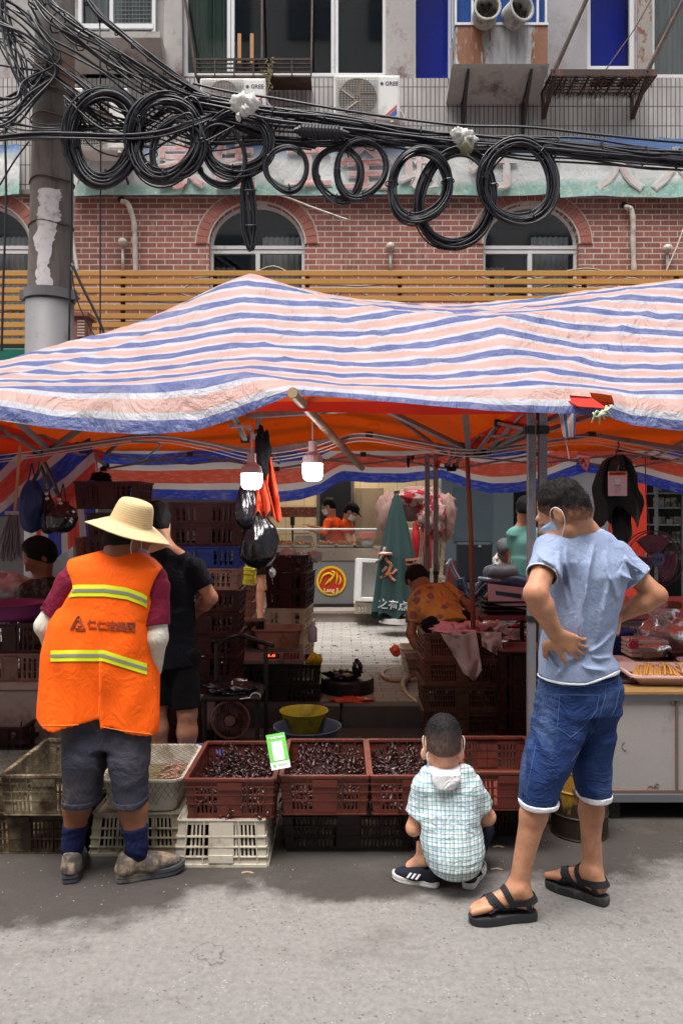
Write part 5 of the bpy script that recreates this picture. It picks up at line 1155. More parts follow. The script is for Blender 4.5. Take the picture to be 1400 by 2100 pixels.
 sdf_mesh('shirt_hem', [loft(mk(rows, .0015)[-3:] + [(ZZ(1408, 3.03), *mk(rows, .0015)[-1][1:])], yw), dict(t='fn', op='sub', k=.001, f=lambda X: X[..., 2] - hz_(X) + .007), dict(t='fn', op='sub', k=.001, f=lambda X: hz_(X) + .001 - X[..., 2])], .0035, wh, t, disp=fold)
 for a, b, rr_ in ((shL, elL, .0605), (shR, elR, .0585)):
  fr_ = .58 if a is shL else .56; p0 = a.lerp(b, fr_); d = (b - a).normalized(); sdf_mesh('sleeve_trim', [cyl(p0 - d * .002, p0 + d * .006, rr_, rr_), cyl(p0 - d * .01, p0 + d * .012, rr_ - .007, rr_ - .007, op='sub')], .0035, wh, t)
 # denim shorts
 dn = NT('denim'); o_ = dn.tc.outputs['Object']; cdn = dn.mix(dn.noise(7, dn.scalev(1, 1, .6), 5), S(22, 40, 86), S(40, 64, 112)); cdn = dn.mix(dn.math('MULTIPLY', dn.step(dn.noise(5, dn.scalev(1, 1, .5), 6, .6), .52, .72), .55), cdn, S(98, 122, 156))
 dn.set(col=cdn, rough=.85, spec=.2); dn.bump(dn.math('ADD', dn.math('MULTIPLY', dn.math('ABSOLUTE', dn.math('SUBTRACT', dn.noise(9, dn.scalev(.8, .8, 1.6), 4, .55, 1.3), .5)), 4.), dn.math('MULTIPLY', dn.noise(300), .2)), .6, .012); dn = dn.m
 def leg(rows, ry0, Y): return [(ZZ(py, y_), XX(px_, y_), y_, h / F * y_, ry) for py, px_, h, ry, y_ in rows]
 L1 = leg([(1405, 1154, 46, .11, 3.04), (1450, 1150, 50, .118, 3.03), (1500, 1142, 51, .112, 3.01), (1555, 1124, 49, .10, 2.99), (1600, 1110, 42, .088, 2.98), (1643, 1103, 37, .082, 2.975)], 0, 0)
 R1 = leg([(1405, 1224, 43, .11, 3.08), (1450, 1218, 44, .118, 3.09), (1500, 1211, 41, .11, 3.10), (1555, 1207, 39, .096, 3.10), (1600, 1211, 34, .086, 3.1), (1627, 1216, 32, .08, 3.1)], 0, 0)
 W1 = mk([(1385, 1188, 78, .118, 3.045), (1420, 1189, 79, .125, 3.045), (1455, 1187, 77, .125, 3.05)])
 shp = [loft(W1, yw), loft(L1, .1, k=.02), loft(R1, .1, k=.02), loft([(L1[-1][0] - .03, L1[-1][1], L1[-1][2], .06, .075), (L1[-1][0] + .03, L1[-1][1], L1[-1][2], .062, .075)], 0, op='sub'), loft([(R1[-1][0] - .03, R1[-1][1], R1[-1][2], .055, .075), (R1[-1][0] + .03, R1[-1][1], R1[-1][2], .055, .075)], 0, op='sub')]
 shorts = sdf_mesh('denim_shorts', shp, .005, dn, t, disp=folds(.0085, 6, 6, 15, 9, .45))
 for Lr in (L1, R1):
  z, x, y, rx, ry = Lr[-1]; sdf_mesh('turned_cuff', [loft([(z - .016, x, y, rx + .001, ry), (z + .004, x, y, rx + .004, ry + .003)], .1), loft([(z - .03, x, y, rx - .008, ry - .008), (z + .02, x, y, rx - .008, ry - .008)], .1, op='sub')], .0038, wh, t, disp=folds(.004, 6, 6, 16, 9))
 bv = bvh_of(shorts); st = M('denim_stitch', S(84, 104, 146), .9, bump=0)
 seam('stitching', bv, [[(1147, 1425), (1228, 1426), (1222, 1458), (1196, 1490), (1170, 1512), (1142, 1492), (1147, 1425)], [(1112, 1402), (1180, 1410), (1245, 1402), (1266, 1392)], [(1242, 1402), (1240, 1430), (1225, 1480), (1195, 1530), (1172, 1560)], [(1122, 1420), (1108, 1480), (1093, 1550), (1078, 1630)], [(1262, 1412), (1270, 1412), (1262, 1450), (1252, 1470)]], st, shorts, .0011, .0008)
 # sandals
 rub = M('sandal_rubber', (.022, .023, .026, 1), .7, dirt=(.12, .11, .10, 1), ds=12, dt=(.55, .75)); web = M('sandal_strap', (.012, .012, .015, 1), .75, bs=200, bump=.4)
 for an, tv in ((anL, Vector((-1, -.10, 0)).normalized()), (anR, Vector((-.72, .69, 0)).normalized())):
  q = Vector((tv.y, -tv.x, 0)); s_ = t
  Lc = lambda u, v, z: Vector((an.x, an.y, 0)) + tv * u + q * v + Vector((0, 0, z))
  outl_ = [(-.075, 0), (-.068, -.026), (-.03, -.034), (.03, -.036), (.09, -.048), (.14, -.050), (.175, -.040), (.19, -.015), (.182, .018), (.15, .040), (.10, .046), (.04, .036), (-.03, .033), (-.066, .025)]
  g = G(); n = len(outl_); oo = crom([Vector((a, b, 0)) for a, b in outl_ + outl_[:1]], 3)[:-1]; n = len(oo)
  vs_ = [Lc(p_.x * k_, p_.y * k_, z) for z, k_ in ((.0, .97), (.006, 1.0), (.028, 1.01), (.033, .985)) for p_ in oo]
  g.add(vs_, [(j*n+i, j*n+(i+1)%n, (j+1)*n+(i+1)%n, (j+1)*n+i) for j in range(3) for i in range(n)] + [tuple(range(n-1, -1, -1)), tuple(3 * n + i for i in range(n))])
  sd_ = g.build('sandal', rub, t, smooth=False)
  bodybv = bvh_of(body)
  def strap(pts, wdt, nm='strap'):
   g = G(); P_ = crom([Lc(*p_) for p_ in pts], 6); vs_ = []; m = len(P_)
   for i, p_ in enumerate(P_):
    d_ = (P_[min(m-1, i+1)] - P_[max(0, i-1)]).normalized(); ctr = Lc(interp(i, [0, m-1], [pts[0][0], pts[-1][0]]), 0, .04); up_ = (p_ - ctr).normalized(); sd2 = d_.cross(up_).normalized()
    near = bodybv.find_nearest(p_)
    if near[0] is not None and (near[0] - p_).length < .03: p_ = near[0] + near[1] * .004; up_ = near[1]; sd2 = d_.cross(up_).normalized()
    for a_, b_ in ((-1, -1), (1, -1), (1, 1), (-1, 1)): vs_.append(p_ + sd2 * a_ * wdt / 2 + up_ * b_ * .0022)
   g.add(vs_, [(4*i+k, 4*i+(k+1)%4, 4*i+4+(k+1)%4, 4*i+4+k) for i in range(m-1) for k in range(4)] + [(0, 1, 2, 3), (4*m-4, 4*m-1, 4*m-2, 4*m-3)]); g.build(nm, web, sd_)
  for z_ in (1,):
   strap([(.115, -.046, .03), (.10, -.038, .055), (.105, 0, .075), (.125, .034, .055), (.13, .043, .03)], .026)
   strap([(.045, -.036, .03), (.07, -.03, .065), (.10, 0, .082), (.13, .03, .055), (.15, .038, .03)], .022)
   strap([(.02, -.036, .03), (.03, -.042, .07), (.045, -.02, .11), (.05, 0, .118), (.045, .025, .105), (.03, .04, .07), (.02, .036, .03)], .024)
   strap([(.03, -.038, .075), (-.02, -.042, .08), (-.062, -.02, .085), (-.068, 0, .085), (-.062, .02, .085), (-.02, .042, .08), (.03, .04, .07)], .026)
   strap([(-.045, -.034, .03), (-.03, -.044, .07)], .02); strap([(-.045, .034, .03), (-.03, .04, .07)], .02)
   strap([(.04, -.038, .05), (.07, -.042, .055), (.11, -.046, .042)], .014, 'buckle')
 return t
# ---------------------------------------------------------------- street sweeper in the orange vest
def man_vest():
 YV = 3.32; t = thing('person', 'man in straw hat and orange reflective vest, standing with his back to us', 'person', (XX(215, YV), YV, 0))
 c = P(264, 1110, 3.42); Rm = headframe((.72, .62, -.36), (.28, .2, .93)); neck = P(243, 1142, 3.38)
 shL, shR = P(152, 1190, 3.37), P(316, 1198, 3.42); elL, wrL = P(97, 1284, 3.36), P(125, 1372, 3.50); elR, wrR = P(320, 1308, 3.38), P(314, 1380, 3.44)
 hpL, hpR = P(178, 1470, 3.32), P(262, 1470, 3.32); knL, knR = P(163, 1620, 3.33), P(270, 1625, 3.31); anL = Vector((XX(150, 3.33), 3.33, .135)); anR = Vector((XX(281, 3.30), 3.30, .135))
 p = head_prims(c, Rm, 1.) + [cone(Vector(c) + Rm @ Vector((0, -.045, -.03)), neck, .054, .06, k=.03), cone(neck, shL, .05, .05), cone(neck, shR, .05, .05)]
 sq = ((0, 1, 0), .75); p += [cone(P(232, 1220, 3.38), P(215, 1440, 3.34), .13, .085, sq=sq)]
 p += [cone(shL, elL, .048, .040), cone(elL, wrL, .040, .03), cone(shR, elR, .048, .042), cone(elR, wrR, .042, .03), cone(hpL, knL, .062, .057), cone(hpR, knR, .062, .057)]
 p += limb(knL, anL, .053, .058, .036, .3) + limb(knR, anR, .053, .058, .036, .3)
 p += hand_prims(wrL, (.6, .5, -.4), (.3, .6, -.5), (.2, .2, .9), (.5,) * 4) + hand_prims(wrR, (-.5, .5, -.4), (-.3, .6, -.5), (-.2, .2, .9), (.5,) * 4)
 body = sdf_mesh('body', p, .0058, skin_b, t, k=.022)
 hair_obj('hair', c, Rm, 1., hair_k, t, res=.007, puff=.004, low=-.05, front=.06)
 face_mask(c, Rm, 1., fabric('mask_lilac', S(150, 150, 185), .8), t, 1)
 maroon = fabric('maroon_cloth', S(110, 22, 48), .85); wsl = fabric('white_arm_sleeve', S(206, 200, 186), .85); org = fabric('vest_orange', S(255, 98, 10), .75, var=.05, weave=.2, wr=.3)
 for a, b, c2, nm in ((shL, elL, wrL, 0), (shR, elR, wrR, 1)):
  m_ = a.lerp(b, .78); sdf_mesh('shirt_sleeve', [cone(a.lerp(b, -.1), a.lerp(b, .1), .06, .062), cyl(a, m_, .064, .064), cyl(a.lerp(b, .62), a.lerp(b, 1.), .056, .056, op='sub')], .0055, maroon, t, disp=folds(.004, 9, 9, 7, 5))
  sdf_mesh('arm_sleeve', [cone(a.lerp(b, .62), b, .053, .049), cone(b, c2.lerp(b, .1), .047, .036, k=.02)], .0055, wsl, t, disp=folds(.0035, 9, 9, 14, 7))
 # vest
 rows = [(1129, 246, 36, .06, 3.40), (1137, 238, 60, .075, 3.40), (1147, 230, 84, .09, 3.40), (1168, 232, 101, .105, 3.395), (1200, 224, 100, .118, 3.39), (1240, 217, 95, .125, 3.385), (1275, 202, 100, .132, 3.375), (1324, 198, 108, .14, 3.365), (1344, 197, 110, .145, 3.365), (1389, 200, 117, .145, 3.36), (1441, 197, 121, .148, 3.355), (1490, 193, 120, .15, 3.35), (1540, 190, 119, .15, 3.35)]
 sec = [(ZZ(py, Y), XX(px_, Y), Y, h / F * Y, ry) for py, px_, h, ry, Y in rows]
 f0 = folds(.009, 5, 5, 2.5, 11, .45)
 def vf(X):
  px_ = 700 + X[..., 0] * F / X[..., 1]; hh = np.clip((1.38 - X[..., 2]) / .7, 0, 1); py_ = 1050 - (X[..., 2] - HC) * F / X[..., 1]; step_ = np.where((px_ > 206) & (X[..., 1] < 3.4), np.exp(-np.maximum(px_ - 206, 0) / 22), 0) * .022 * np.clip((py_ - 1325) / 60, 0, 1)
  return f0(X) * (.5 + hh) + .010 * hh * np.sin(X[..., 0] * 17 + 1.2 + X[..., 2] * 2.5) + .004 * np.sin(X[..., 0] * 41) * hh + step_
 cut_l = plane(P(200, 1506, 3.35), (.055 * -1, 0, -1), op='sub')
 hemcut = [dict(t='fn', op='sub', k=.002, f=lambda X: np.interp(700 + X[..., 0] * F / X[..., 1], [60, 130, 203, 206, 255, 316], [ZZ(1491, 3.2), ZZ(1489, 3.2), ZZ(1484, 3.2), ZZ(1494, 3.2), ZZ(1503, 3.2), ZZ(1512, 3.2)]) * -1 + .0015 * np.sin(X[..., 0] * 260) + X[..., 2])]
 vp = [loft(sec, .05, pw=2.6), ell(neck + Vector((0, .02, .03)), (.08, .09, .05), op='sub', k=.01), cyl(shL + Vector((-.16, 0, .03)), shL + Vector((-.005, 0, -.06)), .10, .085, op='sub', k=.02), cyl(shR + Vector((.16, 0, .03)), shR + Vector((.005, 0, -.06)), .10, .085, op='sub', k=.02)] + hemcut
 z0 = sec[-1][0]; vp.append(loft([(z0 - .05, XX(193, 3.35), 3.35, .235, .145), (z0 + .12, XX(193, 3.35), 3.35, .235, .145)], 0, op='sub'))
 vest = sdf_mesh('reflective_vest', vp, .0058, org, t, disp=vf)
 bv = bvh_of(vest); yel = M('reflective_yellow', S(215, 225, 40), .5, bump=.1, bs=200); gry = M('reflective_grey', S(135, 135, 130), .35, bump=.1)
 for top, hgt in (([(135, 1202), (160, 1199), (215, 1199), (260, 1205), (290, 1216), (302, 1223)], 24), ([(104, 1334), (150, 1333), (204, 1333), (212, 1333), (250, 1345), (302, 1361)], 23)):
  mid = lambda k: [(a, b + k) for a, b in top]
  st = patch('reflective_stripe', bv, mid(0), mid(hgt), yel, t, 70, 5, .004); patch('grey_band', bv, mid(hgt * .36), mid(hgt * .62), gry, st, 70, 2, .0062)
 g = G()  # printed mark and characters
 def dec(x0, y0, k): return lambda x, y, z: (hit(bv, x0 + x * k, y0 - y * k + x * k * .05, .004 + z * .006) or Vector((0, 3.2, 1)))
 ink = M('faded_print', S(132, 62, 40), .8, dirt=S(200, 80, 36), ds=14, dt=(.5, .62))
 for i, ch in enumerate('仁仁洁集团'): put_text(g, ch, 21, dec(189 + i * 20, 1281 + i * 1.5, 1.), .3, .35)
 ln = [[(145, 1291), (158, 1266), (163, 1263), (166, 1270), (173, 1285)], [(149, 1292), (159, 1272), (164, 1275)], [(154, 1288), (175, 1290)], [(156, 1292), (176, 1293)], [(160, 1268), (168, 1283), (160, 1283)]]
 for pl in ln:
  pts = [hit(bv, a + (c_ - a) * q / 4, b + (d_ - b) * q / 4, .003) for (a, b), (c_, d_) in zip(pl[:-1], pl[1:]) for q in range(5)]; pts = [q for q in pts if q is not None]; g.tube(pts, .0028, 4)
 g.build('print', ink, t)
 seam('hem_stitch', bv, [[(72, 1487), (130, 1488), (200, 1484)], [(206, 1490), (255, 1499), (311, 1506)], [(205, 1345), (205, 1420), (202, 1486)]], M('vest_stitch', S(255, 150, 70), .8), t, .0018, .0012)
 # cargo shorts
 drk = fabric('dark_shorts', S(58, 58, 70), .85, var=.25, dirt=S(80, 74, 72))
 rl = lambda rows: [(ZZ(py, y_), XX(px_, y_), y_, h / F * y_, ry) for py, px_, h, ry, y_ in rows]
 L1 = rl([(1440, 178, 46, .09, 3.34), (1500, 177, 45, .10, 3.34), (1560, 176, 42, .105, 3.33), (1600, 172, 38, .095, 3.33), (1644, 167, 36, .09, 3.33)]); R1 = rl([(1440, 262, 46, .09, 3.34), (1500, 264, 43, .10, 3.34), (1560, 265, 40, .105, 3.32), (1600, 267, 34, .095, 3.31), (1645, 269, 31, .085, 3.31)])
 shp = [loft(L1, 0), loft(R1, 0, k=.02), loft([(ZZ(1528, 3.33), XX(220, 3.33), 3.33, .10, .09), (ZZ(1450, 3.33), XX(220, 3.33), 3.34, .14, .08)], 0, k=.03)]
 for Q in (L1, R1): shp.append(loft([(Q[-1][0] - .03, Q[-1][1], Q[-1][2], Q[-1][3] - .008, Q[-1][4] - .008), (Q[-1][0] + .03, Q[-1][1], Q[-1][2], Q[-1][3] - .008, Q[-1][4] - .008)], 0, op='sub'))
 so_ = sdf_mesh('shorts', shp, .0055, drk, t, disp=folds(.006, 7, 7, 9, 21))
 for Q in (L1, R1):
  z, x, y, rx, ry = Q[-1]; sdf_mesh('rolled_cuff', [loft([(z - .004, x, y, rx + .002, ry + .002), (z + .022, x, y, rx + .005, ry + .004)], 0), loft([(z - .03, x, y, rx - .009, ry - .009), (z + .05, x, y, rx - .009, ry - .009)], 0, op='sub')], .0045, drk, t, disp=folds(.005, 7, 7, 9, 21))
 navy = fabric('navy_sock', S(22, 30, 66), .9, weave=.4)
 for kn, an in ((knL, anL), (knR, anR)): 
  d = (kn - an); top = an + d * .36; sdf_mesh('sock', [cyl(an - d * .05, top, .042, .055), cone(an - d * .1, an, .044, .044)], .005, navy, t, disp=folds(.003, 8, 8, 20, 2))
 shoe(t, 'work_shoe', Vector((anL.x, anL.y, 0)), (-.22, 1, 0), 1.03, M('muddy_shoe', S(74, 68, 66), .85, var=.3, dirt=S(146, 128, 108), ds=14, dt=(.47, .6), bump=.5), M('muddy_sole', S(60, 62, 68), .85, dirt=S(120, 112, 100), ds=9), True)
 shoe(t, 'work_shoe', Vector((anR.x, anR.y, 0)), (.93, .40, 0), 1.03, M('muddy_shoe', None), M('muddy_sole', None), True)
 # straw hat
 n = NT('straw'); o_ = n.tc.outputs['Object']; v = n.math('FRACT', n.math('MULTIPLY', n.n('SeparateXYZ', {0: n.tc.outputs['UV']}).outputs[1], 100.))
 rg = n.step(v, .0, .25); cst = n.mix(n.noise(60, n.scalev(1, 1, 1), 3), S(228, 204, 160), S(204, 174, 128)); n.set(col=n.mix(n.math('MULTIPLY_ADD', rg, -.75, .75), cst, S(140, 100, 56)), rough=.7, spec=.2); n.bump(n.math('ADD', n.math('ABSOLUTE', n.math('SUBTRACT', v, .5)), n.math('MULTIPLY', n.noise(200, o_), .3)), -.8, .006); n.translucent(.1, cst)
 up = Vector((.30, -.10, .94)).normalized(); q = up.to_track_quat('Z', 'Y').to_matrix(); hc = P(268, 1076, 3.42)
 prof = [(.0, .110), (.03, .112), (.058, .108), (.071, .096), (.079, .07), (.086, .034), (.091, .012), (.100, .002), (.13, -.006), (.16, -.015), (.19, -.026)]
 P2 = crom([Vector((a, 0, b)) for a, b in prof], 4); Ls = [0.]
 for a, b in zip(P2[:-1], P2[1:]): Ls.append(Ls[-1] + (b - a).length)
 def hf(u, v):
  i = v * (len(P2) - 1); i0 = min(int(i), len(P2) - 2); w_ = P2[i0].lerp(P2[i0+1], i - i0); a = u * 2 * math.pi; r = w_.x * (1 + (.03 * math.sin(a * 2 + 1) if v > .6 else 0)); z = w_.z + (.012 * math.sin(a * 2 + .6) + .007 * math.sin(a * 3)) * max(0, (w_.x - .1) / .07)
  return hc + q @ Vector((r * math.cos(a), r * 1.02 * math.sin(a), z))
 g = G(); g.grid(64, len(P2) - 1, hf, lambda u, v: (u, Ls[int(round(v * (len(P2) - 1)))])); 
 hat = g.build('straw_hat', None, smooth=True, solid=.004); hat.data.materials.append(n.m); tag(hat, 'wide brimmed yellow straw hat on the head of the man in the orange vest', 'hat')
 g = G()
 for a in (4.35, 4.5): g.lathe([(.0025, 0), (.006, 0), (.006, .003), (.0025, .003)], hc + q @ Vector((.088 * math.cos(a), .088 * math.sin(a), .025)), 8, Matrix.Rotation(R(90), 3, 'X'))
 e_ = g.build('eyelet', M('brass_eyelet', (.4, .35, .25, 1), .3, metal=.8), None); e_.parent = hat; e_.location -= hat.location
 return t
def shoe(parent, name, base, toe, s, up, sole, low=False, stripes=None):
 """base: ground point under the ankle"""
 tv = Vector(toe).normalized(); q = Vector((tv.y, -tv.x, 0)); L = lambda u, v, z: base + (tv * u + q * v + Vector((0, 0, z))) * s
 out_ = [(-.085, 0), (-.078, -.03), (-.03, -.037), (.03, -.036), (.09, -.046), (.14, -.047), (.18, -.035), (.197, -.008), (.19, .02), (.155, .040), (.10, .044), (.03, .035), (-.03, .036), (-.076, .028)]
 oo = crom([Vector((a, b, 0)) for a, b in out_ + out_[:1]], 3)[:-1]; n = len(oo); g = G()
 rise = lambda a: .012 * max(0, (a - .12) / .07) ** 2
 vs_ = [L(p_.x * k_, p_.y * k_, z + rise(p_.x)) for z, k_ in ((.0, .95), (.006, 1.0), (.018, .985), (.024, 1.01), (.036, .99)) for p_ in oo]
 g.add(vs_, [(j*n+i, j*n+(i+1)%n, (j+1)*n+(i+1)%n, (j+1)*n+i) for j in range(4) for i in range(n)] + [tuple(range(n-1, -1, -1)), tuple(4 * n + i for i in range(n))])
 p = [cone(L(-.045, 0, .055), L(-.04, 0, .088), .038 * s, .036 * s), cone(L(-.05, 0, .05), L(.05, 0, .055), .036 * s, .038 * s, k=.02), cone(L(.0, 0, .085), L(.10, -.003, .055), .030 * s, .030 * s, k=.03), cone(L(.06, -.004, .048), L(.15, -.006, .045), .040 * s, .032 * s, k=.03, sq=((0, 0, 1), .8)),
         plane(L(0, 0, .03), (0, 0, 1), op='sub', k=.002), cyl(L(-.02, 0, .095), L(-.02, 0, .14), .030 * s, .034 * s, op='sub', k=.01)]
 sh = sdf_mesh(name, p, .0048, up, parent, disp=folds(.0025, 12, 12, 12, 4)); g.build('sole', sole, sh, smooth=False)
 g = G()
 for k in range(5): a = .02 + k * .018; z = .118 - k * .010; g.tube(crom([L(a, -.026, z - .014), L(a + .004, 0, z + .004 - k * .001), L(a, .026, z - .014)], 3), .0032 * s, 4)
 g.build('lace', M(name + '_lace', (.02, .02, .022, 1) if stripes else (.2, .18, .16, 1), .9), sh)
 if stripes:
  g = G()
  for sd in (-1, 1):
   for k in range(3):
    a = .03 + k * .026
    g.add([L(a, sd * .055, .044), L(a + .014, sd * .055, .044), L(a - .006, sd * .048, .074), L(a - .02, sd * .048, .074)], [(0, 1, 2, 3)])
  g.build('side_stripe', stripes, sh, solid=.004)
 return sh
# ---------------------------------------------------------------- crouching boy
def boy():
 YB_ = 3.2; t = thing('person', 'small boy crouching in checked shirt and white collar before the crayfish crates', 'person', (XX(915, YB_), YB_, 0))
 s = .93; c = P(908, 1522, 3.24); Rm = headframe((.03, .96, -.28), (.0, .25, .96)); neck = P(912, 1578, 3.22)
 shL, shR = P(872, 1608, 3.22), P(962, 1606, 3.22); elL, wrL = P(848, 1698, 3.22), P(872, 1700, 3.38); elR, wrR = P(1000, 1676, 3.24), P(975, 1690, 3.4)
 hpL, hpR = P(905, 1762, 3.16), P(955, 1762, 3.16); knL, knR = P(872, 1690, 3.42), P(985, 1700, 3.42); anL = Vector((XX(868, 3.26), 3.26, .10)); anR = Vector((XX(966, 3.27), 3.27, .10))
 p = head_prims(c, Rm, s) + [cone(Vector(c) + Rm @ Vector((0, -.035, -.03)), neck, .043, .045, k=.02), cone(neck, shL, .035, .035), cone(neck, shR, .035, .035), cone(P(915, 1640, 3.22), P(930, 1740, 3.18), .085, .09)]
 p += [cone(shL, elL, .036, .030), cone(elL, wrL, .030, .022), cone(shR, elR, .036, .030), cone(elR, wrR, .030, .022), cone(hpL, knL, .048, .042), cone(hpR, knR, .048, .042), cone(knL, anL, .042, .03), cone(knR, anR, .042, .03), cone(anL, anL + Vector((-.05, .02, -.04)), .028, .025), cone(anR, anR + Vector((.03, .05, -.04)), .028, .025)]
 p += hand_prims(wrL, (.3, .8, -.3), (.3, 0, -.8), (.8, 0, 0), (.5,) * 4, .72) + hand_prims(wrR, (-.3, .8, -.3), (-.3, 0, -.8), (-.8, 0, 0), (.5,) * 4, .72)
 p += [ell(P(868, 1546, 3.23), (.013, .012, .025), k=.006), ell(P(945, 1548, 3.23), (.013, .012, .025), k=.006)]
 sdf_mesh('body', p, .005, skin_c, t, k=.018)
 hair_obj('hair', c, Rm, s, hairm('boy_hair', (.018, .016, .018, 1), S(112, 92, 84), (.68, .0)), t, res=.005, puff=.006, low=-.062, front=.055, amp=.0012)
 m_ = face_mask(c, Rm, s, maskw, t)
 g = G()
 for sx_, ex in ((-1, 878), (1, 937)): g.tube(crom([P(ex + sx_ * -2, 1540, 3.225), P(ex + sx_ * 3, 1550, 3.215), P(ex + sx_ * 0, 1562, 3.215), P(ex - sx_ * -2 + 1, 1572, 3.23), P(ex - sx_ * 2, 1584, 3.25)], 5), [.004] * 21, 6)
 g.build('mask_strap', maskw, m_)
 n = NT('checked_cloth'); o_ = n.scalev(1, 1, 1, None, (.0, .0, .06)); wv = n.n('SeparateXYZ', {0: o_}); nz = n.math('MULTIPLY', n.math('SUBTRACT', n.noise(8, None, 2), .5), .02)
 def lines(ax, per, ph, wd): v = n.math('FRACT', n.math('ADD', n.math('DIVIDE', n.math('ADD', wv.outputs[ax], nz), per), ph)); return n.step(n.math('ABSOLUTE', n.math('SUBTRACT', v, .5)), .5 - .0, .5 - wd)
 def ln(ax, per, ph, wd):
  v = n.math('FRACT', n.math('ADD', n.math('DIVIDE', n.math('ADD', wv.outputs[ax], nz), per), ph)); return n.step(n.math('ABSOLUTE', n.math('SUBTRACT', v, .5)), wd + .03, wd)
 per = .0165; c0 = S(226, 234, 233); tl_ = S(168, 206, 202); bl = S(58, 92, 148)
 cc = n.mix(n.math('MULTIPLY', ln(0, per * 2, 0, .16), .6), c0, tl_); cc = n.mix(n.math('MULTIPLY', ln(2, per * 2, 0, .16), .7), cc, tl_)
 cc = n.mix(n.math('MULTIPLY', ln(0, per, .25, .08), .62), cc, bl); cc = n.mix(n.math('MULTIPLY', ln(2, per, .25, .08), .62), cc, bl)
 n.set(col=cc, rough=.85, spec=.2); n.bump(n.math('ABSOLUTE', n.math('SUBTRACT', n.noise(14, None, 4, .5, 1.), .5)), .8, .02)
 rows = [(1578, 910, 22, .04, 3.22), (1588, 912, 40, .052, 3.22), (1602, 914, 58, .064, 3.22), (1622, 916, 66, .075, 3.215), (1650, 918, 63, .085, 3.21), (1685, 920, 61, .092, 3.2), (1715, 925, 63, .098, 3.19), (1745, 930, 62, .102, 3.18), (1770, 932, 55, .095, 3.17), (1786, 934, 45, .08, 3.17), (1795, 936, 34, .06, 3.17)]
 sec = [(ZZ(py, Y), XX(px_, Y), Y, h / F * Y, ry) for py, px_, h, ry, Y in rows]; slL, slR = shL.lerp(elL, .68), shR.lerp(elR, .72)
 sp = [loft(sec, 0, pw=2.3), cone(P(880, 1592, 3.22), shL, .044, .047, k=.02), cone(P(950, 1590, 3.22), shR, .044, .047, k=.02), cyl(shL, slL, .042, .050, k=.025), cyl(shR, slR, .042, .048, k=.025), cyl(shL.lerp(elL, .5), shL.lerp(elL, .95), .037, .046, op='sub'), cyl(shR.lerp(elR, .5), shR.lerp(elR, .95), .037, .044, op='sub')]
 shirt = sdf_mesh('checked_shirt', sp, .0045, n.m, t, disp=folds(.0065, 9, 9, 12, 31))
 bv = bvh_of(shirt); seam('yoke_seam', bv, [[(862, 1634), (900, 1627), (940, 1628), (978, 1632)]], M('seam_teal', S(150, 185, 185), .8), shirt, .0015, .0005)
 sdf_mesh('collar', [loft([(ZZ(1617, 3.14), XX(913, 3.14), 3.128, .034, .012), (ZZ(1600, 3.14), XX(913, 3.14), 3.136, .054, .020), (ZZ(1586, 3.14), XX(912, 3.17), 3.155, .060, .038), (ZZ(1572, 3.2), XX(911, 3.2), 3.195, .062, .052)], 0, k=.01), ell(neck + Vector((0, .0, .03)), (.045, .044, .045), op='sub')], .0042, fabric('white_collar', S(232, 232, 236), .85), t, disp=folds(.003, 14, 14, 10, 3))
 nv = fabric('navy_trousers', S(18, 22, 36), .85)
 sdf_mesh('trousers', [cone(hpL, knL, .052, .056), cone(hpR, knR, .052, .056), cone(hpL, hpR, .055, .055), cyl(knL, knL.lerp(anL, .55), .054, .05, k=.02), cyl(knR, knR.lerp(anR, .8), .054, .048, k=.02)], .0055, nv, t, disp=folds(.004, 9, 9, 9, 8))
 sdf_mesh('sock', [cyl(anL + Vector((0, 0, -.02)), anL.lerp(knL, .25), .030, .031)], .005, M('yellow_sock', S(225, 160, 40), .85), t)
 shm = M('navy_knit', S(20, 26, 42), .8, bump=.4, bs=160); slm = M('white_foam_sole', S(226, 222, 220), .6, dirt=S(160, 150, 145)); wst = M('white_stripe', S(236, 236, 238), .5)
 shoe(t, 'sneaker', Vector((anL.x + .005, anL.y - .01, 0)), (-.86, .35, 0), .72, shm, slm, stripes=wst); shoe(t, 'sneaker', Vector((anR.x, anR.y - .01, 0)), (.42, .9, 0), .78, shm, slm, stripes=wst)
 return t
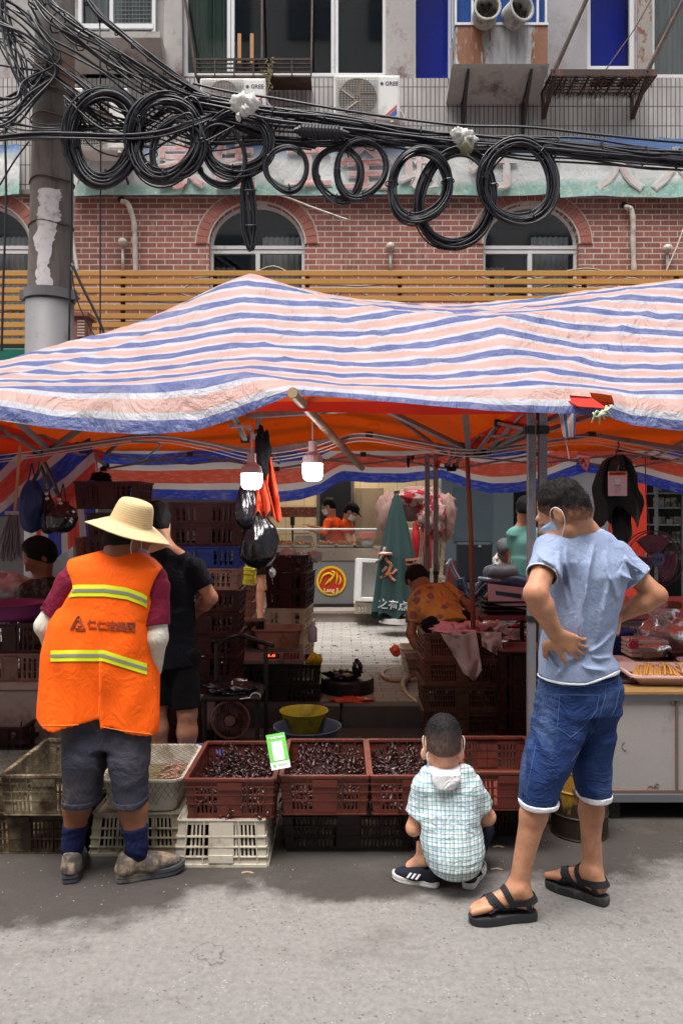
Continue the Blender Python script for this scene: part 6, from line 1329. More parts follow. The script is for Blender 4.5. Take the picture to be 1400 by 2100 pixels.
# ---------------------------------------------------------------- figures further back
def figure(label, J, top, low, skin, hair=hair_k, res=.009, sleeve=.55, leglen=.5, girth=1., mask=None, hairlong=None, cap=None, headfade=False, feet=True, shoes=None, apron=None, pants=True, topname='shirt', lowname='shorts', s=1.):
 V = {k: (Vector(v) if not isinstance(v, tuple) or len(v) == 3 else v) for k, v in J.items() if k not in ('fwd', 'up', 'face')}
 t = thing('person', label, 'person', (V['hipL'] + V['hipR']) / 2 * 1); t.location.z = min(V[k].z for k in V) - .08
 if feet: t.location.z = min(V['anL'].z, V['anR'].z) - .09
 f = Vector(J['face']).normalized(); Rm = headframe(J['fwd'], J.get('up', (0, 0, 1))); c = V['head']; m = lambda a, b, q=.5: V[a].lerp(V[b], q)
 ms, mh = m('shL', 'shR'), m('hipL', 'hipR'); sq = (tuple(f), .72)
 p = head_prims(c, Rm, s) + [cone(c + Rm @ Vector((0, -.045, -.03)) * s, V['neck'], .052 * s, .056 * s, k=.03), cone(V['neck'], V['shL'], .048, .046), cone(V['neck'], V['shR'], .048, .046)]
 ch = ms.lerp(mh, .22); p += [cone(ch, ms.lerp(mh, .6), .125 * girth, .11 * girth, sq=sq), cone(ms.lerp(mh, .6), mh, .105 * girth, .10 * girth, sq=sq)]
 p += limb(V['shL'], V['elL'], .045, .046, .038) + limb(V['elL'], V['wrL'], .038, .040, .026) + limb(V['shR'], V['elR'], .045, .046, .038) + limb(V['elR'], V['wrR'], .038, .040, .026)
 for e, w_, q in (('elL', 'wrL', 1), ('elR', 'wrR', -1)):
  d = (V[w_] - V[e]).normalized(); p += hand_prims(V[w_], d, f * .2 + Vector((0, 0, -1)), f.cross(Vector((0, 0, 1))) * q, (.35, .4, .45, .5), .95)
 for h, kn, an in (('hipL', 'knL', 'anL'), ('hipR', 'knR', 'anR')):
  p += [cone(V[h], V[kn], .082 * girth, .056)]
  if an in V: p += limb(V[kn], V[an], .052, .056, .034, .32)
  if feet and an in V: p += [cone(V[an], V[an] + f * .12 + Vector((0, 0, -.055)), .034, .028), cone(V[an] + Vector((0, 0, -.03)), V[an] - f * .03 + Vector((0, 0, -.05)), .034, .034)]
 sdf_mesh('body', p, res, skin, t, k=.022)
 if cap is None: hair_obj('hair', c, Rm, s, hair, t, res=res, puff=.016, low=-.05 if not hairlong else -.12, front=.066, long=hairlong)
 else:
  hair_obj('hair', c, Rm, s, hair, t, res=res, puff=.01, low=-.07, front=.05); L = lambda x, y, z: c + Rm @ Vector((x, y, z)) * s
  sdf_mesh('cap', [ell(L(0, -.01, .055), (.09, .105, .08), Rm), plane(L(0, 0, .035), Rm @ Vector((0, 0, 1)), op='sub'), cone(L(0, .07, .045), L(0, .16, .03), .055, .03, sq=(tuple(Rm @ Vector((0, 0, 1))), .18), k=.005)], res, cap, t)
 if mask: face_mask(c, Rm, s, mask, t)
 sl = [V['shL'].lerp(V['elL'], sleeve), V['shR'].lerp(V['elR'], sleeve)] if sleeve <= 1 else [V['elL'].lerp(V['wrL'], sleeve - 1), V['elR'].lerp(V['wrR'], sleeve - 1)]
 gp = [cone(V['neck'].lerp(ms, .4), V['shL'], .058, .056), cone(V['neck'].lerp(ms, .4), V['shR'], .058, .056), cone(ch, ms.lerp(mh, .6), .143 * girth, .13 * girth, sq=sq, k=.04), cyl(ms.lerp(mh, .5), mh.lerp(ms, .0) + (mh - ms) * .1, .132 * girth, .146 * girth, sq=(tuple(f), .8), k=.04), ell(V['neck'] + Vector((0, 0, .03)), (.058, .058, .045), op='sub')]
 for a, e, w_, q in (('shL', 'elL', 'wrL', sl[0]), ('shR', 'elR', 'wrR', sl[1])):
  if sleeve <= 1: gp += [cyl(V[a], q, .058, .062, k=.03)]
  else: gp += [cone(V[a], V[e], .057, .05, k=.03), cyl(V[e], q, .05, .042, k=.02)]
 sdf_mesh(topname, gp, res, top, t, disp=folds(.006, 8, 8, 7, int(c.x * 50) % 90))
 if pants:
  lp = [cone(V['hipL'], V['hipR'], .10 * girth, .10 * girth, sq=(tuple(f), .85))]
  for h, kn, an in (('hipL', 'knL', 'anL'), ('hipR', 'knR', 'anR')):
   if leglen <= .5: lp += [cyl(V[h], V[h].lerp(V[kn], leglen * 2), .088 * girth, .076, k=.03)]
   else: lp += [cone(V[h], V[kn], .095 * girth, .068, k=.03), cyl(V[kn], V[kn].lerp(V[an], leglen * 2 - 1), .068, .055, k=.02)]
  sdf_mesh(lowname, lp, res, low, t, disp=folds(.006, 8, 8, 8, 17))
 if shoes:
  for an in ('anL', 'anR'): a = V[an]; sdf_mesh('shoe', [cone(a + Vector((0, 0, -.05)), a + f * .13 + Vector((0, 0, -.06)), .042, .038), cone(a + Vector((0, 0, -.06)) - f * .03, a + f * .05 + Vector((0, 0, -.06)), .04, .04), plane(Vector((0, 0, a.z - .098)), (0, 0, 1), op='sub')], res, shoes, t)
 return t
blk = fabric('black_tee', S(14, 18, 28), .85, weave=.1); blk2 = fabric('black_cloth', S(13, 13, 16), .9)
def Jm(**k): return k
YK = 4.35; a_ = P
man_blue(); man_vest(); boy()
figure('man in black T-shirt and black shorts working behind the man in the orange vest', Jm(head=P(318, 1078, YK + .02), fwd=(-.25, .85, -.4), up=(0, .3, .95), face=(.1, 1, 0), neck=P(335, 1122, YK), shL=P(292, 1158, YK - .02), shR=P(396, 1162, YK), elL=P(280, 1250, YK + .1), wrL=P(300, 1320, YK + .3), elR=P(432, 1226, YK + .02), wrR=P(395, 1262, YK + .25),
 hipL=P(330, 1345, YK), hipR=P(374, 1345, YK), knL=P(322, 1450, YK - .02), knR=P(384, 1460, YK - .02), anL=Vector((XX(330, YK), YK, .09)), anR=Vector((XX(384, YK), YK, .09))), blk, blk2, skin_a, res=.008, leglen=.46, topname='t_shirt', sleeve=.62)
YW = 5.75
lw = lambda L, E: [E(0, -.05, .0, .085, .085, .09, k=.03)]
figure('woman with short black hair and dark patterned dress seated at the far left', Jm(head=P(78, 1142, YW), fwd=(-.55, -.5, -.55), up=(-.2, -.3, .9), face=(-.4, -.9, 0), neck=P(88, 1186, YW + .03), shL=P(128, 1208, YW + .02), shR=P(58, 1206, YW), elL=P(135, 1262, YW - .05), wrL=P(90, 1300, YW - .2), elR=P(48, 1265, YW - .05), wrR=P(60, 1300, YW - .2),
 hipL=P(118, 1330, YW + .1), hipR=P(70, 1330, YW + .1), knL=P(112, 1370, YW - .05), knR=P(66, 1370, YW - .05), anL=Vector((XX(100, YW), YW + .1, .1)), anR=Vector((XX(66, YW), YW + .1, .1))), M('pattern_dark', (.02, .02, .018, 1), .8, dirt=(.09, .085, .08, 1), ds=26, dt=(.5, .56)), blk2, skin_b, res=.01, hairlong=lw, leglen=.7, topname='dress', girth=1.15, s=1.12)
# woman bending in the yellow flowered blouse
YF_ = 6.05
n = NT('flowered_cloth'); vo = n.n('TexVoronoi', {'Scale': 11.}, feature='F1'); n.link(n.tc.outputs['Object'], vo.inputs['Vector']); sm = n.noise(40, None, 2)
fl = n.step(n.math('MULTIPLY_ADD', n.math('SUBTRACT', sm, .5), .5, vo.outputs['Distance']), .40, .34); cfl = n.mix(n.step(n.noise(9, None, 4), .4, .6), S(178, 118, 48), S(198, 142, 66)); cfl = n.mix(n.math('MULTIPLY', fl, .9), cfl, S(120, 70, 96)); cfl = n.mix(n.step(n.noise(26, None, 5, .8), .60, .66), cfl, S(92, 48, 70)); n.set(col=cfl, rough=.8); flow = n.m
figure('woman in yellow flowered blouse bending over behind the tall crate stack', Jm(head=P(856, 1194, YF_ + .32), fwd=(-.25, .45, -.85), up=(-.35, .8, .45), face=(-.1, .35, -.95), neck=P(868, 1208, YF_ + .22), shL=P(852, 1232, YF_ + .1), shR=P(912, 1208, YF_ + .22), elL=P(842, 1300, YF_), wrL=P(868, 1350, YF_ - .05), elR=P(958, 1240, YF_ + .15), wrR=P(976, 1275, YF_ + .0),
 hipL=P(894, 1296, YF_ - .2), hipR=P(944, 1284, YF_ - .12), knL=P(900, 1385, YF_ - .05), knR=P(940, 1385, YF_ + .1), anL=Vector((XX(905, YF_), YF_, .24)), anR=Vector((XX(940, YF_), YF_ + .1, .24))), flow, blk2, skin_d, res=.010, leglen=.8, lowname='trousers', topname='blouse', sleeve=.7, girth=1.3, s=1.1)
# shopper in teal and the grey-haired man bending by the scooter
YT = 8.1
figure('grey haired man in white flowered shirt bending down by the scooter', Jm(head=P(1036, 1130, YT), fwd=(.25, -.55, -.8), up=(-.2, -.7, .5), face=(.1, -.6, -.6), neck=P(1030, 1146, YT + .08), shL=P(1056, 1140, YT + .12), shR=P(1020, 1150, YT + .1), elL=P(1052, 1180, YT), wrL=P(1046, 1204, YT - .1), elR=P(1018, 1176, YT), wrR=P(1035, 1202, YT - .1),
 hipL=P(1062, 1158, YT + .45), hipR=P(1030, 1160, YT + .45), knL=P(1060, 1245, YT + .4), knR=P(1035, 1245, YT + .4), anL=Vector((XX(1060, YT), YT + .45, .24)), anR=Vector((XX(1035, YT), YT + .45, .24))), M('white_flower_shirt', S(205, 203, 198), .8, dirt=S(70, 70, 78), ds=17, dt=(.54, .6)), fabric('grey_slacks', S(130, 132, 138), .85), skin_d, hair=hairm('grey_hair', S(88, 88, 92)), res=.012, leglen=.9, lowname='trousers', sleeve=.6)
YG = 7.5
figure('woman in teal top standing half hidden by the twin steel posts', Jm(head=P(1076, 1046, YG), fwd=(.3, .9, -.2), face=(.3, .95, 0), neck=P(1072, 1076, YG), shL=P(1052, 1094, YG), shR=P(1100, 1094, YG), elL=P(1050, 1150, YG + .1), wrL=P(1056, 1190, YG + .2), elR=P(1112, 1150, YG), wrR=P(1110, 1195, YG),
 hipL=P(1064, 1196, YG), hipR=P(1096, 1196, YG), knL=P(1078, 1290, YG), knR=P(1104, 1290, YG), anL=Vector((XX(1078, YG), YG, .24)), anR=Vector((XX(1104, YG), YG, .24))), M('teal_cloth', S(100, 158, 150), .8, dirt=S(30, 40, 50), ds=16, dt=(.66, .69)), fabric('teal_trousers', S(60, 90, 92), .85), skin_a, res=.011, leglen=.9, lowname='trousers', topname='blouse', sleeve=.5)
# two shop hands in orange behind the deli counter
YO = 11.0; orr = fabric('orange_uniform', S(226, 84, 28), .85)
figure('shop hand in orange with white mask reaching left over the deli counter', Jm(head=P(673, 1040, YO), fwd=(-.8, .1, -.25), up=(0, 0, 1), face=(-.9, -.3, 0), neck=P(680, 1060, YO), shL=P(672, 1072, YO - .15), shR=P(690, 1070, YO + .15), elL=P(664, 1092, YO - .25), wrL=P(636, 1086, YO - .3), elR=P(668, 1090, YO), wrR=P(640, 1080, YO - .1),
 hipL=P(680, 1130, YO - .08), hipR=P(690, 1130, YO + .08), knL=P(680, 1180, YO), knR=P(690, 1180, YO), anL=Vector((XX(680, YO), YO, .39)), anR=Vector((XX(690, YO), YO, .39))), orr, blk2, skin_a, res=.013, leglen=.9, lowname='trousers', mask=maskw, sleeve=1.5, topname='uniform')
figure('shop hand in orange with black cap bent down beside the masked one', Jm(head=P(720, 1050, YO - .1), fwd=(.75, -.2, -.55), up=(.3, -.2, .9), face=(.6, -.6, -.4), neck=P(711, 1066, YO), shL=P(712, 1078, YO + .12), shR=P(704, 1076, YO - .12), elL=P(722, 1100, YO), wrL=P(728, 1116, YO - .2), elR=P(712, 1100, YO - .15), wrR=P(722, 1116, YO - .3),
 hipL=P(702, 1130, YO), hipR=P(708, 1130, YO), knL=P(702, 1180, YO), knR=P(710, 1180, YO), anL=Vector((XX(702, YO), YO, .39)), anR=Vector((XX(710, YO), YO, .39))), orr, blk2, skin_a, res=.013, leglen=.9, lowname='trousers', cap=blk2, mask=maskw, sleeve=.7, topname='uniform')
# the shopper whose legs show between the crate stacks
YL = 9.6
figure('shopper in black skirt and sandals seen only as legs between the crate stacks', Jm(head=P(528, 1000, YL), fwd=(0, .95, -.2), face=(0, 1, 0), neck=P(528, 1022, YL), shL=P(512, 1034, YL), shR=P(544, 1034, YL), elL=P(508, 1075, YL), wrL=P(516, 1100, YL + .15), elR=P(548, 1075, YL), wrR=P(540, 1100, YL + .15),
 hipL=P(522, 1128, YL), hipR=P(536, 1128, YL), knL=P(521, 1178, YL), knR=P(534, 1178, YL), anL=Vector((XX(519, YL), YL, .24)), anR=Vector((XX(535, YL), YL - .08, .24))), fabric('grey_blouse', S(90, 88, 92), .85), blk2, skin_d, res=.013, leglen=.5, lowname='skirt', shoes=blk2, sleeve=.5)
# ================================================================ crates, pans and goods
def plast(name, c, **k): return M(name, c, .5, var=.12, bump=.1, bs=50, **k)
red_p = plast('red_brown_plastic', S(102, 48, 38), dirt=S(70, 38, 32), ds=5)
darkred_p = plast('dark_red_plastic', S(58, 22, 22), dirt=S(36, 20, 20))
white_p = plast('dirty_white_plastic', S(196, 188, 172), dirt=S(128, 104, 78), ds=7, dt=(.52, .7))
grime_p = plast('grimy_beige_plastic', S(150, 138, 112), dirt=S(62, 46, 30), ds=6, dt=(.40, .58))
black_p = plast('black_brown_plastic', S(36, 31, 29), dirt=S(72, 46, 36), ds=4, dt=(.55, .7))
beige_p = plast('pink_beige_plastic', S(140, 104, 92), dirt=S(90, 66, 58))
blue_p = plast('blue_plastic', S(30, 48, 110)); yellow_p = plast('yellow_plastic', S(186, 170, 40), dirt=S(120, 105, 40)); cream_p = plast('cream_plastic', S(206, 196, 172), dirt=S(160, 140, 112))
brown_p = plast('brown_plastic', S(104, 62, 48), dirt=S(70, 44, 38)); foam = M('foam', None)
_cr = {}
def crate_mesh(w, d, h, fine=1, panel=1):
 key = (w, d, h, fine, panel)
 if key in _cr: return _cr[key]
 g = G(); tp = .016 * h / .2; sl = .0185 if fine else .035; swd = sl * .48
 def side(L, D, flip, pnl):
  hl = L / 2
  def mp(u, z, n):   # u along, z up, n outward
   q = tp * (1 - z / h); a = u * (hl - q) / hl; b = -(D / 2 - q) - n
   if flip == 0: return (a, b, z)
   if flip == 1: return (-a, -b, z)
   if flip == 2: return (-b, a, z)
   return (b, -a, z)
  def bx(u0, u1, z0, z1, n0, n1):
   g.add([mp(u0, z0, n1), mp(u1, z0, n1), mp(u1, z0, n0), mp(u0, z0, n0), mp(u0, z1, n1), mp(u1, z1, n1), mp(u1, z1, n0), mp(u0, z1, n0)], [(0,3,2,1),(4,5,6,7),(0,1,5,4),(1,2,6,5),(2,3,7,6),(3,0,4,7)])
  t = .004
  bx(-hl + .002, hl - .002, h - .012, h, -.012, .008); bx(-hl + .004, hl - .004, h - .034, h - .012, -t, 0); bx(-hl + .004, hl - .004, .0, .022, -t, .001); bx(-hl, hl, .0, .005, -.01, .007)
  for a in (-1, 1): bx(min(a * (hl - .002), a * (hl - .042)), max(a * (hl - .002), a * (hl - .042)), .022, h - .034, -t, .0005)
  for z in ((h * .36, h * .58, h * .79) if fine else (h * .35, h * .68)): bx(-hl, hl, z - .003, z + .003, -t, .006)
  us = np.linspace(-hl + .042, hl - .042, 5 if L < .5 else 6)
  for u in us: bx(u - .0025, u + .0025, .004, h - .012, -t, .006)
  pw = .058 if (pnl and L < .5) else (.05 if pnl else 0)
  u = -hl + .042 + sl
  while u < hl - .042 - swd:
   if abs(u) > pw + .006: bx(u - swd / 2, u + swd / 2, .022, h - .034, -t, 0)
   u += sl
  if pw: bx(-pw, pw, .01, h - .05, -t, .0045); bx(-pw * .95, pw * .95, h - .05, h - .018, -t, .010)
 side(w, d, 0, panel); side(w, d, 1, panel); side(d, w, 2, 0); side(d, w, 3, 0)
 q = tp; g.box(-w/2 + q + .003, w/2 - q - .003, -d/2 + q + .003, d/2 - q - .003, .004, .010)
 me = bpy.data.meshes.new('crate'); me.from_pydata(g.v, [], g.f); me.update(); _cr[key] = me; return me
CG = 'plastic crates stacked around the stall'
_cm = {}
def crate(x, Yf, z, w, d, h, mat, label, rz=0, fine=0, panel=1, name='crate', flipx=0, group=CG):
 """x centre, Yf front face, z underside"""
 key = (w, d, h, fine, panel, mat.name)
 if key not in _cm: me = crate_mesh(w, d, h, fine, panel).copy(); me.materials.append(mat); _cm[key] = me
 o = link(name, _cm[key], None, (x, Yf + d / 2, z)); o.rotation_euler = (R(180) if flipx else 0, 0, rz)
 if flipx: o.location.z = z + h
 return tag(o, label, 'crate', group)
def pan_geo(g, w, d, h, c, tp=.03, lip=.012, rr=.05, rz=0, t=.005):
 cz, sz = math.cos(rz), math.sin(rz)
 def ring(hw, hd, z, r):
  p = []
  for (sx, sy, a0) in ((1, 1, 0), (-1, 1, 90), (-1, -1, 180), (1, -1, 270)):
   for k in range(5): a = R(a0 + k * 22.5); x = sx * (hw - r) + r * math.cos(a); y = sy * (hd - r) + r * math.sin(a); p.append((c[0] + x * cz - y * sz, c[1] + x * sz + y * cz, c[2] + z))
  return p
 rs = [ring(w/2 - tp, d/2 - tp, 0, rr), ring(w/2 - tp * .6, d/2 - tp * .6, h * .4, rr), ring(w/2, d/2, h - .012, rr), ring(w/2 + lip, d/2 + lip, h - .014, rr + lip), ring(w/2 + lip, d/2 + lip, h, rr + lip), ring(w/2 - t, d/2 - t, h - .002, rr), ring(w/2 - tp * .6 - t, d/2 - tp * .6 - t, h * .4, rr), ring(w/2 - tp - t, d/2 - tp - t, t, rr)]
 n = 20; g.add([p for r in rs for p in r], [(j*n+i, j*n+(i+1)%n, (j+1)*n+(i+1)%n, (j+1)*n+i) for j in range(7) for i in range(n)] + [tuple(range(n-1, -1, -1)), tuple(7 * n + i for i in range(n))]); return g
def crx(px_, Y): return XX(px_, Y)
# ---- front row
FR = 'crates in the front row on the asphalt'
crate(XX(453, 3.41), 3.41, 0, .405, .56, .2, white_p, 'dirty white crate on the asphalt under the leftmost red crayfish crate', fine=1, flipx=1, group=FR)
crate(XX(471, 3.43), 3.43, .2, .395, .56, .178, red_p, 'red brown crayfish crate standing on the white crate', fine=1, group=FR)
crate(XX(714, 3.553), 3.553, 0, .6, .4, .2, black_p, 'long black crate on the asphalt under the middle red crayfish crate', fine=1, group=FR)
crate(XX(666, 3.47), 3.47, .2, .395, .56, .178, red_p, 'red brown crayfish crate right of the green card', fine=1, group=FR)
crate(XX(850, 3.47), 3.47, .2, .395, .56, .178, red_p, 'red brown crayfish crate directly behind the crouching boy', fine=1, group=FR)
crate(XX(985, 3.72), 3.72, 0, .6, .4, .2, black_p, 'long black crate under the empty red crate between boy and man', fine=1, group=FR)
crate(XX(1045, 3.52), 3.52, .2, .395, .56, .178, red_p, 'empty red brown crate between the boy and the blue shirt man', fine=1, group=FR)
crate(XX(90, 3.48), 3.48, .192, .385, .56, .185, grime_p, 'grimy pale crate under a fishing net left of the orange vest man', fine=1, group=FR)
crate(XX(40, 3.53), 3.53, 0, .6, .42, .19, plast('brown_grime', S(118, 104, 82), dirt=S(50, 38, 26), ds=7, dt=(.36, .52)), 'wide filthy crate on the asphalt at the left edge under the netted one', fine=1, group=FR)
crate(XX(279, 3.52), 3.52, 0, .42, .5, .187, plast('beige_grime', S(168, 158, 136), dirt=S(96, 80, 58), ds=8, dt=(.5, .64)), 'beige crate under the white tub behind the orange vest man', fine=1, flipx=1, group=FR)
# crayfish
cf1, cf2 = M('crayfish_shell', S(52, 24, 24), .3, var=.6, vs=20, bump=.2, spec=.6), M('crayfish_pale', S(150, 90, 70), .35)
def one_cray(g, c, yaw, pit, s, rnd):
 rot = Matrix.Rotation(yaw, 3, 'Z') @ Matrix.Rotation(pit, 3, 'Y') @ Matrix.Rotation(rnd.uniform(-.8, .8), 3, 'X'); L = lambda x, y, z: c + rot @ Vector((x * s, y * s, z * s)); b = rnd.uniform(.2, .9)
 g.tube([L(.05, 0, .004), L(.035, 0, .006), L(.012, 0, .004), L(-.008, 0, .006)], [.002 * s, .010 * s, .012 * s, .010 * s], 7)
 tl_ = [L(-.008 - .010 * k, 0, .004 - b * .0012 * k * k) for k in range(6)]; g.tube([p for p in tl_], [.0095 * s, .0088 * s, .008 * s, .007 * s, .006 * s, .009 * s], 6)
 for q in (-1, 1):
  e = rnd.uniform(-.01, .012); g.tube([L(.03, q * .010, .003), L(.048, q * .026, .006 + e), L(.072, q * .022, .006 + e)], [.0028 * s, .003 * s, .0045 * s], 5); g.tube([L(.070, q * .022, .006 + e), L(.085, q * .020, .006 + e), L(.104, q * .012, .005 + e)], [.0055 * s, .0075 * s, .0012 * s], 5)
  g.tube([L(.048, q * .004, .008), L(.08, q * .016, .03 + e), L(.10, q * .04, .05 + e)], .0007 * s, 3)
  for k in range(3): g.tube([L(.02 - k * .009, q * .010, 0), L(.018 - k * .011, q * .026, .005), L(.014 - k * .013, q * .036, -.008)], .0011 * s, 3)
for (cx, cy_, nm, n_, seed) in ((XX(471, 3.43), 3.71, 'heap of live dark crayfish in the crate left of the green card', 150, 1), (XX(666, 3.47), 3.75, 'heap of live dark crayfish in the crate right of the green card', 160, 2), (XX(850, 3.47), 3.75, 'heap of live dark crayfish in the crate behind the boy', 130, 3)):
 rnd = random.Random(seed); g = G(); 
 for k in range(n_):
  x = rnd.uniform(-.125, .125); y = rnd.uniform(-.205, .205); zz_ = .2 + .028 + .05 * (y + .235) / .47 + rnd.uniform(0, .022) + .01 * math.sin(x * 20 + seed); one_cray(g, Vector((cx + x, cy_ + y, zz_)), rnd.uniform(0, 6.28), rnd.uniform(-.5, .5), rnd.uniform(.8, 1.15), rnd)
 for k in range(14): x = rnd.uniform(-.14, .14); y = rnd.uniform(.05, .22); one_cray(g, Vector((cx + x, cy_ + y, .285 + rnd.random() * .02)), rnd.uniform(0, 6.28), -rnd.uniform(.5, 1.4), .9, rnd)
 g.box(cx - .165, cx + .165, cy_ - .25, cy_ + .25, .211, .232)
 tag(g.build('crayfish', cf1, smooth=True), nm, 'crayfish', kind='stuff')
# white tub with a little water, nets
g = pan_geo(G(), .36, .53, .155, (XX(287, 3.52), 3.52 + .27, .188), tp=.028, rr=.045); tub = tag(g.build('fish_tub', plast('tub_white', S(206, 200, 188), dirt=S(150, 134, 108), ds=6), smooth=False, bevel=.003), 'white plastic tub with a net over it behind the orange vest man', 'tub')
c0 = (XX(287, 3.52), 3.79, .188)
n = NT('murky_water'); n.set(col=S(120, 104, 66), rough=.05, spec=.6); n.bump(n.noise(9, None, 2), .1, .01)
w_ = G().add([(c0[0]-.15, 3.55, .25), (c0[0]+.15, 3.55, .25), (c0[0]+.15, 4.03, .25), (c0[0]-.15, 4.03, .25)], [(0,1,2,3)]).build('water', n.m, tub)
rnd = random.Random(5); g = G()
for k in range(9): one_cray(g, Vector((c0[0] + rnd.uniform(.02, .13), 3.82 + rnd.uniform(-.05, .16), .262)), rnd.uniform(0, 6), 0, .7, rnd)
tag(g.build('shrimp', M('pink_shrimp', S(196, 150, 130), .4)), 'few pale pink shrimps lying in the white tub', 'shrimp', kind='stuff')
netm = M('dark_net', S(40, 52, 50), .8, bump=0); netp = M('pale_net', S(120, 112, 92), .8, bump=0)
def net(label, x0, x1, y0, y1, zt, zf, mat, sp=.026, seed=0, r=.0009, inner=.02, left=0):
 """slanting meshes over the top, hanging down the front"""
 g = G(); D = y1 - y0; Hf = zt - zf; L = D + Hf; W = x1 - x0
 def S2(u, v):   # v from the back edge to the hanging front
  x = x0 + u + .006 * n1(u * 30, v * 30, seed); q = v
  if q < D: sag = inner * math.sin(math.pi * cl(u / W)) * math.sin(math.pi * cl(q / D)); return Vector((x, y1 - q + .006 * n1(u * 30, v * 30, seed + 3), zt + .006 - sag + .003 * n1(u * 40, v * 40, seed)))
  return Vector((x, y0 - .006 - .004 * abs(n1(u * 25, v * 25, seed)), zt + .006 - (q - D)))
 for dr in (1, -1):
  k = -int(L / sp) - 2
  while k * sp < W + L:
   pts = []; u0 = k * sp if dr == 1 else k * sp
   m = int(L / .02)
   for i in range(m + 1):
    v = L * i / m; u = (k * sp + v * .62) if dr == 1 else (k * sp + L * .0 + (L - v) * .62 - L * .31)
    if 0 <= u <= W and v < L * (1 - .06 * abs(n1(u * 12, 0, seed))): pts.append(S2(u, v))
    elif len(pts) > 1: g.tube(pts, r, 3, cap=False); pts = []
    else: pts = []
   if len(pts) > 1: g.tube(pts, r, 3, cap=False)
   k += 1
 return tag(g.build('fishing_net', mat), label, 'net')
net('dark fishing net stretched over the white tub', c0[0] - .19, c0[0] + .19, 3.525, 4.05, .345, .205, netm, .027, 1)
net('dark fishing net spread over the grimy crate at left', XX(90, 3.48) - .2, XX(90, 3.48) + .2, 3.475, 4.05, .38, .24, M('brown_net', S(52, 44, 34), .8, bump=0), .024, 7, inner=.05)
# green payment card, its code left out
cv = lambda u, v, w_: P(545 + u * 32 + v * 0, 1507 + v * 58, 3.44) if 0 else None
A_, B_, C_ = P(545, 1508, 3.50), P(583, 1501, 3.50), P(557, 1580, 3.405); ex = (B_ - A_); ey = (C_ - A_); ez_ = ex.cross(ey).normalized(); Cq = lambda u, v, w_=0: A_ + ex * u + ey * v - ez_ * w_ * -1
sg = -1 if ez_.y > 0 else 1; Cq = lambda u, v, w_=0.: A_ + ex * u + ey * v + ez_ * (sg * w_)
t = thing('payment_card', 'green payment card with white panel leaning between two red crayfish crates', 'card', C_)
G().prism([(0, 0), (1, 0), (1, .80), (0, .80)], Cq, -.003).build('card', M('card_green', S(76, 168, 44), .4, var=.04), t)
G().prism([(0, .803), (1, .803), (1, 1), (0, 1)], Cq, -.003).build('white_foot', M('card_white', S(222, 224, 220), .4, var=.04), t)
G().prism([(.22, .23), (.78, .23), (.78, .76), (.22, .76)], Cq, .0012).build('white_panel', M('card_white', None), t)
g = G(); g.prism([(.30, .30), (.70, .30), (.70, .62), (.30, .62)], lambda u, v, w_: Cq(u, v, w_ + .0016), .0006); g.build('grey_square', M('card_grey', S(196, 200, 202), .5, var=.1, vs=60), t)
g = G(); put_text(g, '推荐使用微信支付', .11, lambda x, y, z: Cq(.5 + x, .12 - y * .55, .001 + z * .2), .002, .004); g.build('white_lettering', M('card_white', None), t)
g = G(); put_text(g, '微信支付', .13, lambda x, y, z: Cq(.62 + x, .90 - y * .55, .001 + z * .2), .002, .003); g.build('grey_lettering', M('card_letter', S(150, 160, 150), .5), t)
g = G(); g.prism([(.20 + .08 * math.cos(a * .6283), .90 + .045 * math.sin(a * .6283)) for a in range(10)], lambda u, v, w_: Cq(u, v, w_ + .001), .001); g.build('tick_badge', M('card_green', None), t)
# basins behind the crates
def basin(x, Y, z, r, h, mat, label, name='basin', n=32, parent=None):
 return tag(G().lathe([(r * .72, 0), (r * .80, h * .3), (r * .93, h * .9), (r, h * .95), (r * 1.03, h), (r * .99, h * 1.0), (r * .91, h * .93), (r * .78, h * .3), (r * .70, .006), (0, .006)], (x, Y, z), n).build(name, mat, smooth=True), label, 'basin')
basin(XX(630, 4.75), 4.75, .08, .205, .17, plast('grey_blue_plastic', S(72, 80, 98)), 'grey blue basin on the ground behind the crayfish crates')
basin(XX(623, 4.98), 4.98, .135, .153, .15, yellow_p, 'dirty yellow basin set behind the grey blue one')
basin(XX(392, 4.25), 4.25, .0, .17, .24, plast('lilac_plastic', S(96, 110, 190)), 'lilac blue basin edge showing left behind the first crayfish crate')
# ---- left end
def column(px_, Yf, z, n_, w, d, h, mats, lab, rz=0, jit=.012, fine=0):
 x = XX(px_, Yf); rnd = random.Random(int(px_ * 7)); out = []
 for k in range(n_):
  m = mats[min(k, len(mats) - 1)] if isinstance(mats, list) else mats
  out.append(crate(x + rnd.uniform(-jit, jit), Yf + rnd.uniform(-jit, jit), z + k * h, w, d, h - .002, m, lab[k] if isinstance(lab, list) else lab, rz + rnd.uniform(-.03, .03), fine=fine))
 return out
def nth(n_, what): return ['%s, %s' % (what, {0: 'at the bottom', n_ - 1: 'at the top'}.get(k, '%s from the bottom' % ['', 'second', 'third', 'fourth', 'fifth', 'sixth', 'seventh', 'eighth', 'ninth'][k])) for k in range(n_)]
foamx = M('foam_dirty', S(176, 160, 152), .85, dirt=S(120, 100, 92), ds=5, bump=.3)
t = thing('foam_box', 'dirty pale foam box at the bottom of the stack left of the orange vest man', 'box', (XX(30, 5.35), 5.4, 0)); x = XX(20, 5.35)
G().box(x - .36, x + .42, 5.2, 5.55, .0, .36).build('body', foamx, t, bevel=.012); G().box(x - .375, x + .435, 5.185, 5.565, .362, .415).build('lid', foamx, t, bevel=.01)
crate(XX(22, 5.2), 5.2, .417, .56, .36, .19, beige_p, 'pinkish beige crate on the dirty foam box at the left edge')
crate(XX(18, 5.2), 5.2, .608, .52, .36, .2, darkred_p, 'dark red crate under the purple basin at the left edge')
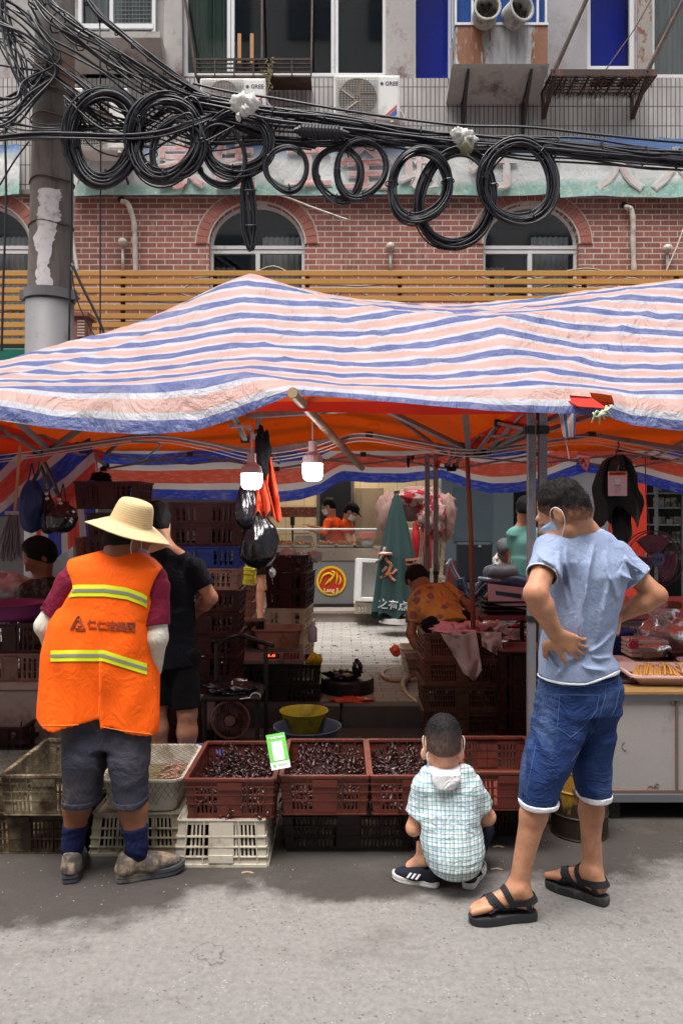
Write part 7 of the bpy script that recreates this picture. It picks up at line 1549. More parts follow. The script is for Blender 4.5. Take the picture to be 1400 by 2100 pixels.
basin(XX(22, 5.38), 5.38, .809, .24, .12, plast('magenta_plastic', S(140, 62, 116)), 'purple pink basin on the dark red crate at the left edge')
crate(XX(0, 5.0), 5.0, 0, .3, .3, .17, darkred_p, 'small dark crate on the ground at the left edge')
g = G().box(XX(25, 5.05), XX(62, 5.05), 5.0, 5.2, .06, .085).tube([P(41, 1510, 5.1), P(45, 1480, 5.1)], .006, 6); tag(g.build('black_pad', black_p), 'small black pad with a thin white stick before the foam box', 'pad')
g = pan_geo(G(), .9, .7, .05, (XX(-20, 4.4), 4.55, .0), tp=.02); tray_ = tag(g.build('flat_tray', plast('slab_grey', S(140, 140, 130), dirt=S(86, 92, 84), ds=4)), 'flat grey tray with green net on the ground left behind the netted crate', 'tray')
net('green fishing net crumpled over the flat grey tray', XX(-20, 4.4) - .4, XX(-20, 4.4) + .42, 4.22, 4.9, .06, .04, M('green_net', S(40, 74, 66), .8, bump=0), .03, 12, inner=-.02)
# white plastic sheet on a table behind the woman
t = thing('side_table', 'small table with crumpled white plastic at the far left edge', 'table', (XX(10, 6.2), 6.2, .15)); x0, x1 = XX(-60, 6.2), XX(42, 6.2)
G().box(x0, x1, 6.1, 6.6, .80, .83).build('tabletop', black_p, t); 
for (a, b) in ((x0 + .03, 6.13), (x1 - .03, 6.13), (x0 + .03, 6.57), (x1 - .03, 6.57)): G().box(a - .02, a + .02, b - .02, b + .02, .15, .8).build('leg', black_p, t)
tag(crumple(G(), (XX(5, 6.2), 6.3, .93), .24, .15, .12, 4, .3, 34).build('plastic_sheet', M('clear_white_sheet', S(190, 192, 198), .3, bump=.8, bs=22), smooth=True), 'crumpled white plastic sheet on the side table', 'plastic sheet')
# mop, hanging bags
g = G(); rnd = random.Random(4)
for k in range(90):
 a = rnd.gauss(0, 9); top = P(30 + a * .5, 1052 + rnd.uniform(0, 6), 5.2 + rnd.uniform(-.03, .03)); bt = P(22 + a * 1.1 + rnd.gauss(0, 3), 1130 + rnd.uniform(-12, 22), 5.2 + rnd.uniform(-.05, .05)); g.tube([top, top.lerp(bt, .5) + Vector((rnd.gauss(0, .006), 0, 0)), bt], .0045, 4)
t = thing('mop', 'grey string mop head hanging head down at the far left', 'mop', P(28, 1150, 5.2)); g.build('strings', M('mop_grey', S(110, 104, 110), .95, var=.4), t); G().box(XX(14, 5.2), XX(48, 5.2), 5.17, 5.23, ZZ(1056, 5.2), ZZ(1048, 5.2)).build('clamp', M('mop_clamp', S(150, 150, 155), .5), t); G().tube([P(31, 1050, 5.2), P(42, 915, 5.2)], .011, 8).build('handle', M('raw_wood', None), t)
def bag(label, px_, pt, pb, hw, Y, mat, neck=.25, seed=0, depth=.07, parts=None, sq=1.):
 """a filled carrier bag hanging from its twisted handles"""
 g = G(); n = 34; z1_, z0_ = ZZ(pt, Y), ZZ(pb, Y); x0 = XX(px_, Y); W_ = hw / F * Y
 def f(u, v):
  a = u * 2 * math.pi; r = interp(v, [0, .05, .2, .5, .75, 1 - .12, 1], [.0, .55, .92, 1., .80, neck, neck * .6]); pl = 1 + (.16 * v) * math.sin(a * 9 + 2 * n1(v * 4, 0, seed)) * (v > .3) ; nn = 1 + .16 * n1(math.cos(a) * 2, math.sin(a) * 2, v * 4 + seed)
  return (x0 + W_ * r * pl * nn * math.cos(a) + .01 * n1(v * 3, 1, seed), Y + depth * r * pl * nn * math.sin(a), z0_ + (z1_ - z0_) * v)
 g.grid(n, 26, f); o = tag(g.build('hanging_bag', mat, smooth=True), label, 'bag'); 
 h = G()
 for q in (-1, 1): h.tube(crom([(x0 + q * W_ * neck * .5, Y, z1_ - .01), (x0 + q * .012, Y, z1_ + .05), (x0, Y, z1_ + .11)], 4), .005, 5)
 h.build('handle', mat, o); return o
blackbag = M('black_bag_film', S(20, 21, 28), .24, bump=.9, bs=16, spec=.6); bluebag = M('blue_bag_cloth', S(26, 44, 92), .7, bump=.3)
bag('blue cloth bag hanging at the left side curtain', 66, 985, 1094, 26, 4.9, bluebag, .6, 3)
bag('black shoulder bag with metal clips hanging beside the blue bag', 130, 1028, 1094, 30, 4.85, blackbag, .4, 6, .09)
bag('black bag squeezed between the blue bag and the shoulder bag', 97, 1010, 1096, 20, 4.95, blackbag, .5, 9)
g = G()
for a, b in (((82, 950), (96, 1003)), ((92, 948), (125, 1030)), ((112, 1002), (128, 1040)), ((70, 985), (84, 948))): g.tube(crom([P(*a, 4.84), P((a[0] + b[0]) / 2 + 3, (a[1] + b[1]) / 2, 4.84), P(*b, 4.84)], 4), .012, 6)
tag(g.build('bag_strap', blackbag), 'black bag straps looped over the truss at left', 'strap')
g = G()
for px_, py_ in ((96, 1012), (125, 1032), (97, 1022), (122, 1024)): g.lathe([(.007, -.003), (.012, 0), (.007, .003)], P(px_, py_, 4.8), 12, Matrix.Rotation(R(90), 3, 'X'))
tag(g.build('metal_clip', M('clip_metal', S(180, 178, 170), .25, metal=.9)), 'shiny metal clips on the black bag strap', 'clip')
# centre left crate columns
column(250, 5.4, .0, 9, .5, .4, .172, darkred_p, nth(9, 'dark red crate in the stack behind the straw hat'))
crate(XX(217, 5.3), 5.32, 1.57, .445, .4, .19, darkred_p, 'dark red crate topping the pile left of the straw hat, under the truss')
tag(crumple(G(), (XX(190, 5.3), 5.5, 1.79), .07, .06, .04, 6, .3).build('black_bundle', blk2, smooth=True), 'small black bundle lying in the topmost dark red crate', 'bundle')
column(192, 6.2, .15, 6, .28, .25, .2, [darkred_p] * 5 + [beige_p], nth(6, 'narrow crate in the column left of the straw hat brim'))
cl_ = column(417, 5.2, .0, 11, .47, .4, .147, [darkred_p] * 7 + [beige_p, blue_p, darkred_p, darkred_p], ['dark crate, %s from the floor in the tall column beside the black shirt man' % q for q in ('first', 'second', 'third', 'fourth', 'fifth', 'sixth', 'seventh')] + ['pinkish beige crate in the column left of the hanging black bag', 'blue crate in the column left of the hanging black bag', 'dark red crate right on the blue one', 'dark red crate crowning the column behind the black shirt man'])
# bags and aprons hanging under the lower bulb
bag('big black plastic bag hanging below the lower left bulb', 532, 1050, 1168, 38, 4.75, blackbag, .5, 2, .11)
bag('smaller black plastic bag tied above the big one', 505, 985, 1085, 22, 4.7, blackbag, .55, 12, .08)
tag(crumple(G(), P(539, 925, 4.75), .045, .04, .14, 31, .35).build('black_cloth', blk2, smooth=True), 'black cloth stuffed over the truss above the orange aprons', 'cloth')
orc = M('orange_apron', S(176, 56, 22), .7, bump=.5, bs=12, var=.25)
def drape(name, label, px0, px1, pt, pb, Y, mat, fx=5, amp=.03, seed=0, cat='cloth', shape=None, solid=.004, kind=None):
 g = G()
 def f(u, v):
  q = shape(u, v) if shape else (px0 + u * (px1 - px0), pt + v * (pb - pt))
  return P(q[0], q[1], Y + amp * math.sin(u * fx * 3 + n1(v * 3, u * 2, seed) * 2) * (.4 + v) + amp * .6 * n1(u * 5, v * 5, seed + 3))
 g.grid(36, 36, f); return tag(g.build(name, mat, smooth=True, solid=solid), label, cat)
drape('orange_cloth', 'bunched orange apron hanging right behind the lower bulb', 0, 0, 0, 0, 4.8, orc, 4, .035, 3, shape=lambda u, v: (548 + (u - .5) * (14 + 44 * v * (1 - .25 * v)) + 6 * v, 938 + v * (120 + 18 * math.sin(u * 9)) - 4))
drape('orange_cloth', 'second orange apron hanging lower behind the bulb', 0, 0, 0, 0, 4.72, orc, 5, .03, 9, shape=lambda u, v: (538 + (u - .5) * (16 + 40 * v), 985 + v * (72 + 10 * math.sin(u * 14))))
tag(crumple(G(), P(448 + 110, 1175, 4.8), .02, .02, .03, 3, .2).build('clear_bottle_bag', M('clear_bag', S(180, 188, 200), .2)), 'tiny clear bag end dangling right of the big black bag', 'bag')
tag(G().tube(crom([P(265, 935, 4.9), P(290, 945, 4.9), P(310, 930, 4.9), P(328, 910, 4.9), P(270, 905, 4.9)], 6), .006, 5).build('teal_hanger', M('teal_plastic', S(60, 120, 130), .5)), 'teal plastic clothes hanger hooked on the left truss', 'hanger')
# crate tower with white cloth
column(592, 6.5, .15, 7, .345, .5, .149, [cream_p] * 4 + [darkred_p] * 3, ['cream crate at the bottom of the tower left of the gap', 'second cream crate up in the tower left of the gap', 'third cream crate up in the tower left of the gap', 'fourth cream crate, just under the dark red ones', 'lowest of the three dark red crates in the tower left of the gap', 'middle of the three dark red crates in the tower left of the gap', 'topmost dark red crate with white bags in it'], rz=-.13, jit=.006)
tag(crumple(crumple(crumple(G(), P(590, 1141, 6.6), .07, .1, .06, 3, .4), P(618, 1143, 6.7), .08, .1, .045, 8, .4), P(645, 1141, 6.65), .055, .08, .05, 5, .4).build('white_bag_pile', bagw, smooth=True), 'crumpled white plastic bags in the topmost dark red crate', 'bags', kind='stuff')
column(503, 7.9, .15, 5, .16, .3, .165, [brown_p, brown_p, brown_p, brown_p, yellow_p], ['brown crate at the floor in the narrow pile by the far legs', 'brown crate second up in the narrow pile by the far legs', 'brown crate third up in the narrow pile by the far legs', 'brown crate right under the yellow one by the far legs', 'yellow crate topping the narrow pile by the far legs'])
# scale corner
crate(XX(578, 5.75), 5.72, .15, .56, .42, .14, black_p, 'lower dark crate under the weighing scale'); crate(XX(578, 5.75), 5.72, .291, .56, .42, .14, black_p, 'upper dark crate under the weighing scale')
t = thing('weighing_scale', 'electronic weighing scale with red digits on the dark crates', 'scale', (XX(565, 5.75), 5.85, .433)); x0, x1 = XX(492, 5.75), XX(622, 5.75)
G().prism([(0, 0), (.36, 0), (.36, .07), (.10, .07), (0, .03)], lambda u, v, w_: (x0 + w_, 5.72 + u, .433 + v), x1 - x0).build('body', plast('scale_grey', S(128, 108, 104), dirt=S(80, 60, 56)), t, bevel=.004)
nrm = Vector((0, -.04, .10)).normalized(); sp = lambda u, v, w_=0: Vector((x0, 5.72, .463)) + Vector((u * (x1 - x0), v * .10, v * .04)) + nrm * w_ * -1 * -1
G().prism([(.36, .2), (.62, .2), (.62, .8), (.36, .8)], lambda u, v, w_: sp(u, v, .002 + w_), -.004).build('display', M('display_dark', S(30, 14, 14), .2), t)
n = NT('red_digits'); n.set(col=(.5, .02, .01, 1), emis=(1, .08, .02, 1), es=3.); g = G(); put_text(g, '35.0', .05, lambda x, y, z: sp(.46 + x / .45, .5 + y * 8, .005), .0005); g.build('digits', n.m, t)
g = G()
for i in range(5):
 for j in range(4): g.obox(sp(.70 + i * .055, .2 + j * .2, .004), (.018, .014, .006))
g.build('key', M('key_red', S(120, 40, 40), .5), t); G().box(x0 + .03, x1 - .01, 5.85, 6.10, .505, .515).build('plate', M('scale_plate', S(120, 116, 116), .3, metal=.6), t, bevel=.003)
tag(pan_geo(G(), .37, .27, .155, (XX(570, 5.9), 5.97, .516), tp=.035, rr=.03).build('weighing_tub', plast('tan_plastic', S(160, 118, 98), dirt=S(108, 72, 56), ds=5), bevel=.003), 'tan plastic tub on the weighing scale', 'tub')
o = crate(XX(499, 5.85), 6.0, .30, .42, .3, .13, beige_p, 'pinkish beige crate standing on end left of the tan tub'); o.rotation_euler = (R(90), R(90), R(8)); o.location = (XX(500, 5.95), 6.05, .52)
crate(XX(499, 5.95), 5.92, .15, .15, .25, .15, darkred_p, 'small dark crate below the upended beige one')
yg = M('yellow_rubber', S(196, 160, 30), .45, bump=.4, bs=30); g = G()
for k in range(7): g.tube(crom([P(640, 1342, 5.68), P(634 + k * 4, 1350, 5.66 - .01 * (k % 3)), P(629 + k * 4.4, 1361 + (k % 2) * 3, 5.67)], 3), [.012] * 6 + [.008], 6)
tag(crumple(g, P(644, 1348, 5.70), .035, .03, .03, 4, .3).build('rubber_glove', yg, smooth=True), 'yellow rubber glove on the corner of the dark scale crates', 'glove')
g = G().lathe([(0, 0), (.032, 0), (.034, .01), (.034, .10), (.012, .13), (.012, .15), (0, .15)], P(641, 1316, 5.85), 14); tag(g.build('squeeze_bottle', M('cloudy_bottle', S(160, 150, 168), .3), smooth=True), 'cloudy plastic bottle hanging beside the cream crates', 'bottle')
# motor, chair, bucket, fan
t = thing('fan_motor', 'small grey motor box with a round knob behind the black chair', 'motor', P(445, 1335, 5.35)); G().box(XX(426, 5.35), XX(464, 5.35), 5.35, 5.5, ZZ(1332, 5.35), ZZ(1292, 5.35)).build('housing', plast('motor_grey', S(84, 84, 96)), t, bevel=.012)
G().lathe([(0, .03), (.02, .028), (.035, .01), (.045, .0), (0, 0)], P(443, 1312, 5.345), 18, Matrix.Rotation(R(90), 3, 'X')).build('knob', M('bright_metal', S(170, 170, 176), .25, metal=.8), t, smooth=True); G().tube([P(442, 1314, 5.30), P(432, 1340, 5.28)], .006, 6).build('shaft', brown_p, t)
G().tube([P(445, 1332, 5.42), (XX(445, 5.42), 5.42, .0)], .03, 10).build('stand', black_p, t)
basin(XX(432, 5.25), 5.25, .10, .085, .24, plast('bucket_pale', S(176, 140, 136), dirt=S(120, 88, 84)), 'pale plastic pail with a teal band behind the black chair', 'pail'); 
YC2 = 4.72; t = thing('black_chair', 'black metal chair with a plastic bag on its seat', 'chair', (XX(478, YC2), YC2 + .2, 0)); x0, x1 = XX(412, YC2), XX(540, YC2)
G().box(x0, x1 - .02, YC2, YC2 + .38, .40, .425).build('seat', black_p, t, bevel=.008)
for (a, b, z1_) in ((x0 + .02, YC2 + .02, .40), (x1 - .04, YC2 + .02, .40), (x0 + .035, YC2 + .37, .69), (x1 - .02, YC2 + .37, .69)): G().tube([(a, b, 0), (a, b, z1_)], .014, 8).build('leg', black_p, t)
G().tube(crom([(x0 + .035, YC2 + .37, .66), (x0 + .10, YC2 + .38, .725), (XX(478, YC2), YC2 + .40, .74), (x1 - .1, YC2 + .38, .715), (x1 + .0, YC2 + .36, .69), (x1 + .03, YC2 + .34, .685)], 6), [.012] * 12 + [.016] * 19, 8).build('backrest', M('gloss_black', (.012, .012, .014, 1), .2), t, smooth=True)
tag(crumple(G(), (XX(462, YC2), YC2 + .17, .455), .155, .13, .045, 5, .35, 34).build('plastic_bag', blackbag, smooth=True), 'black plastic bag spread on the seat of the black chair', 'plastic bag')
t = thing('face_mask', 'white face mask left on the black bag on the chair', 'mask', P(505, 1432, YC2)); G().grid(8, 4, lambda u, v: P(492 + u * 22, 1434 - 6 * v * (1 - u * .4) - u * 3, YC2 - .02 + .12 * v)).build('cloth', maskw, t, solid=.003); G().tube([P(513 + 11 + 10 * math.cos(a), 1428 + 7 * math.sin(a), YC2 + .03) for a in np.linspace(2.4, 7.2, 14)], .0035, 5).build('ear_loop', maskw, t)
t = thing('floor_fan', 'small round pinkish fan under the seat of the black chair', 'fan', P(473, 1518, 4.95)); cx_, cz_ = XX(473, 4.95), ZZ(1476, 4.95)
g = G(); rotx = Matrix.Rotation(R(90), 3, 'X'); g.tube([(cx_ + .118 * math.cos(a), 4.95, cz_ + .118 * math.sin(a)) for a in np.linspace(0, 6.2832, 37)[:-1]], .008, 6, closed=True)
for k in range(54): a = k * .11636; g.tube([(cx_ + .045 * math.cos(a), 4.93, cz_ + .045 * math.sin(a)), (cx_ + .09 * math.cos(a + .12), 4.925, cz_ + .09 * math.sin(a + .12)), (cx_ + .118 * math.cos(a + .2), 4.95, cz_ + .118 * math.sin(a + .2))], .0014, 3)
fanpink = plast('fan_pink', S(168, 120, 112)); g.build('grille', fanpink, t); g = G()
for k in range(3): g.obox(Vector((cx_, 4.96, cz_)) + Matrix.Rotation(k * 2.094 + .4, 3, 'Y') @ Vector((.05, 0, 0)), (.08, .004, .06), Matrix.Rotation(k * 2.094 + .4, 3, 'Y') @ Matrix.Rotation(.4, 3, 'X'))
g.build('blades', plast('blade_dark', S(70, 44, 42)), t); G().lathe([(0, .03), (.03, .025), (.035, 0), (0, 0)], (cx_, 4.93, cz_), 18, rotx).build('hub', fanpink, t); G().box(cx_ - .07, cx_ + .07, 4.9, 5.05, 0, .02).tube([(cx_, 5.0, .01), (cx_, 5.0, cz_ - .1)], .012, 8).build('stand', black_p, t)
# things on the pavement in the middle
YD = 6.0
tag(G().lathe([(.0, 0), (.205, 0), (.208, .01), (.208, .095), (.2, .11), (0, .11)], (XX(712, YD), YD + .1, .15), 36).build('black_drum_lid', plast('tar_black', S(26, 24, 24), dirt=S(60, 50, 46)), bevel=.004), 'low round black tub upside down on the brick pavement', 'tub')
g = crumple(G(), P(700, 1383, YD + .05), .125, .1, .038, 5, .4, 34); crumple(g, P(732, 1370, YD + .05), .035, .05, .065, 8, .4); tag(g.build('plastic_bag', blackbag, smooth=True), 'crumpled black plastic bag lying on the low round black tub', 'plastic bag')
tag(crumple(G(), P(722, 1436, 5.76), .14, .07, .022, 7, .4, 34).build('plastic_bag', M('orange_red_bag', S(196, 60, 26), .4, bump=.6, bs=14, tl=.1), smooth=True), 'flat orange red plastic bag on the pavement before the black tub', 'plastic bag')
tag(crumple(G(), P(712, 1384, 5.9), .04, .03, .012, 9, .3).build('scrap', M('pale_scrap', S(150, 140, 120), .7), smooth=True), 'pale scrap lying on the edge of the black tub', 'scrap')
hosem = M('pale_hose', S(176, 150, 122), .5, dirt=S(130, 104, 80)); g = G(); Yh = 6.6
g.tube(crom([P(870, 1452, 5.6), P(835, 1425, 6.0), P(826, 1402, 6.2), P(840, 1386, 6.5), P(858, 1378, 6.8), P(845, 1372, 7.), P(800, 1373, 7.), P(783, 1382, 6.7), P(800, 1394, 6.45), P(850, 1394, 6.45), P(866, 1384, 6.6), P(855, 1372, 6.9)], 8), .021, 8)
for v_ in range(len(g.v)): g.v[v_] = (g.v[v_][0], g.v[v_][1], max(g.v[v_][2], .152 if g.v[v_][1] > 5.62 else .0))
tag(g.build('hose', hosem, smooth=True), 'pale garden hose coiled on the pavement left of the tall crate stack', 'hose')
rnd = random.Random(9); g = G()
for k in range(46): p_ = Vector((rnd.uniform(-1.2, 1.3), rnd.uniform(7.1, 9.7), .156)); g.obox(p_, (rnd.uniform(.01, .045), rnd.uniform(.01, .04), .004), Matrix.Rotation(rnd.random() * 3, 3, 'Z'))
tag(g.build('litter', M('litter_mix', S(150, 140, 130), .8, dirt=S(90, 40, 34), ds=2, dt=(.5, .55))), 'scattered scraps of litter on the bright pavement', 'litter', kind='stuff')
rnd = random.Random(19); g = G()
for k in range(240):
 p_ = Vector((rnd.uniform(-1.7, 1.9), rnd.uniform(2.5, 3.9), .002)); s_ = rnd.uniform(.0015, .004); g.ball(p_, (s_, s_, s_ * .5), 6)
tag(g.build('grit', M('grit_pale', S(146, 142, 134), .9)), 'loose grit and pebbles on the asphalt', 'gravel', kind='stuff')
g = G()
for (a, b) in ((1018, 1783), (1022, 1737), (508, 1790)): g.tube(crom([P(a - 12, b, 1600 * 1.55 / (b - 1050)), P(a, b - 2, 1600 * 1.55 / (b - 1050)), P(a + 12, b + 1, 1600 * 1.55 / (b - 1050))], 3), .004, 5)
tag(g.build('twig', M('dry_twig', S(180, 150, 120), .8)), 'dry pale scraps and twigs on the asphalt near the boy', 'twigs', kind='stuff')
# tall crate stack in front of the bending woman
column(949, 5.40, .0, 4, .545, .42, .178, [plast('brown_olive', S(86, 58, 42), dirt=S(56, 40, 34))] * 2 + [brown_p] * 2, nth(4, 'brown crate in the stack below the pink cloths'), fine=1, jit=.006, rz=.02)
pinkc = M('pink_cloth', S(206, 136, 146), .85, var=.2, bump=.4, bs=20); greyc = M('beige_cloth', S(186, 160, 158), .85, var=.2, bump=.4, bs=20)
tag(crumple(crumple(G(), P(930, 1296, 5.5), .17, .14, .055, 4, .45, 40), P(975, 1292, 5.6), .12, .12, .055, 9, .45, 34).build('cloth', pinkc, smooth=True), 'pink cloth heaped on the tall brown crate stack', 'cloth')
tag(crumple(G(), P(1012, 1292, 5.62), .10, .1, .06, 14, .45, 34).build('cloth', greyc, smooth=True), 'beige cloth heaped at the right corner of the brown crate stack', 'cloth')
drape('cloth', 'pale beige cloth hanging in a point down the front of the brown crates', 0, 0, 0, 0, 5.36, greyc, 3, .018, 4, shape=lambda u, v: (902 + u * 74 * (1 - v * .30) + v * 40 * (1 - u * .15) * (v > 0), 1298 + v * (52 + 44 * math.sin(u * 2.2 + .3)) + 3 * math.sin(u * 12)))
drape('cloth', 'pinkish cloth corner hanging over the right side of the brown crates', 0, 0, 0, 0, 5.36, greyc, 3, .012, 14, shape=lambda u, v: (985 + u * 42 + 4 * v, 1296 + v * (30 + 26 * u)))
tag(pan_geo(G(), .20, .3, .2, (XX(845, 6.9), 7.0, .15), tp=.02).build('cream_box', cream_p, bevel=.003), 'cream ribbed box on the pavement by the bending woman', 'box')
tag(pan_geo(G(), .22, .25, .10, (XX(858, 6.5), 6.6, .24), tp=.03).build('pink_tray', beige_p, bevel=.003), 'pinkish tray the bending woman reaches into', 'tray')
G().box(XX(858, 6.5) - .08, XX(858, 6.5) + .08, 6.5, 6.7, .15, .235).build('tray_block', beige_p); o = bpy.data.objects['tray_block']; pt_ = bpy.data.objects['pink_tray']; o.parent = pt_; o.location -= pt_.location
tag(crumple(G(), P(811, 1334, 7.3), .05, .05, .055, 5, .3).build('plastic_bag', M('orange_red_bag', None), smooth=True), 'small orange plastic bag left of the cream box', 'plastic bag')
# folded parasol
YU = 8.9; t = thing('parasol', 'folded dark green parasol with orange characters standing before the counter', 'parasol', (XX(815, YU), YU, .295)); cm_ = M('parasol_green', S(38, 64, 62), .75, var=.12, bump=.2)
zt_, zb_ = ZZ(1012, YU), ZZ(1262, YU)
def pf(u, v):
 a = u * 2 * math.pi; r = interp(v, [0, .5, .85, .95, 1], [.265, .19, .09, .05, .02]); q = 1 + (.20 * math.sin(a * 8 + 1) + .1 * math.sin(a * 5)) * (1 - v * .8)
 xx = interp(v, [0, 1], [XX(816, YU), XX(813, YU)]); return (xx + r * q * math.cos(a) * (.93 if math.cos(a) > 0 else 1), YU + r * .6 * q * math.sin(a), zb_ + (zt_ - zb_) * v + .05 * math.sin(a * 8) * (1 - v) ** 3)
cn = G().grid(96, 40, pf).build('canopy', cm_, t, smooth=True); G().tube([(XX(813, YU), YU, .295), (XX(813, YU), YU, zt_ + .05)], .02, 8).build('pole', white_al, t); G().lathe([(0, .04), (.03, .03), (.035, 0), (0, 0)], (XX(813, YU), YU, zt_ + .0), 12).build('finial', black_p, t); G().lathe([(0, 0), (.22, 0), (.20, .05), (0, .06)], (XX(816, YU), YU, .296), 20).build('base', concrete, t)
pbv = bvh_of(cn)
def ptext(ch, px_, py_, size, mat, out=None, nm='character', rot=0, skew=0):
 def fn(k): return lambda x, y, z: (hit(pbv, px_ + (x * math.cos(rot) - y * math.sin(rot)), py_ - (y * math.cos(rot) + x * math.sin(rot)), k + z * .004) or P(px_ + x, py_ - y, YU - .25))
 if out: g = G(); put_text(g, ch, size, fn(.006), .5, 1.2); g.build(nm + '_outline', out, t)
 g = G(); put_text(g, ch, size, fn(.014), .5, .5); g.build(nm, mat, t)
wpaint = M('white_print', S(180, 188, 190), .7); opaint = M('orange_print', S(196, 92, 48), .7)
ptext('大', 786, 1142, 36, opaint, wpaint, rot=-.1); ptext('火', 797, 1176, 34, opaint, wpaint, rot=-.25); ptext('天', 846, 1158, 28, opaint, wpaint, rot=.2); ptext('之有点', 806, 1242, 21, wpaint, None, 'small_characters', rot=-.1)
# foam box on its side, brown crate
t_ = G(); YB2 = 9.45; x0, x1, z0_, z1_ = XX(727, YB2), XX(806, YB2), ZZ(1236, YB2), ZZ(1148, YB2)
for (a, b, c_, d_) in ((x0, x0 + .06, z0_, z1_), (x1 - .06, x1, z0_, z1_), (x0 + .06, x1 - .06, z0_, z0_ + .05), (x0 + .06, x1 - .06, z1_ - .05, z1_)): t_.box(a, b, YB2, YB2 + .24, c_, d_)
t_.box(x0 + .002, x1 - .002, YB2 + .2401, YB2 + .27, z0_ + .002, z1_ - .002); o = t_.build('foam_box', foam, bevel=.008); o.rotation_euler = (R(-4), R(3), R(6)); o.location.z += .0; tag(o, 'open white foam box on its side left of the folded parasol', 'box')
crate(XX(806, 9.5), 9.5, .295, .115, .3, .2, brown_p, 'small brown crate on the step left of the parasol foot'); crate(XX(760, 9.62), 9.62, .295, .4, .3, .13, white_p, 'low pale crate propping up the white foam box')
# white crates with blankets
lv = nth(6, 'white crate in the pile under the blankets'); column(880, 9.3, .15, 6, .36, .4, .21, [yellow_p] + [cream_p] * 5, ['yellow crate at the bottom of the pile under the blankets'] + lv[1:], fine=0)
bl1 = M('grey_pink_blanket', S(134, 104, 98), .9, var=.2, bump=.5, bs=12); bl2 = M('red_print_blanket', S(158, 130, 124), .9, dirt=S(130, 20, 30), ds=6, dt=(.49, .52), bump=.4)
g = crumple(G(), P(862, 1034, 9.45), .40, .25, .2, 4, .22, 44); crumple(g, P(800, 1062, 9.4), .16, .15, .30, 7, .22, 34); tag(g.build('blanket', bl1, smooth=True), 'greyish pink quilt slumped over the white crates behind the parasol', 'blanket')
g = crumple(G(), P(888, 1056, 9.15), .17, .12, .24, 6, .25, 40); crumple(g, P(858, 1022, 9.2), .24, .12, .10, 9, .2, 30); tag(g.build('blanket', bl2, smooth=True), 'red and white printed blanket thrown over the white crates', 'blanket')
tag(crumple(G(), P(915, 1060, 9.2), .10, .14, .27, 12, .2, 34).build('blanket', bl1, smooth=True), 'rolled end of the greyish quilt hanging right of the steel posts', 'blanket')
g = G().box(XX(868, 9.12), XX(884, 9.12), 9.10, 9.14, ZZ(1165, 9.12), ZZ(1080, 9.12)); crumple(g, P(852, 1110, 9.15), .045, .05, .22, 3, .2); tag(g.build('red_scarf', M('red_cloth', S(176, 24, 34), .85, bump=.4), smooth=True), 'narrow red cloth hanging from the blankets down the white crates', 'cloth')
# ================================================================ the shops
shop = thing('shop_row', 'row of ground floor shops under the brick facade', 'shops', (0, 11, .295))
cream = NT('cream_tiles'); s_ = cream.n('SeparateXYZ', {0: cream.tc.outputs['Object']}); v = cream.n('CombineXYZ', {0: s_.outputs[0], 1: s_.outputs[2]}).outputs[0]
br = cream.n('TexBrick', {'Scale': 1., 'Color1': S(222, 204, 170), 'Color2': S(214, 196, 162), 'Mortar': S(160, 140, 112), 'Mortar Size': .004, 'Brick Width': .3, 'Row Height': .45}); br.offset = 0; cream.link(v, br.inputs['Vector']); cream.set(col=br.outputs[0], rough=.25, spec=.5); cream = cream.m
G().box(XX(430, 12.6), 1.5, 12.6, 12.7, .29, 3.2).build('cream_wall', cream, shop); G().box(-9, 9, 10.26, 13.5, .1, .29).build('shop_floor', M('shop_floor', S(128, 118, 104), .3), shop); G().box(-9, 9, 10.3, 13.5, 3.2, 3.25).build('shop_ceiling', M('ceiling_grey', S(150, 146, 140), .8), shop)
mos = NT('mosaic'); s_ = mos.n('SeparateXYZ', {0: mos.tc.outputs['Object']}); v = mos.n('CombineXYZ', {0: s_.outputs[0], 1: s_.outputs[2]}).outputs[0]; br = mos.n('TexBrick', {'Scale': 1., 'Color1': S(96, 48, 44), 'Color2': S(140, 90, 80), 'Mortar': S(60, 36, 32), 'Mortar Size': .003, 'Brick Width': .036, 'Row Height': .036, 'Bias': -.3}); br.offset = 0; mos.link(v, br.inputs['Vector']); mos.set(col=br.outputs[0], rough=.25); mos = mos.m
G().box(XX(440, 12.6), XX(652, 12.6), 12.585, 12.598, ZZ(1058, 12.6), ZZ(1040, 12.6)).build('mosaic_band', mos, shop)
G().box(XX(655, 12.6), XX(722, 12.6), 12.57, 12.597, .29, ZZ(985, 12.6)).build('dark_doorway', M('door_dark', S(18, 22, 30), .4), shop); g = G()
for a in (652, 722): g.box(XX(a, 12.6) - .02, XX(a, 12.6) + .03, 12.55, 12.569, .29, ZZ(985, 12.6))
g.build('door_frame', M('door_grey', S(90, 88, 86), .5), shop)
for (a, b, c_) in ((-9, XX(455, 10.4), 0), (XX(905, 10.3), XX(925, 10.3), 0)): pass
G().box(-9, XX(500, 10.5), 10.5, 10.6, .292, 3.19).build('shutter', M('left_shutter', S(60, 56, 54), .7), shop)
G().box(XX(905, 10.35), XX(1052, 10.35), 10.35, 10.42, .292, 3.19).build('grey_partition', M('grey_part', S(74, 86, 92), .5, var=.06), shop); G().box(XX(905, 10.35), XX(1000, 10.34), 10.335, 10.349, .292, ZZ(1150, 10.34)).build('red_skirting', M('dark_red_paint', S(84, 24, 26), .6), shop)
G().box(XX(930, 10.34), XX(1008, 10.34), 10.33, 10.348, ZZ(1110, 10.34), ZZ(1000, 10.34)).build('poster', M('faint_poster', S(60, 74, 82), .5, var=.2), shop)
G().box(XX(1052, 10.9), XX(1130, 10.9), 10.9, 11.0, .292, 3.19).build('inner_wall', M('very_dark', S(20, 20, 24), .6), shop)
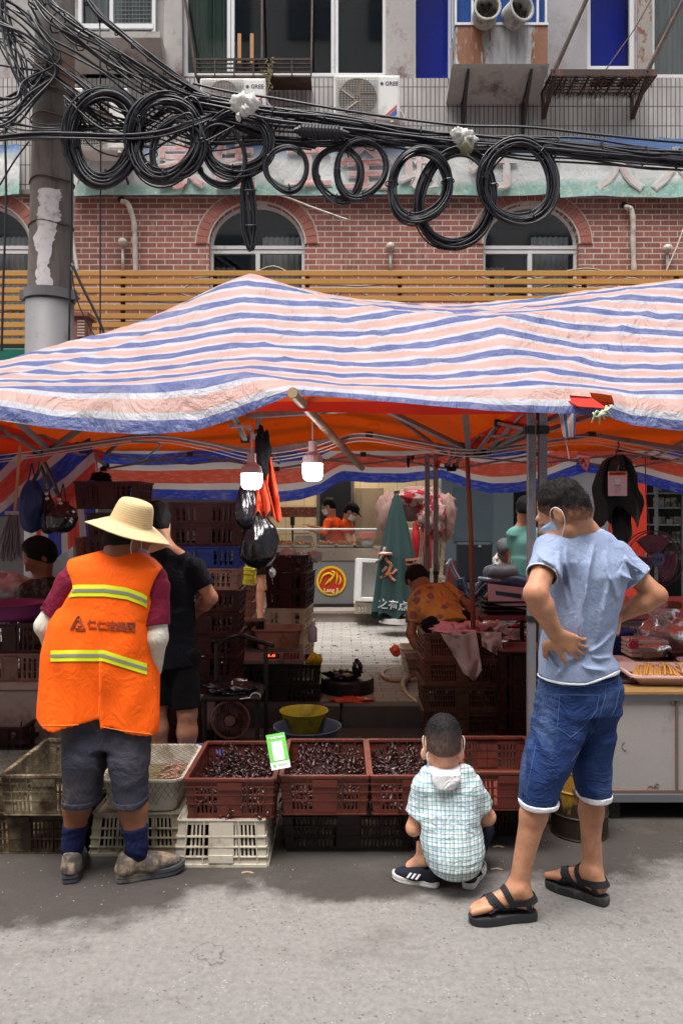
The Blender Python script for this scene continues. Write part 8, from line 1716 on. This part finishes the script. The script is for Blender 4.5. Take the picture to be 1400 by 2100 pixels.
G().box(XX(1128, 10.3), XX(1250, 10.3), 10.3, 10.4, .292, 3.19).build('grey_door', M('pale_grey_door', S(120, 118, 122), .5), shop); g = G(); put_text(g, '品\n识', .17, lambda x, y, z: (XX(1238, 10.29) + x, 10.29 - z, ZZ(1045, 10.29) + y), .002, .004); g.build('notice_lettering', M('notice_blue', S(40, 60, 120), .5), shop)
t = thing('red_wall_panel', 'bright orange red panel wall behind the black jacket and the fan', 'wall', (XX(1288, 9.4), 9.4, .15)); G().box(XX(1252, 9.4), XX(1325, 9.4), 9.4, 9.5, .15, 2.6).build('panel', M('panel_red', S(166, 44, 26), .4, var=.05), t); G().box(XX(1258, 9.39), XX(1290, 9.39), 9.385, 9.399, ZZ(1073, 9.39), ZZ(1070, 9.39)).build('white_slot', maskw, t)
G().box(XX(1325, 10.6), 9, 11.6, 11.7, .292, 3.19).build('back_wall', M('very_dark', None), shop)
t = thing('shelf_rack', 'dark shelves with goods in the shop at the right edge', 'shelf', (XX(1440, 10.6), 10.8, .295)); sm_ = M('shelf_grey', S(80, 84, 86), .4)
for k, py_ in enumerate((1010, 1040, 1075, 1110, 1145)): G().box(XX(1345, 10.6), XX(1560, 10.6), 10.6, 11.0, ZZ(py_, 10.6) - .02, ZZ(py_, 10.6)).build('shelf', sm_, t)
rnd = random.Random(3)
for py_ in (1010, 1040, 1075, 1110, 1145):
 g = G(); x = XX(1350, 10.6)
 while x < XX(1550, 10.6): w_ = rnd.uniform(.05, .13); h_ = rnd.uniform(.05, .14); g.box(x, x + w_ * .85, 10.65, 10.8, ZZ(py_, 10.6) + .001, ZZ(py_, 10.6) + h_); x += w_
 tag(g.build('goods', M('dim_goods', S(90, 84, 72), .5, dirt=S(30, 34, 36), ds=9, dt=(.45, .55)), t), kind='stuff')
for a in (1345, 1400): G().box(XX(a, 10.58) - .02, XX(a, 10.58) + .02, 10.57, 10.599, .295, 3.0).build('upright', sm_, t)
# deli counter
YQ = 10.3; steelc = M('brushed_steel', S(170, 158, 146), .3, metal=.75, var=.12, vs=2, bump=.02)
t = thing('deli_counter', 'steel deli counter with grey front and round yellow red emblem', 'counter', (XX(700, YQ), YQ, .295)); x0, x1 = XX(555, YQ), XX(905, YQ)
G().box(x0, x1, YQ, YQ + .8, .30, ZZ(1150, YQ)).build('front_panel', M('counter_grey', S(112, 112, 112), .4, var=.08), t); G().box(x0, x1, YQ - .01, YQ + .8, ZZ(1149.5, YQ), ZZ(1124, YQ)).build('steel_band', steelc, t)
G().box(x0, x1, YQ - .03, YQ - .005, .297, .34).build('plinth', black_p, t)
G().tube([P(545, 1085, YQ - .05), P(900, 1085, YQ - .05)], .012, 8).build('glass_rail', white_al, t); gp_ = glassm('counter_glass', (.93, .95, .95, 1), .03); G().add([P(550, 1085, YQ - .05), P(770, 1085, YQ - .05), P(770, 1124, YQ + .0), P(550, 1124, YQ + .0)], [(0,1,2,3)]).build('glass_front', gp_, t)
for i, a in enumerate((565, 603, 652, 690, 728)): 
 pn = pan_geo(G(), .235, .35, .035, (XX(a + 18, YQ + .2), YQ + .25, ZZ(1123, YQ)), tp=.01, rr=.02).build('food_pan', steelc, t); g = G(); rnd = random.Random(i)
 for k in range(60): g.ball((XX(a + 18, YQ + .2) + rnd.uniform(-.1, .1), YQ + .25 + rnd.uniform(-.16, .16), ZZ(1123, YQ) + rnd.uniform(.03, .075)), (rnd.uniform(.012, .03), .016, .01), 6, Matrix.Rotation(rnd.random() * 3, 3, 'Y'), .2)
 g.build('braised_food', M('braised_brown', S(130, 72, 34), .35, dirt=S(190, 140, 60), ds=30, var=.5), pn)
em_ = lambda r, d: G().lathe([(0, 0), (r, 0), (r, d), (0, d)], P(679, 1191, YQ), 40, Matrix.Rotation(R(90), 3, 'X'))
e0 = em_(.195, .012).build('emblem', M('emblem_yellow', S(222, 190, 30), .4, var=.03), t); em_(.168, .016).build('emblem_disc', M('emblem_red', S(178, 48, 26), .4, var=.04), e0)
g = G(); ec = P(679, 1191, YQ - .02)
for pts, rr_ in (([(-.15, -.04), (-.11, .06), (-.03, .10), (.02, .06), (-.03, .0), (-.08, -.05)], [.006, .012, .014, .012, .012, .006]), ([(-.02, -.02), (.03, .06), (.04, .11), (.0, .13)], [.005, .012, .014, .006]), ([(.06, -.04), (.08, .05), (.07, .12)], [.005, .013, .006]), ([(.10, -.05), (.125, .0), (.11, .07)], [.005, .014, .006])):
 c_ = crom([ec + Vector((a, 0, b)) for a, b in pts], 4); g.tube(c_, [interp(i, np.linspace(0, len(c_) - 1, len(rr_)), rr_) for i in range(len(c_))], 6)
g.build('emblem_swirl', M('emblem_yellow', None), e0); g = G(); put_text(g, 'Leng Ji', .075, lambda x, y, z: (ec.x + x, ec.y - .002 - z, ec.z - .125 + y), .002, .002); g.build('emblem_lettering', M('emblem_cream', S(230, 200, 150), .5), e0)
t = thing('counter_scale', 'grey weighing scale with tall display on the deli counter', 'scale', P(622, 1115, YQ + .3)); y_ = YQ + .45
g = G(); g.prism([(600, 1118), (646, 1118), (640, 1098), (606, 1098)], lambda u, v, w_: P(u, v, y_ + w_), .25); g.build('body', M('scale_beige', S(150, 142, 130), .5), t, bevel=.006); G().box(XX(602, y_), XX(636, y_), y_, y_ + .25, ZZ(1096, y_), ZZ(1092, y_)).build('plate', steelc, t); G().box(XX(598, y_) - .015, XX(598, y_) + .015, y_ + .2, y_ + .22, ZZ(1115, y_), ZZ(1076, y_)).build('display_post', black_p, t); G().box(XX(598, y_) - .03, XX(598, y_) + .03, y_ + .17, y_ + .2, ZZ(1078, y_), ZZ(1060, y_)).build('display', black_p, t)
t = thing('snack_pouch', 'snack pouch with red band standing on the deli counter', 'pouch', P(750, 1124, YQ)); g = crumple(G(), P(752, 1114, YQ + .06), .085, .05, .075, 3, .12, 20); g.build('pouch', M('pouch_silver', S(160, 160, 160), .3, bump=.4), t, smooth=True); G().box(XX(736, YQ), XX(768, YQ), YQ + .0, YQ + .05, ZZ(1104, YQ), ZZ(1092, YQ)).build('red_band', M('pouch_red', S(200, 60, 40), .4), t)
t = thing('steel_cabinet', 'tall steel cabinet behind the deli counter', 'cabinet', (XX(756, 12), 12, .295)); G().box(XX(729, 12), XX(786, 12), 12, 12.5, .3, ZZ(1000, 12)).build('body', M('cab_steel', S(150, 138, 120), .35, metal=.4), t, bevel=.01); G().box(XX(742, 12), XX(784, 12), 11.985, 11.999, .6, ZZ(1004, 12)).build('door', M('cab_door', S(164, 150, 130), .4, metal=.3), t)
for i, (a, b) in enumerate(((560, 3.05), (700, 3.05))):   # the shop's lit ceiling lights
 t = thing('ceiling_light', ['lit ceiling light over the deli scale', 'lit ceiling light over the orange shop hands'][i], 'ceiling light', (XX(a + 60, 11.4), 11.4, 3.1)); n = _mc.get('shop_lamp') 
 if not n: n = NT('shop_lamp'); n.set(col=(1, 1, 1, 1), emis=(1, .84, .62, 1), es=42.); n = _mc['shop_lamp'] = n.m
 G().box(XX(a, 11.4), XX(a + 120, 11.4), 11.35, 11.45, 3.1, 3.13).build('tube', n, t); G().box(XX(a - 3, 11.4), XX(a + 123, 11.4), 11.33, 11.47, 3.131, 3.199).build('housing', white_al, t)
# scooter
YS2 = 7.3; t = thing('scooter', 'dark blue electric scooter with grey saddle parked behind the wooden pole', 'scooter', (XX(1005, YS2), YS2, .15)); q = lambda px_, py_, dy=0: P(px_, py_, YS2 + dy)
for a in (945, 1085): 
 w_ = G().lathe([(.15, -.04), (.2, -.035), (.21, 0), (.2, .035), (.15, .04)], (XX(a, YS2), YS2, .36), 24, Matrix.Rotation(R(90), 3, 'X')).build('wheel', black_p, t); G().lathe([(0, -.02), (.14, -.03), (.14, .03), (0, .02)], (XX(a, YS2), YS2, .36), 16, Matrix.Rotation(R(90), 3, 'X')).build('rim', M('rim_grey', S(140, 144, 150), .4, metal=.4), w_)
dkb = M('scooter_blue', S(40, 52, 78), .25, spec=.6); G().tube(crom([q(1095, 1212), q(1050, 1196), q(1000, 1196), q(975, 1222), q(960, 1232), q(948, 1215), q(942, 1185)], 5), [.06, .07, .09, .1, .1, .1, .1, .09, .08, .08, .08, .07, .07, .07, .07, .07, .06, .06, .06, .06, .06, .06, .06, .06, .06, .06, .06, .06, .06, .05, .05], 10).build('body', dkb, t, smooth=True)
G().tube(crom([q(992, 1168), q(1010, 1176), q(1035, 1176), q(1060, 1170)], 5), [.03, .05, .07, .08, .085, .085, .085, .085, .085, .08, .08, .08, .075, .07, .06, .05], 10).build('saddle', M('saddle_grey', S(92, 96, 106), .45), t, smooth=True)
G().tube(crom([q(945, 1195), q(930, 1170), q(922, 1150)], 4), .018, 8).tube(crom([q(914, 1160, -.2), q(922, 1150, -.1), q(924, 1148, .1), q(920, 1150, .3)], 4), .014, 8).build('handlebar', M('bar_pale', S(150, 160, 176), .35, metal=.4), t, smooth=True)
G().tube([q(980, 1187, -.06), q(1050, 1192, -.06)], .02, 8).build('frame_rail', M('bar_pale', None), t, smooth=True); G().tube(crom([q(912, 1225, -.1), q(916, 1170, -.1), q(922, 1158, -.1)], 5), .008, 6).build('brake_cable', M('bar_pale', None), t)
t = thing('office_chair', 'black high backed chair standing before the grey shop partition', 'chair', (XX(972, 8.1), 8.1, .15)); G().box(XX(936, 8.1), XX(1010, 8.1), 8.1, 8.16, ZZ(1196, 8.1), ZZ(1112, 8.1)).build('backrest', M('chair_black', S(26, 32, 38), .5), t, bevel=.025); G().box(XX(940, 8.1), XX(1008, 8.1), 7.7, 8.1, ZZ(1206, 8.1), ZZ(1196, 8.1)).build('seat', M('chair_black', None), t, bevel=.02)
G().tube([(XX(974, 8), 7.95, .2), (XX(974, 8), 7.95, .75)], .03, 8).build('column', black_p, t); g = G()
for k in range(5): g.bar((XX(974, 8), 7.95, .22), (XX(974, 8) + .25 * math.cos(k * 1.257), 7.95 + .25 * math.sin(k * 1.257), .18), .03)
g.build('star_base', black_p, t); G().lathe([(.008, 0), (.012, 0), (.012, .003), (.008, .003)], P(983, 1120, 8.09), 12, Matrix.Rotation(R(90), 3, 'X'), sx=1.6).build('badge', M('bar_pale', None), t)
# ================================================================ right hand stall
pinkl = M('pink_plastic_table', S(206, 120, 130), .45)
YCa = 3.92; cab = M('cabinet_paint', S(158, 152, 150), .5, var=.06, dirt=S(122, 108, 98), ds=4, dt=(.56, .75)); t = thing('stall_cabinet', 'pale metal counter cabinet with wooden top at the right edge', 'cabinet', (XX(1450, YCa), YCa, .0)); x0, x1 = XX(1243, YCa), 2.75
G().box(x0 + .01, x1 - .01, YCa + .012, YCa + 1.3, .135, .60).build('body', cab, t); G().box(x0, x1, YCa - .005, YCa + 1.32, .09, .134).build('base_rail', M('zinc_rail', S(120, 124, 132), .4, metal=.5, bump=.05), t, bevel=.004); G().box(x0, x1, YCa - .003, YCa + 1.3, .601, .635).build('top_rail', M('zinc_rail', None), t, bevel=.003)
G().box(x0 - .01, x1 + .01, YCa - .018, YCa + 1.32, .6355, .652).build('wooden_top', M('plywood', S(150, 116, 70), .6, var=.25, sx=(1, 8, 8), dirt=S(90, 66, 44)), t, bevel=.002)
g = G().box(XX(1388, YCa) - .006, XX(1388, YCa) + .006, YCa + .002, YCa + .0115, .136, .6).box(XX(1243, YCa), x1 - .01, YCa + .004, YCa + .0115, .136, .15); g.build('seam', M('seam_rust', S(112, 88, 76), .7), t)
for (a, b) in ((x0 + .05, YCa + .05), (x1 - .05, YCa + .05), (x0 + .05, YCa + 1.2), (x1 - .05, YCa + 1.2)): G().bar((a, b, 0), (a, b, .09), .05).build('foot', black_p, t)
g = G(); rnd = random.Random(8)
for k in range(7): 
 a, b = rnd.choice([(1290, 1530), (1335, 1618), (1375, 1608), (1382, 1440), (1300, 1480), (1350, 1612), (1392, 1500)]); r_ = rnd.uniform(.012, .022); c_ = P(a + rnd.uniform(-8, 8), b, YCa + .010); g.tube([c_ + Vector((r_ * math.cos(q_), 0, r_ * math.sin(q_))) for q_ in np.linspace(rnd.random() * 3, 4 + rnd.random() * 2, 12)], .0016, 4)
g.build('scuff', M('scuff_brown', S(122, 104, 92), .8), t)
t = thing('paper_roll', 'pale roll printed with dark characters under the cabinet', 'roll', P(1360, 1672, 4.3)); G().tube([P(1314, 1668, 4.3), P(1520, 1672, 4.3)], .034, 14).build('roll', M('roll_paper', S(128, 118, 116), .8), t, smooth=True); g = G(); put_text(g, '鲁菜不阳', .062, lambda x, y, z: P(1370, 1668, 4.3) + Vector((x, -.036 - z, y)), .001, .002); g.build('characters', black_p, t)
zt = .653
def tray(x, Yc, z, w, d, h, mat, label, rz=0, tp=.03, name='tray'): return tag(pan_geo(G(), w, d, h, (x, Yc, z), tp=tp, rr=.03, rz=rz).build(name, mat, bevel=.002), label, 'tray')
foamp = M('foam_tray_pink', S(222, 190, 186), .7, var=.05)
tray(XX(1365, 4.15), 4.17, zt, .44, .36, .06, foamp, 'white foam tray of yellow tofu strips on the cabinet', rz=-.05, tp=.05)
tof = M('tofu_yellow', S(214, 158, 84), .5, var=.25, bump=.3, bs=25); g = G(); rnd = random.Random(2)
for k in range(34):
 b = P(1292 + k * 4.4, 1402 - rnd.uniform(0, 8), 4.1); e = P(1262 + 40 + k * 3.2, 1366 - rnd.uniform(-6, 8) + k * .2, 4.28); zb2 = zt + .018 + rnd.uniform(0, .03); b.z = zb2; e.z = zb2 + rnd.uniform(.01, .035); g.tube(crom([b, b.lerp(e, .5) + Vector((rnd.uniform(-.01, .01), 0, .012)), e], 3), .0065, 5)
tag(g.build('tofu_strips', tof, smooth=True), 'heap of yellow dried tofu strips in the foam tray', 'tofu strips', kind='stuff')
tray(XX(1283, 4.2), 4.18, zt, .13, .22, .02, plast('dark_tray', S(66, 48, 56)), 'flat dark tray beside the man in blue, on the cabinet'); tray(XX(1272, 4.45), 4.5, zt, .12, .2, .05, foamp, 'small pink tray behind the flat dark one')
tray(XX(1420, 4.7), 4.75, zt, .28, .2, .07, plast('maroon_tray', S(110, 66, 72)), 'deep maroon tray at the right edge of the cabinet'); tray(XX(1440, 4.45), 4.47, zt, .2, .18, .05, foamp, 'foam tray corner at the right edge')
clear = NT('cling_film'); tr = clear.n('BsdfTransparent', {0: (.86, .82, .86, 1)}); gl = clear.n('BsdfGlossy', {0: (.9, .9, .95, 1), 'Roughness': .12}); bp_ = clear.n('Bump', {'Strength': .8, 'Distance': .01}); clear.link(clear.noise(30), bp_.inputs['Height']); clear.link(bp_.outputs[0], gl.inputs['Normal']); fr = clear.n('LayerWeight', {0: .5}); clear.link(bp_.outputs[0], fr.inputs['Normal']); df = clear.n('BsdfDiffuse', {0: (.6, .55, .6, 1)}); m0 = clear.n('MixShader', {0: .2, 1: gl.outputs[0], 2: df.outputs[0]}); mx = clear.n('MixShader', {0: clear.math('MULTIPLY_ADD', fr.outputs[0], .7, .15, clamp=True), 1: tr.outputs[0], 2: m0.outputs[0]}); clear.link(mx.outputs[0], clear.out.inputs[0]); clear = clear.m
t = thing('bread_bag', 'clear plastic bag of brown buns tied with a dark clip, right edge', 'bag', P(1370, 1345, 4.85)); crumple(G(), P(1368, 1305, 4.9), .19, .13, .125, 4, .2, 36).build('plastic', clear, t, smooth=True); crumple(G(), P(1352, 1248, 4.9), .10, .08, .06, 8, .4, 24).build('plastic', clear, t, smooth=True); g = G(); rnd = random.Random(6)
for k in range(22): g.ball(P(1330 + rnd.uniform(0, 78), 1312 + rnd.uniform(-12, 22), 4.9 + rnd.uniform(-.06, .06)), (.035, .03, .024), 10)
g.build('buns', M('bun_brown', S(176, 106, 62), .45, var=.3), t, smooth=True); G().box(XX(1372, 4.8), XX(1396, 4.8), 4.78, 4.84, ZZ(1248, 4.8), ZZ(1234, 4.8)).build('clip', M('clip_brown', S(110, 52, 26), .6), t, bevel=.01)
t = thing('wrapped_pack', 'stack of white food boxes wrapped in clear red printed plastic', 'pack', P(1325, 1352, 4.7)); g = G()
for k in range(4): g.box(XX(1290, 4.75), XX(1366, 4.75), 4.72, 4.9, ZZ(1348 - k * 9, 4.72), ZZ(1341 - k * 9, 4.72))
g.build('boxes', foamp, t, bevel=.004); crumple(G(), P(1328, 1330, 4.8), .14, .12, .075, 4, .12, 30).build('plastic', clear, t, smooth=True); g = G(); put_text(g, '福', .06, lambda x, y, z: P(1298, 1322, 4.66) + Vector((x, -z, y)), .001, .003); g.build('red_print', M('film_red', S(200, 50, 80), .5), t)
bk = crate(XX(1272, 4.9), 4.9, zt, .15, .18, .13, blue_p, 'small blue basket on the cabinet right of the man in blue'); tag(bk, cat='basket'); bk.name = 'blue_basket'; tag(crumple(G(), P(1272, 1296, 4.97), .07, .07, .03, 5, .3).build('blue_bag', M('blue_film', S(40, 70, 150), .3), smooth=True), 'blue plastic bundle in the small blue basket', 'bag')
# chest freezer
t = thing('chest_freezer', 'white chest freezer with brand lettering behind the food trays', 'freezer', (XX(1400, 5.4), 5.9, .0)); x0, x1 = XX(1215, 5.4), 3.1; fw_ = M('freezer_white', S(190, 172, 184), .4, var=.04); G().box(x0, x1, 5.4, 6.3, .03, .80).build('body', fw_, t, bevel=.015); G().box(x0 - .01, x1 + .01, 5.39, 6.31, .802, .87).build('lid', pinkl, t, bevel=.012); G().box(x0, x1, 5.385, 5.389, .775, .80).build('handle_strip', M('bar_grey', S(120, 110, 120), .4), t)
g = G(); put_text(g, 'Midea', .062, lambda x, y, z: P(1283, 1292, 5.39) + Vector((x, -.003 - z, y)), .001, .001); g.build('brand_lettering', M('ink_dark', S(60, 60, 90), .5), t); g = G(); g.tube([P(1258, 1291, 5.39) + Vector((.026 * math.cos(a), -.003, .026 * math.sin(a))) for a in np.linspace(.6, 5.6, 16)], .0025, 4); g.build('brand_ring', M('ink_dark', None), t)
# standing fan on the freezer
YFn = 6.0; t = thing('electric_fan', 'big round grilled electric fan with pale hub on the freezer', 'fan', (XX(1342, YFn), YFn, .87)); cx_, cz_ = XX(1343, YFn), ZZ(1147, YFn); rr0 = .218; dkw = M('fan_wire', S(60, 46, 56), .4, metal=.3, bump=0); g = G()
for q_ in (0, .09): g.tube([(cx_ + rr0 * math.cos(a), YFn + q_, cz_ + rr0 * math.sin(a)) for a in np.linspace(0, 6.2832, 49)[:-1]], .0045, 6, closed=True)
for rq in (.11, .165): g.tube([(cx_ + rq * math.cos(a), YFn - .035 * (1 - rq / rr0) - .002, cz_ + rq * math.sin(a)) for a in np.linspace(0, 6.2832, 41)[:-1]], .0016, 4, closed=True)
for k in range(84): a = k * 2 * math.pi / 84; g.tube([(cx_ + .05 * math.cos(a), YFn - .035, cz_ + .05 * math.sin(a)), (cx_ + .13 * math.cos(a + .05), YFn - .03, cz_ + .13 * math.sin(a + .05)), (cx_ + rr0 * math.cos(a + .1), YFn, cz_ + rr0 * math.sin(a + .1))], .0011, 3)
g.build('grille', dkw, t); fb = M('fan_blade_clear', S(120, 84, 110), .3); 
for k in range(3):
 g = G(); rot = Matrix.Rotation(k * 2.094 + .5, 3, 'Y'); g.grid(8, 8, lambda u, v: Vector((cx_, YFn + .035, cz_)) + rot @ Vector(((.04 + .15 * u) * math.cos((v - .5) * 1.5), .03 * (v - .5), (.04 + .15 * u) * math.sin((v - .5) * 1.5)))); g.build('blade', fb, t, smooth=True, solid=.002)
hb_ = G().lathe([(0, .006), (.042, .006), (.05, 0), (.05, -.01), (0, -.01)], (cx_, YFn - .037, cz_), 28, Matrix.Rotation(R(90), 3, 'X')).build('hub', M('hub_pink', S(196, 160, 176), .4), t, smooth=False); G().lathe([(.043, .0075), (.054, .004), (.054, -.004), (.043, -.004)], (cx_, YFn - .037, cz_), 28, Matrix.Rotation(R(90), 3, 'X')).build('hub_ring', M('ring_blue', S(70, 100, 150), .4), t)
g = G(); put_text(g, '家佳宝', .026, lambda x, y, z: Vector((cx_ + x, YFn - .046 - z, cz_ + y)), .0006, .0008); g.build('hub_lettering', M('ink_dark', None), t)
G().tube([(cx_ - .06, YFn + .05, cz_ - .16), (cx_ - .06, YFn + .05, .88)], .014, 8).tube([(cx_ - .06, YFn + .05, cz_ - .16), (cx_, YFn + .07, cz_ - .02)], .014, 8).build('stem', M('hub_pink', None), t); G().lathe([(0, .03), (.1, .022), (.13, 0), (0, 0)], (cx_ - .06, YFn + .05, .871), 24).build('base', M('hub_pink', None), t); G().ball((cx_, YFn + .10, cz_), (.05, .07, .05), 14).build('motor', M('hub_pink', None), t, smooth=True)
# table with foam lid and black trays left of the twin posts
YTb = 6.1; t = thing('trestle_table', 'pink topped folding table left of the twin steel posts', 'table', (XX(1050, YTb), YTb, .15)); x0, x1 = XX(978, YTb), XX(1112, YTb); G().box(x0, x1, YTb, YTb + .6, .70, .735).build('tabletop', M('table_maroon', S(120, 62, 70), .5), t, bevel=.004)
for (a, b) in ((x0 + .03, YTb + .03), (x1 - .03, YTb + .03), (x0 + .03, YTb + .57), (x1 - .03, YTb + .57)): G().bar((a, b, .15), (a, b, .70), .03).build('leg', black_p, t)
G().box(x0, x1, YTb + .005, YTb + .02, .64, .655).build('rail', black_p, t)
for k in range(3): o = tray(XX(1052, YTb), YTb + .22, .736 + k * .035, .40, .3, .04, black_p, ['lowest of three black trays stacked on the folding table', 'middle black tray of the stack on the folding table', 'uppermost black tray of the stack on the folding table'][k], rz=.03 * k)
g = G(); pf_ = lambda u, v, w_: P(1000, 1197, YTb + .1) .lerp(P(1108, 1210, YTb + .1), u) + Vector((0, -.03 * v, -.175 * v)) + Vector((0, w_, 0)); g.prism([(0, 0), (1, 0), (1, 1), (0, .86)], pf_, .03); t2 = tag(g.build('foam_sheet', M('foam_lilac', S(196, 160, 172), .8), bevel=.004), 'pinkish foam lid with a teal slot leaning on the black trays', 'lid'); g = G(); g.prism([(.14, .28), (.62, .28), (.62, .5), (.14, .45)], lambda u, v, w_: pf_(u, v, w_ - .004), .003); o = g.build('teal_slot', M('teal_dark', S(26, 66, 80), .5), None); o.parent = t2; o.location -= t2.location
crate(XX(1068, 5.3), 5.3, 0, .3, .4, .2, darkred_p, 'dark crate on the ground left of the twin posts'); crate(XX(1068, 5.3), 5.3, .2, .3, .4, .2, darkred_p, 'dark crate second up left of the twin posts'); crate(XX(1068, 5.3), 5.3, .4, .3, .4, .2, darkred_p, 'dark crate third up left of the twin posts')
tray(XX(1075, 5.2), 5.35, .602, .3, .3, .03, plast('maroon_tray', None), 'shiny maroon tray on the dark crates left of the twin posts')
tag(drape('striped_bag', 'x', 985, 1100, 1278, 1312, 7.0, M('red_white_bag', S(214, 206, 204), .6, dirt=S(214, 40, 40), ds=9, dt=(.5, .53)), 4, .03, 2), 'red and white striped bag under the folding table', 'bag')
# rusty bucket behind the legs
n = NT('rusty_yellow_drum'); o_ = n.tc.outputs['Object']; z_ = n.n('SeparateXYZ', {0: o_}).outputs[2]; m_ = n.step(n.math('MULTIPLY_ADD', n.math('SUBTRACT', n.noise(9, n.scalev(1, 1, .6), 6, .7), .5), .42, z_), .20, .16)
c_ = n.mix(n.step(n.noise(6, n.scalev(1, 1, .4), 6, .7), .5, .6), n.mix(n.noise(20), S(172, 132, 36), S(140, 100, 30)), S(60, 40, 26)); n.set(col=n.mix(m_, c_, n.mix(n.noise(12, None, 6), S(52, 36, 24), S(26, 20, 18))), rough=.6); n.bump(n.noise(30), .4, .006)
xb = XX(1187, 3.78); t = thing('metal_drum', 'rusty yellow metal drum standing behind the legs of the man in blue', 'drum', (xb, 3.78, 0)); prof = [(0, .0), (.132, 0), (.136, .006), (.133, .012), (.133, .10), (.137, .106), (.133, .112), (.133, .215), (.138, .222), (.133, .229), (.134, .31), (.138, .318), (.134, .325), (0, .32)]; G().lathe(prof, (xb, 3.78, 0), 40).build('shell', n.m, t, smooth=False)
G().lathe([(0, 0), (.128, 0), (.13, .006), (.11, .010), (0, .008)], (xb, 3.78, .326), 36).build('lid', M('drum_lid', S(170, 150, 130), .7, dirt=S(110, 80, 60), ds=9), t); G().lathe([(0, .012), (.016, .01), (.018, 0), (0, 0)], (xb - .055, 3.78 - .122, .245), 14, Matrix.Rotation(R(90), 3, 'X')).build('handle_lug', M('lug_rust', S(110, 70, 46), .6), t)
# black jacket and payment card at the right
g = G(); YJ = 4.4
g.grid(44, 40, lambda u, v: (lambda th, w_: Vector(P(1260 + w_ * math.sin(th) + 8 * v + 5 * n1(v * 4, 2), 935 + v * 125 + 22 * math.sin(th * 3 + 1) * v, YJ)) + Vector((0, .10 * math.cos(th) + .03 * math.sin(th * 5 + v * 4), 0)))(u * 6.2832, interp(v, [0, .08, .3, .7, 1], [4, 22, 36, 46, 44]) + 3 * math.sin(u * 44)))
crumple(g, P(1272, 1075, YJ), .055, .05, .12, 4, .3); j_ = tag(g.build('black_jacket', M('jacket_black', S(16, 16, 20), .75, bump=.3, bs=20), smooth=True), 'black jacket hanging from the truss right of the twin posts', 'jacket')
t = thing('payment_sign', 'white card with orange header clipped before the black jacket', 'card', P(1265, 1018, YJ - .18)); q = lambda u, v, w_=0.: P(1246 + u * 39, 967 + v * 50, YJ - .18) + Vector((0, w_, 0))
rp = lambda a, b, c_, d_: [(a, b), (c_, b), (c_, d_), (a, d_)]
G().prism(rp(0, 0, 1, 1), q, .004).build('card', M('card_pink', S(212, 170, 180), .4, var=.03), t, bevel=.003); G().prism(rp(.04, .03, .96, .17), lambda u, v, w_: q(u, v, w_ - .002), .0015).build('orange_header', M('header_orange', S(226, 96, 30), .4), t)
g = G(); put_text(g, '收钱 美团外卖', .14, lambda x, y, z: q(.5 + x, .1 - y * .75, -.0035), .001, .004); g.build('header_lettering', M('card_white', None), t); G().prism(rp(.34, .27, .64, .50), lambda u, v, w_: q(u, v, w_ - .002), .0015).build('grey_square', M('card_grey', None), t); g = G(); put_text(g, '扫一扫', .1, lambda x, y, z: q(.5 + x, .58 - y * .75, -.003), .001, .002); g.build('grey_lettering', M('card_letter', None), t)
g = G(); g.tube([q(.5 + .12 * math.cos(a), .76 + .1 * math.sin(a), -.002) for a in np.linspace(0, 6.28, 18)[:-1]], .0012, 4, closed=True); g.build('round_mark', M('card_letter', None), t); G().tube(crom([P(1265, 966, YJ - .18), P(1268, 950, YJ - .12), P(1264, 935, YJ)], 4), .003, 5).build('hook', M('bright_metal', None), t)
tag(G().tube(crom([P(1266, 905, YJ), P(1268, 915, YJ), P(1262, 928, YJ), P(1266, 938, YJ)], 4), .004, 6).build('hanger_hook', black_p), 'black wire hanger hook above the black jacket', 'hook')
tag(G().tube(crom([P(1322, 940, 5.6), P(1324, 1020, 5.6), P(1330, 1080, 5.6), P(1326, 1150, 5.6)], 5), .004, 5).build('thin_cable', M('maroon_cable', S(90, 50, 60), .6)), 'thin maroon cable hanging before the big round fan', 'cable')
drape('pink_rag', 'torn pink rag pinched on the truss right of the twin posts', 0, 0, 0, 0, 5.0, M('rag_pink', S(214, 140, 130), .8), 3, .02, 5, shape=lambda u, v: (1186 + u * 24 * (1 - .5 * v) + v * 4, 938 + v * (14 + 16 * u)))
drape('orange_rag', 'scrap of orange cloth caught on the rear truss', 0, 0, 0, 0, 6.4, orc, 3, .02, 7, shape=lambda u, v: (892 + u * 12 * (1 - .4 * v), 944 + v * 16))
drape('dark_glove', 'dark rag drying on the truss beside the right bulb', 0, 0, 0, 0, 5.3, M('dark_rag', S(74, 34, 40), .8), 3, .02, 8, shape=lambda u, v: (834 + u * 16 * (1 - .3 * v), 934 + v * (16 + 10 * math.sin(u * 6))))
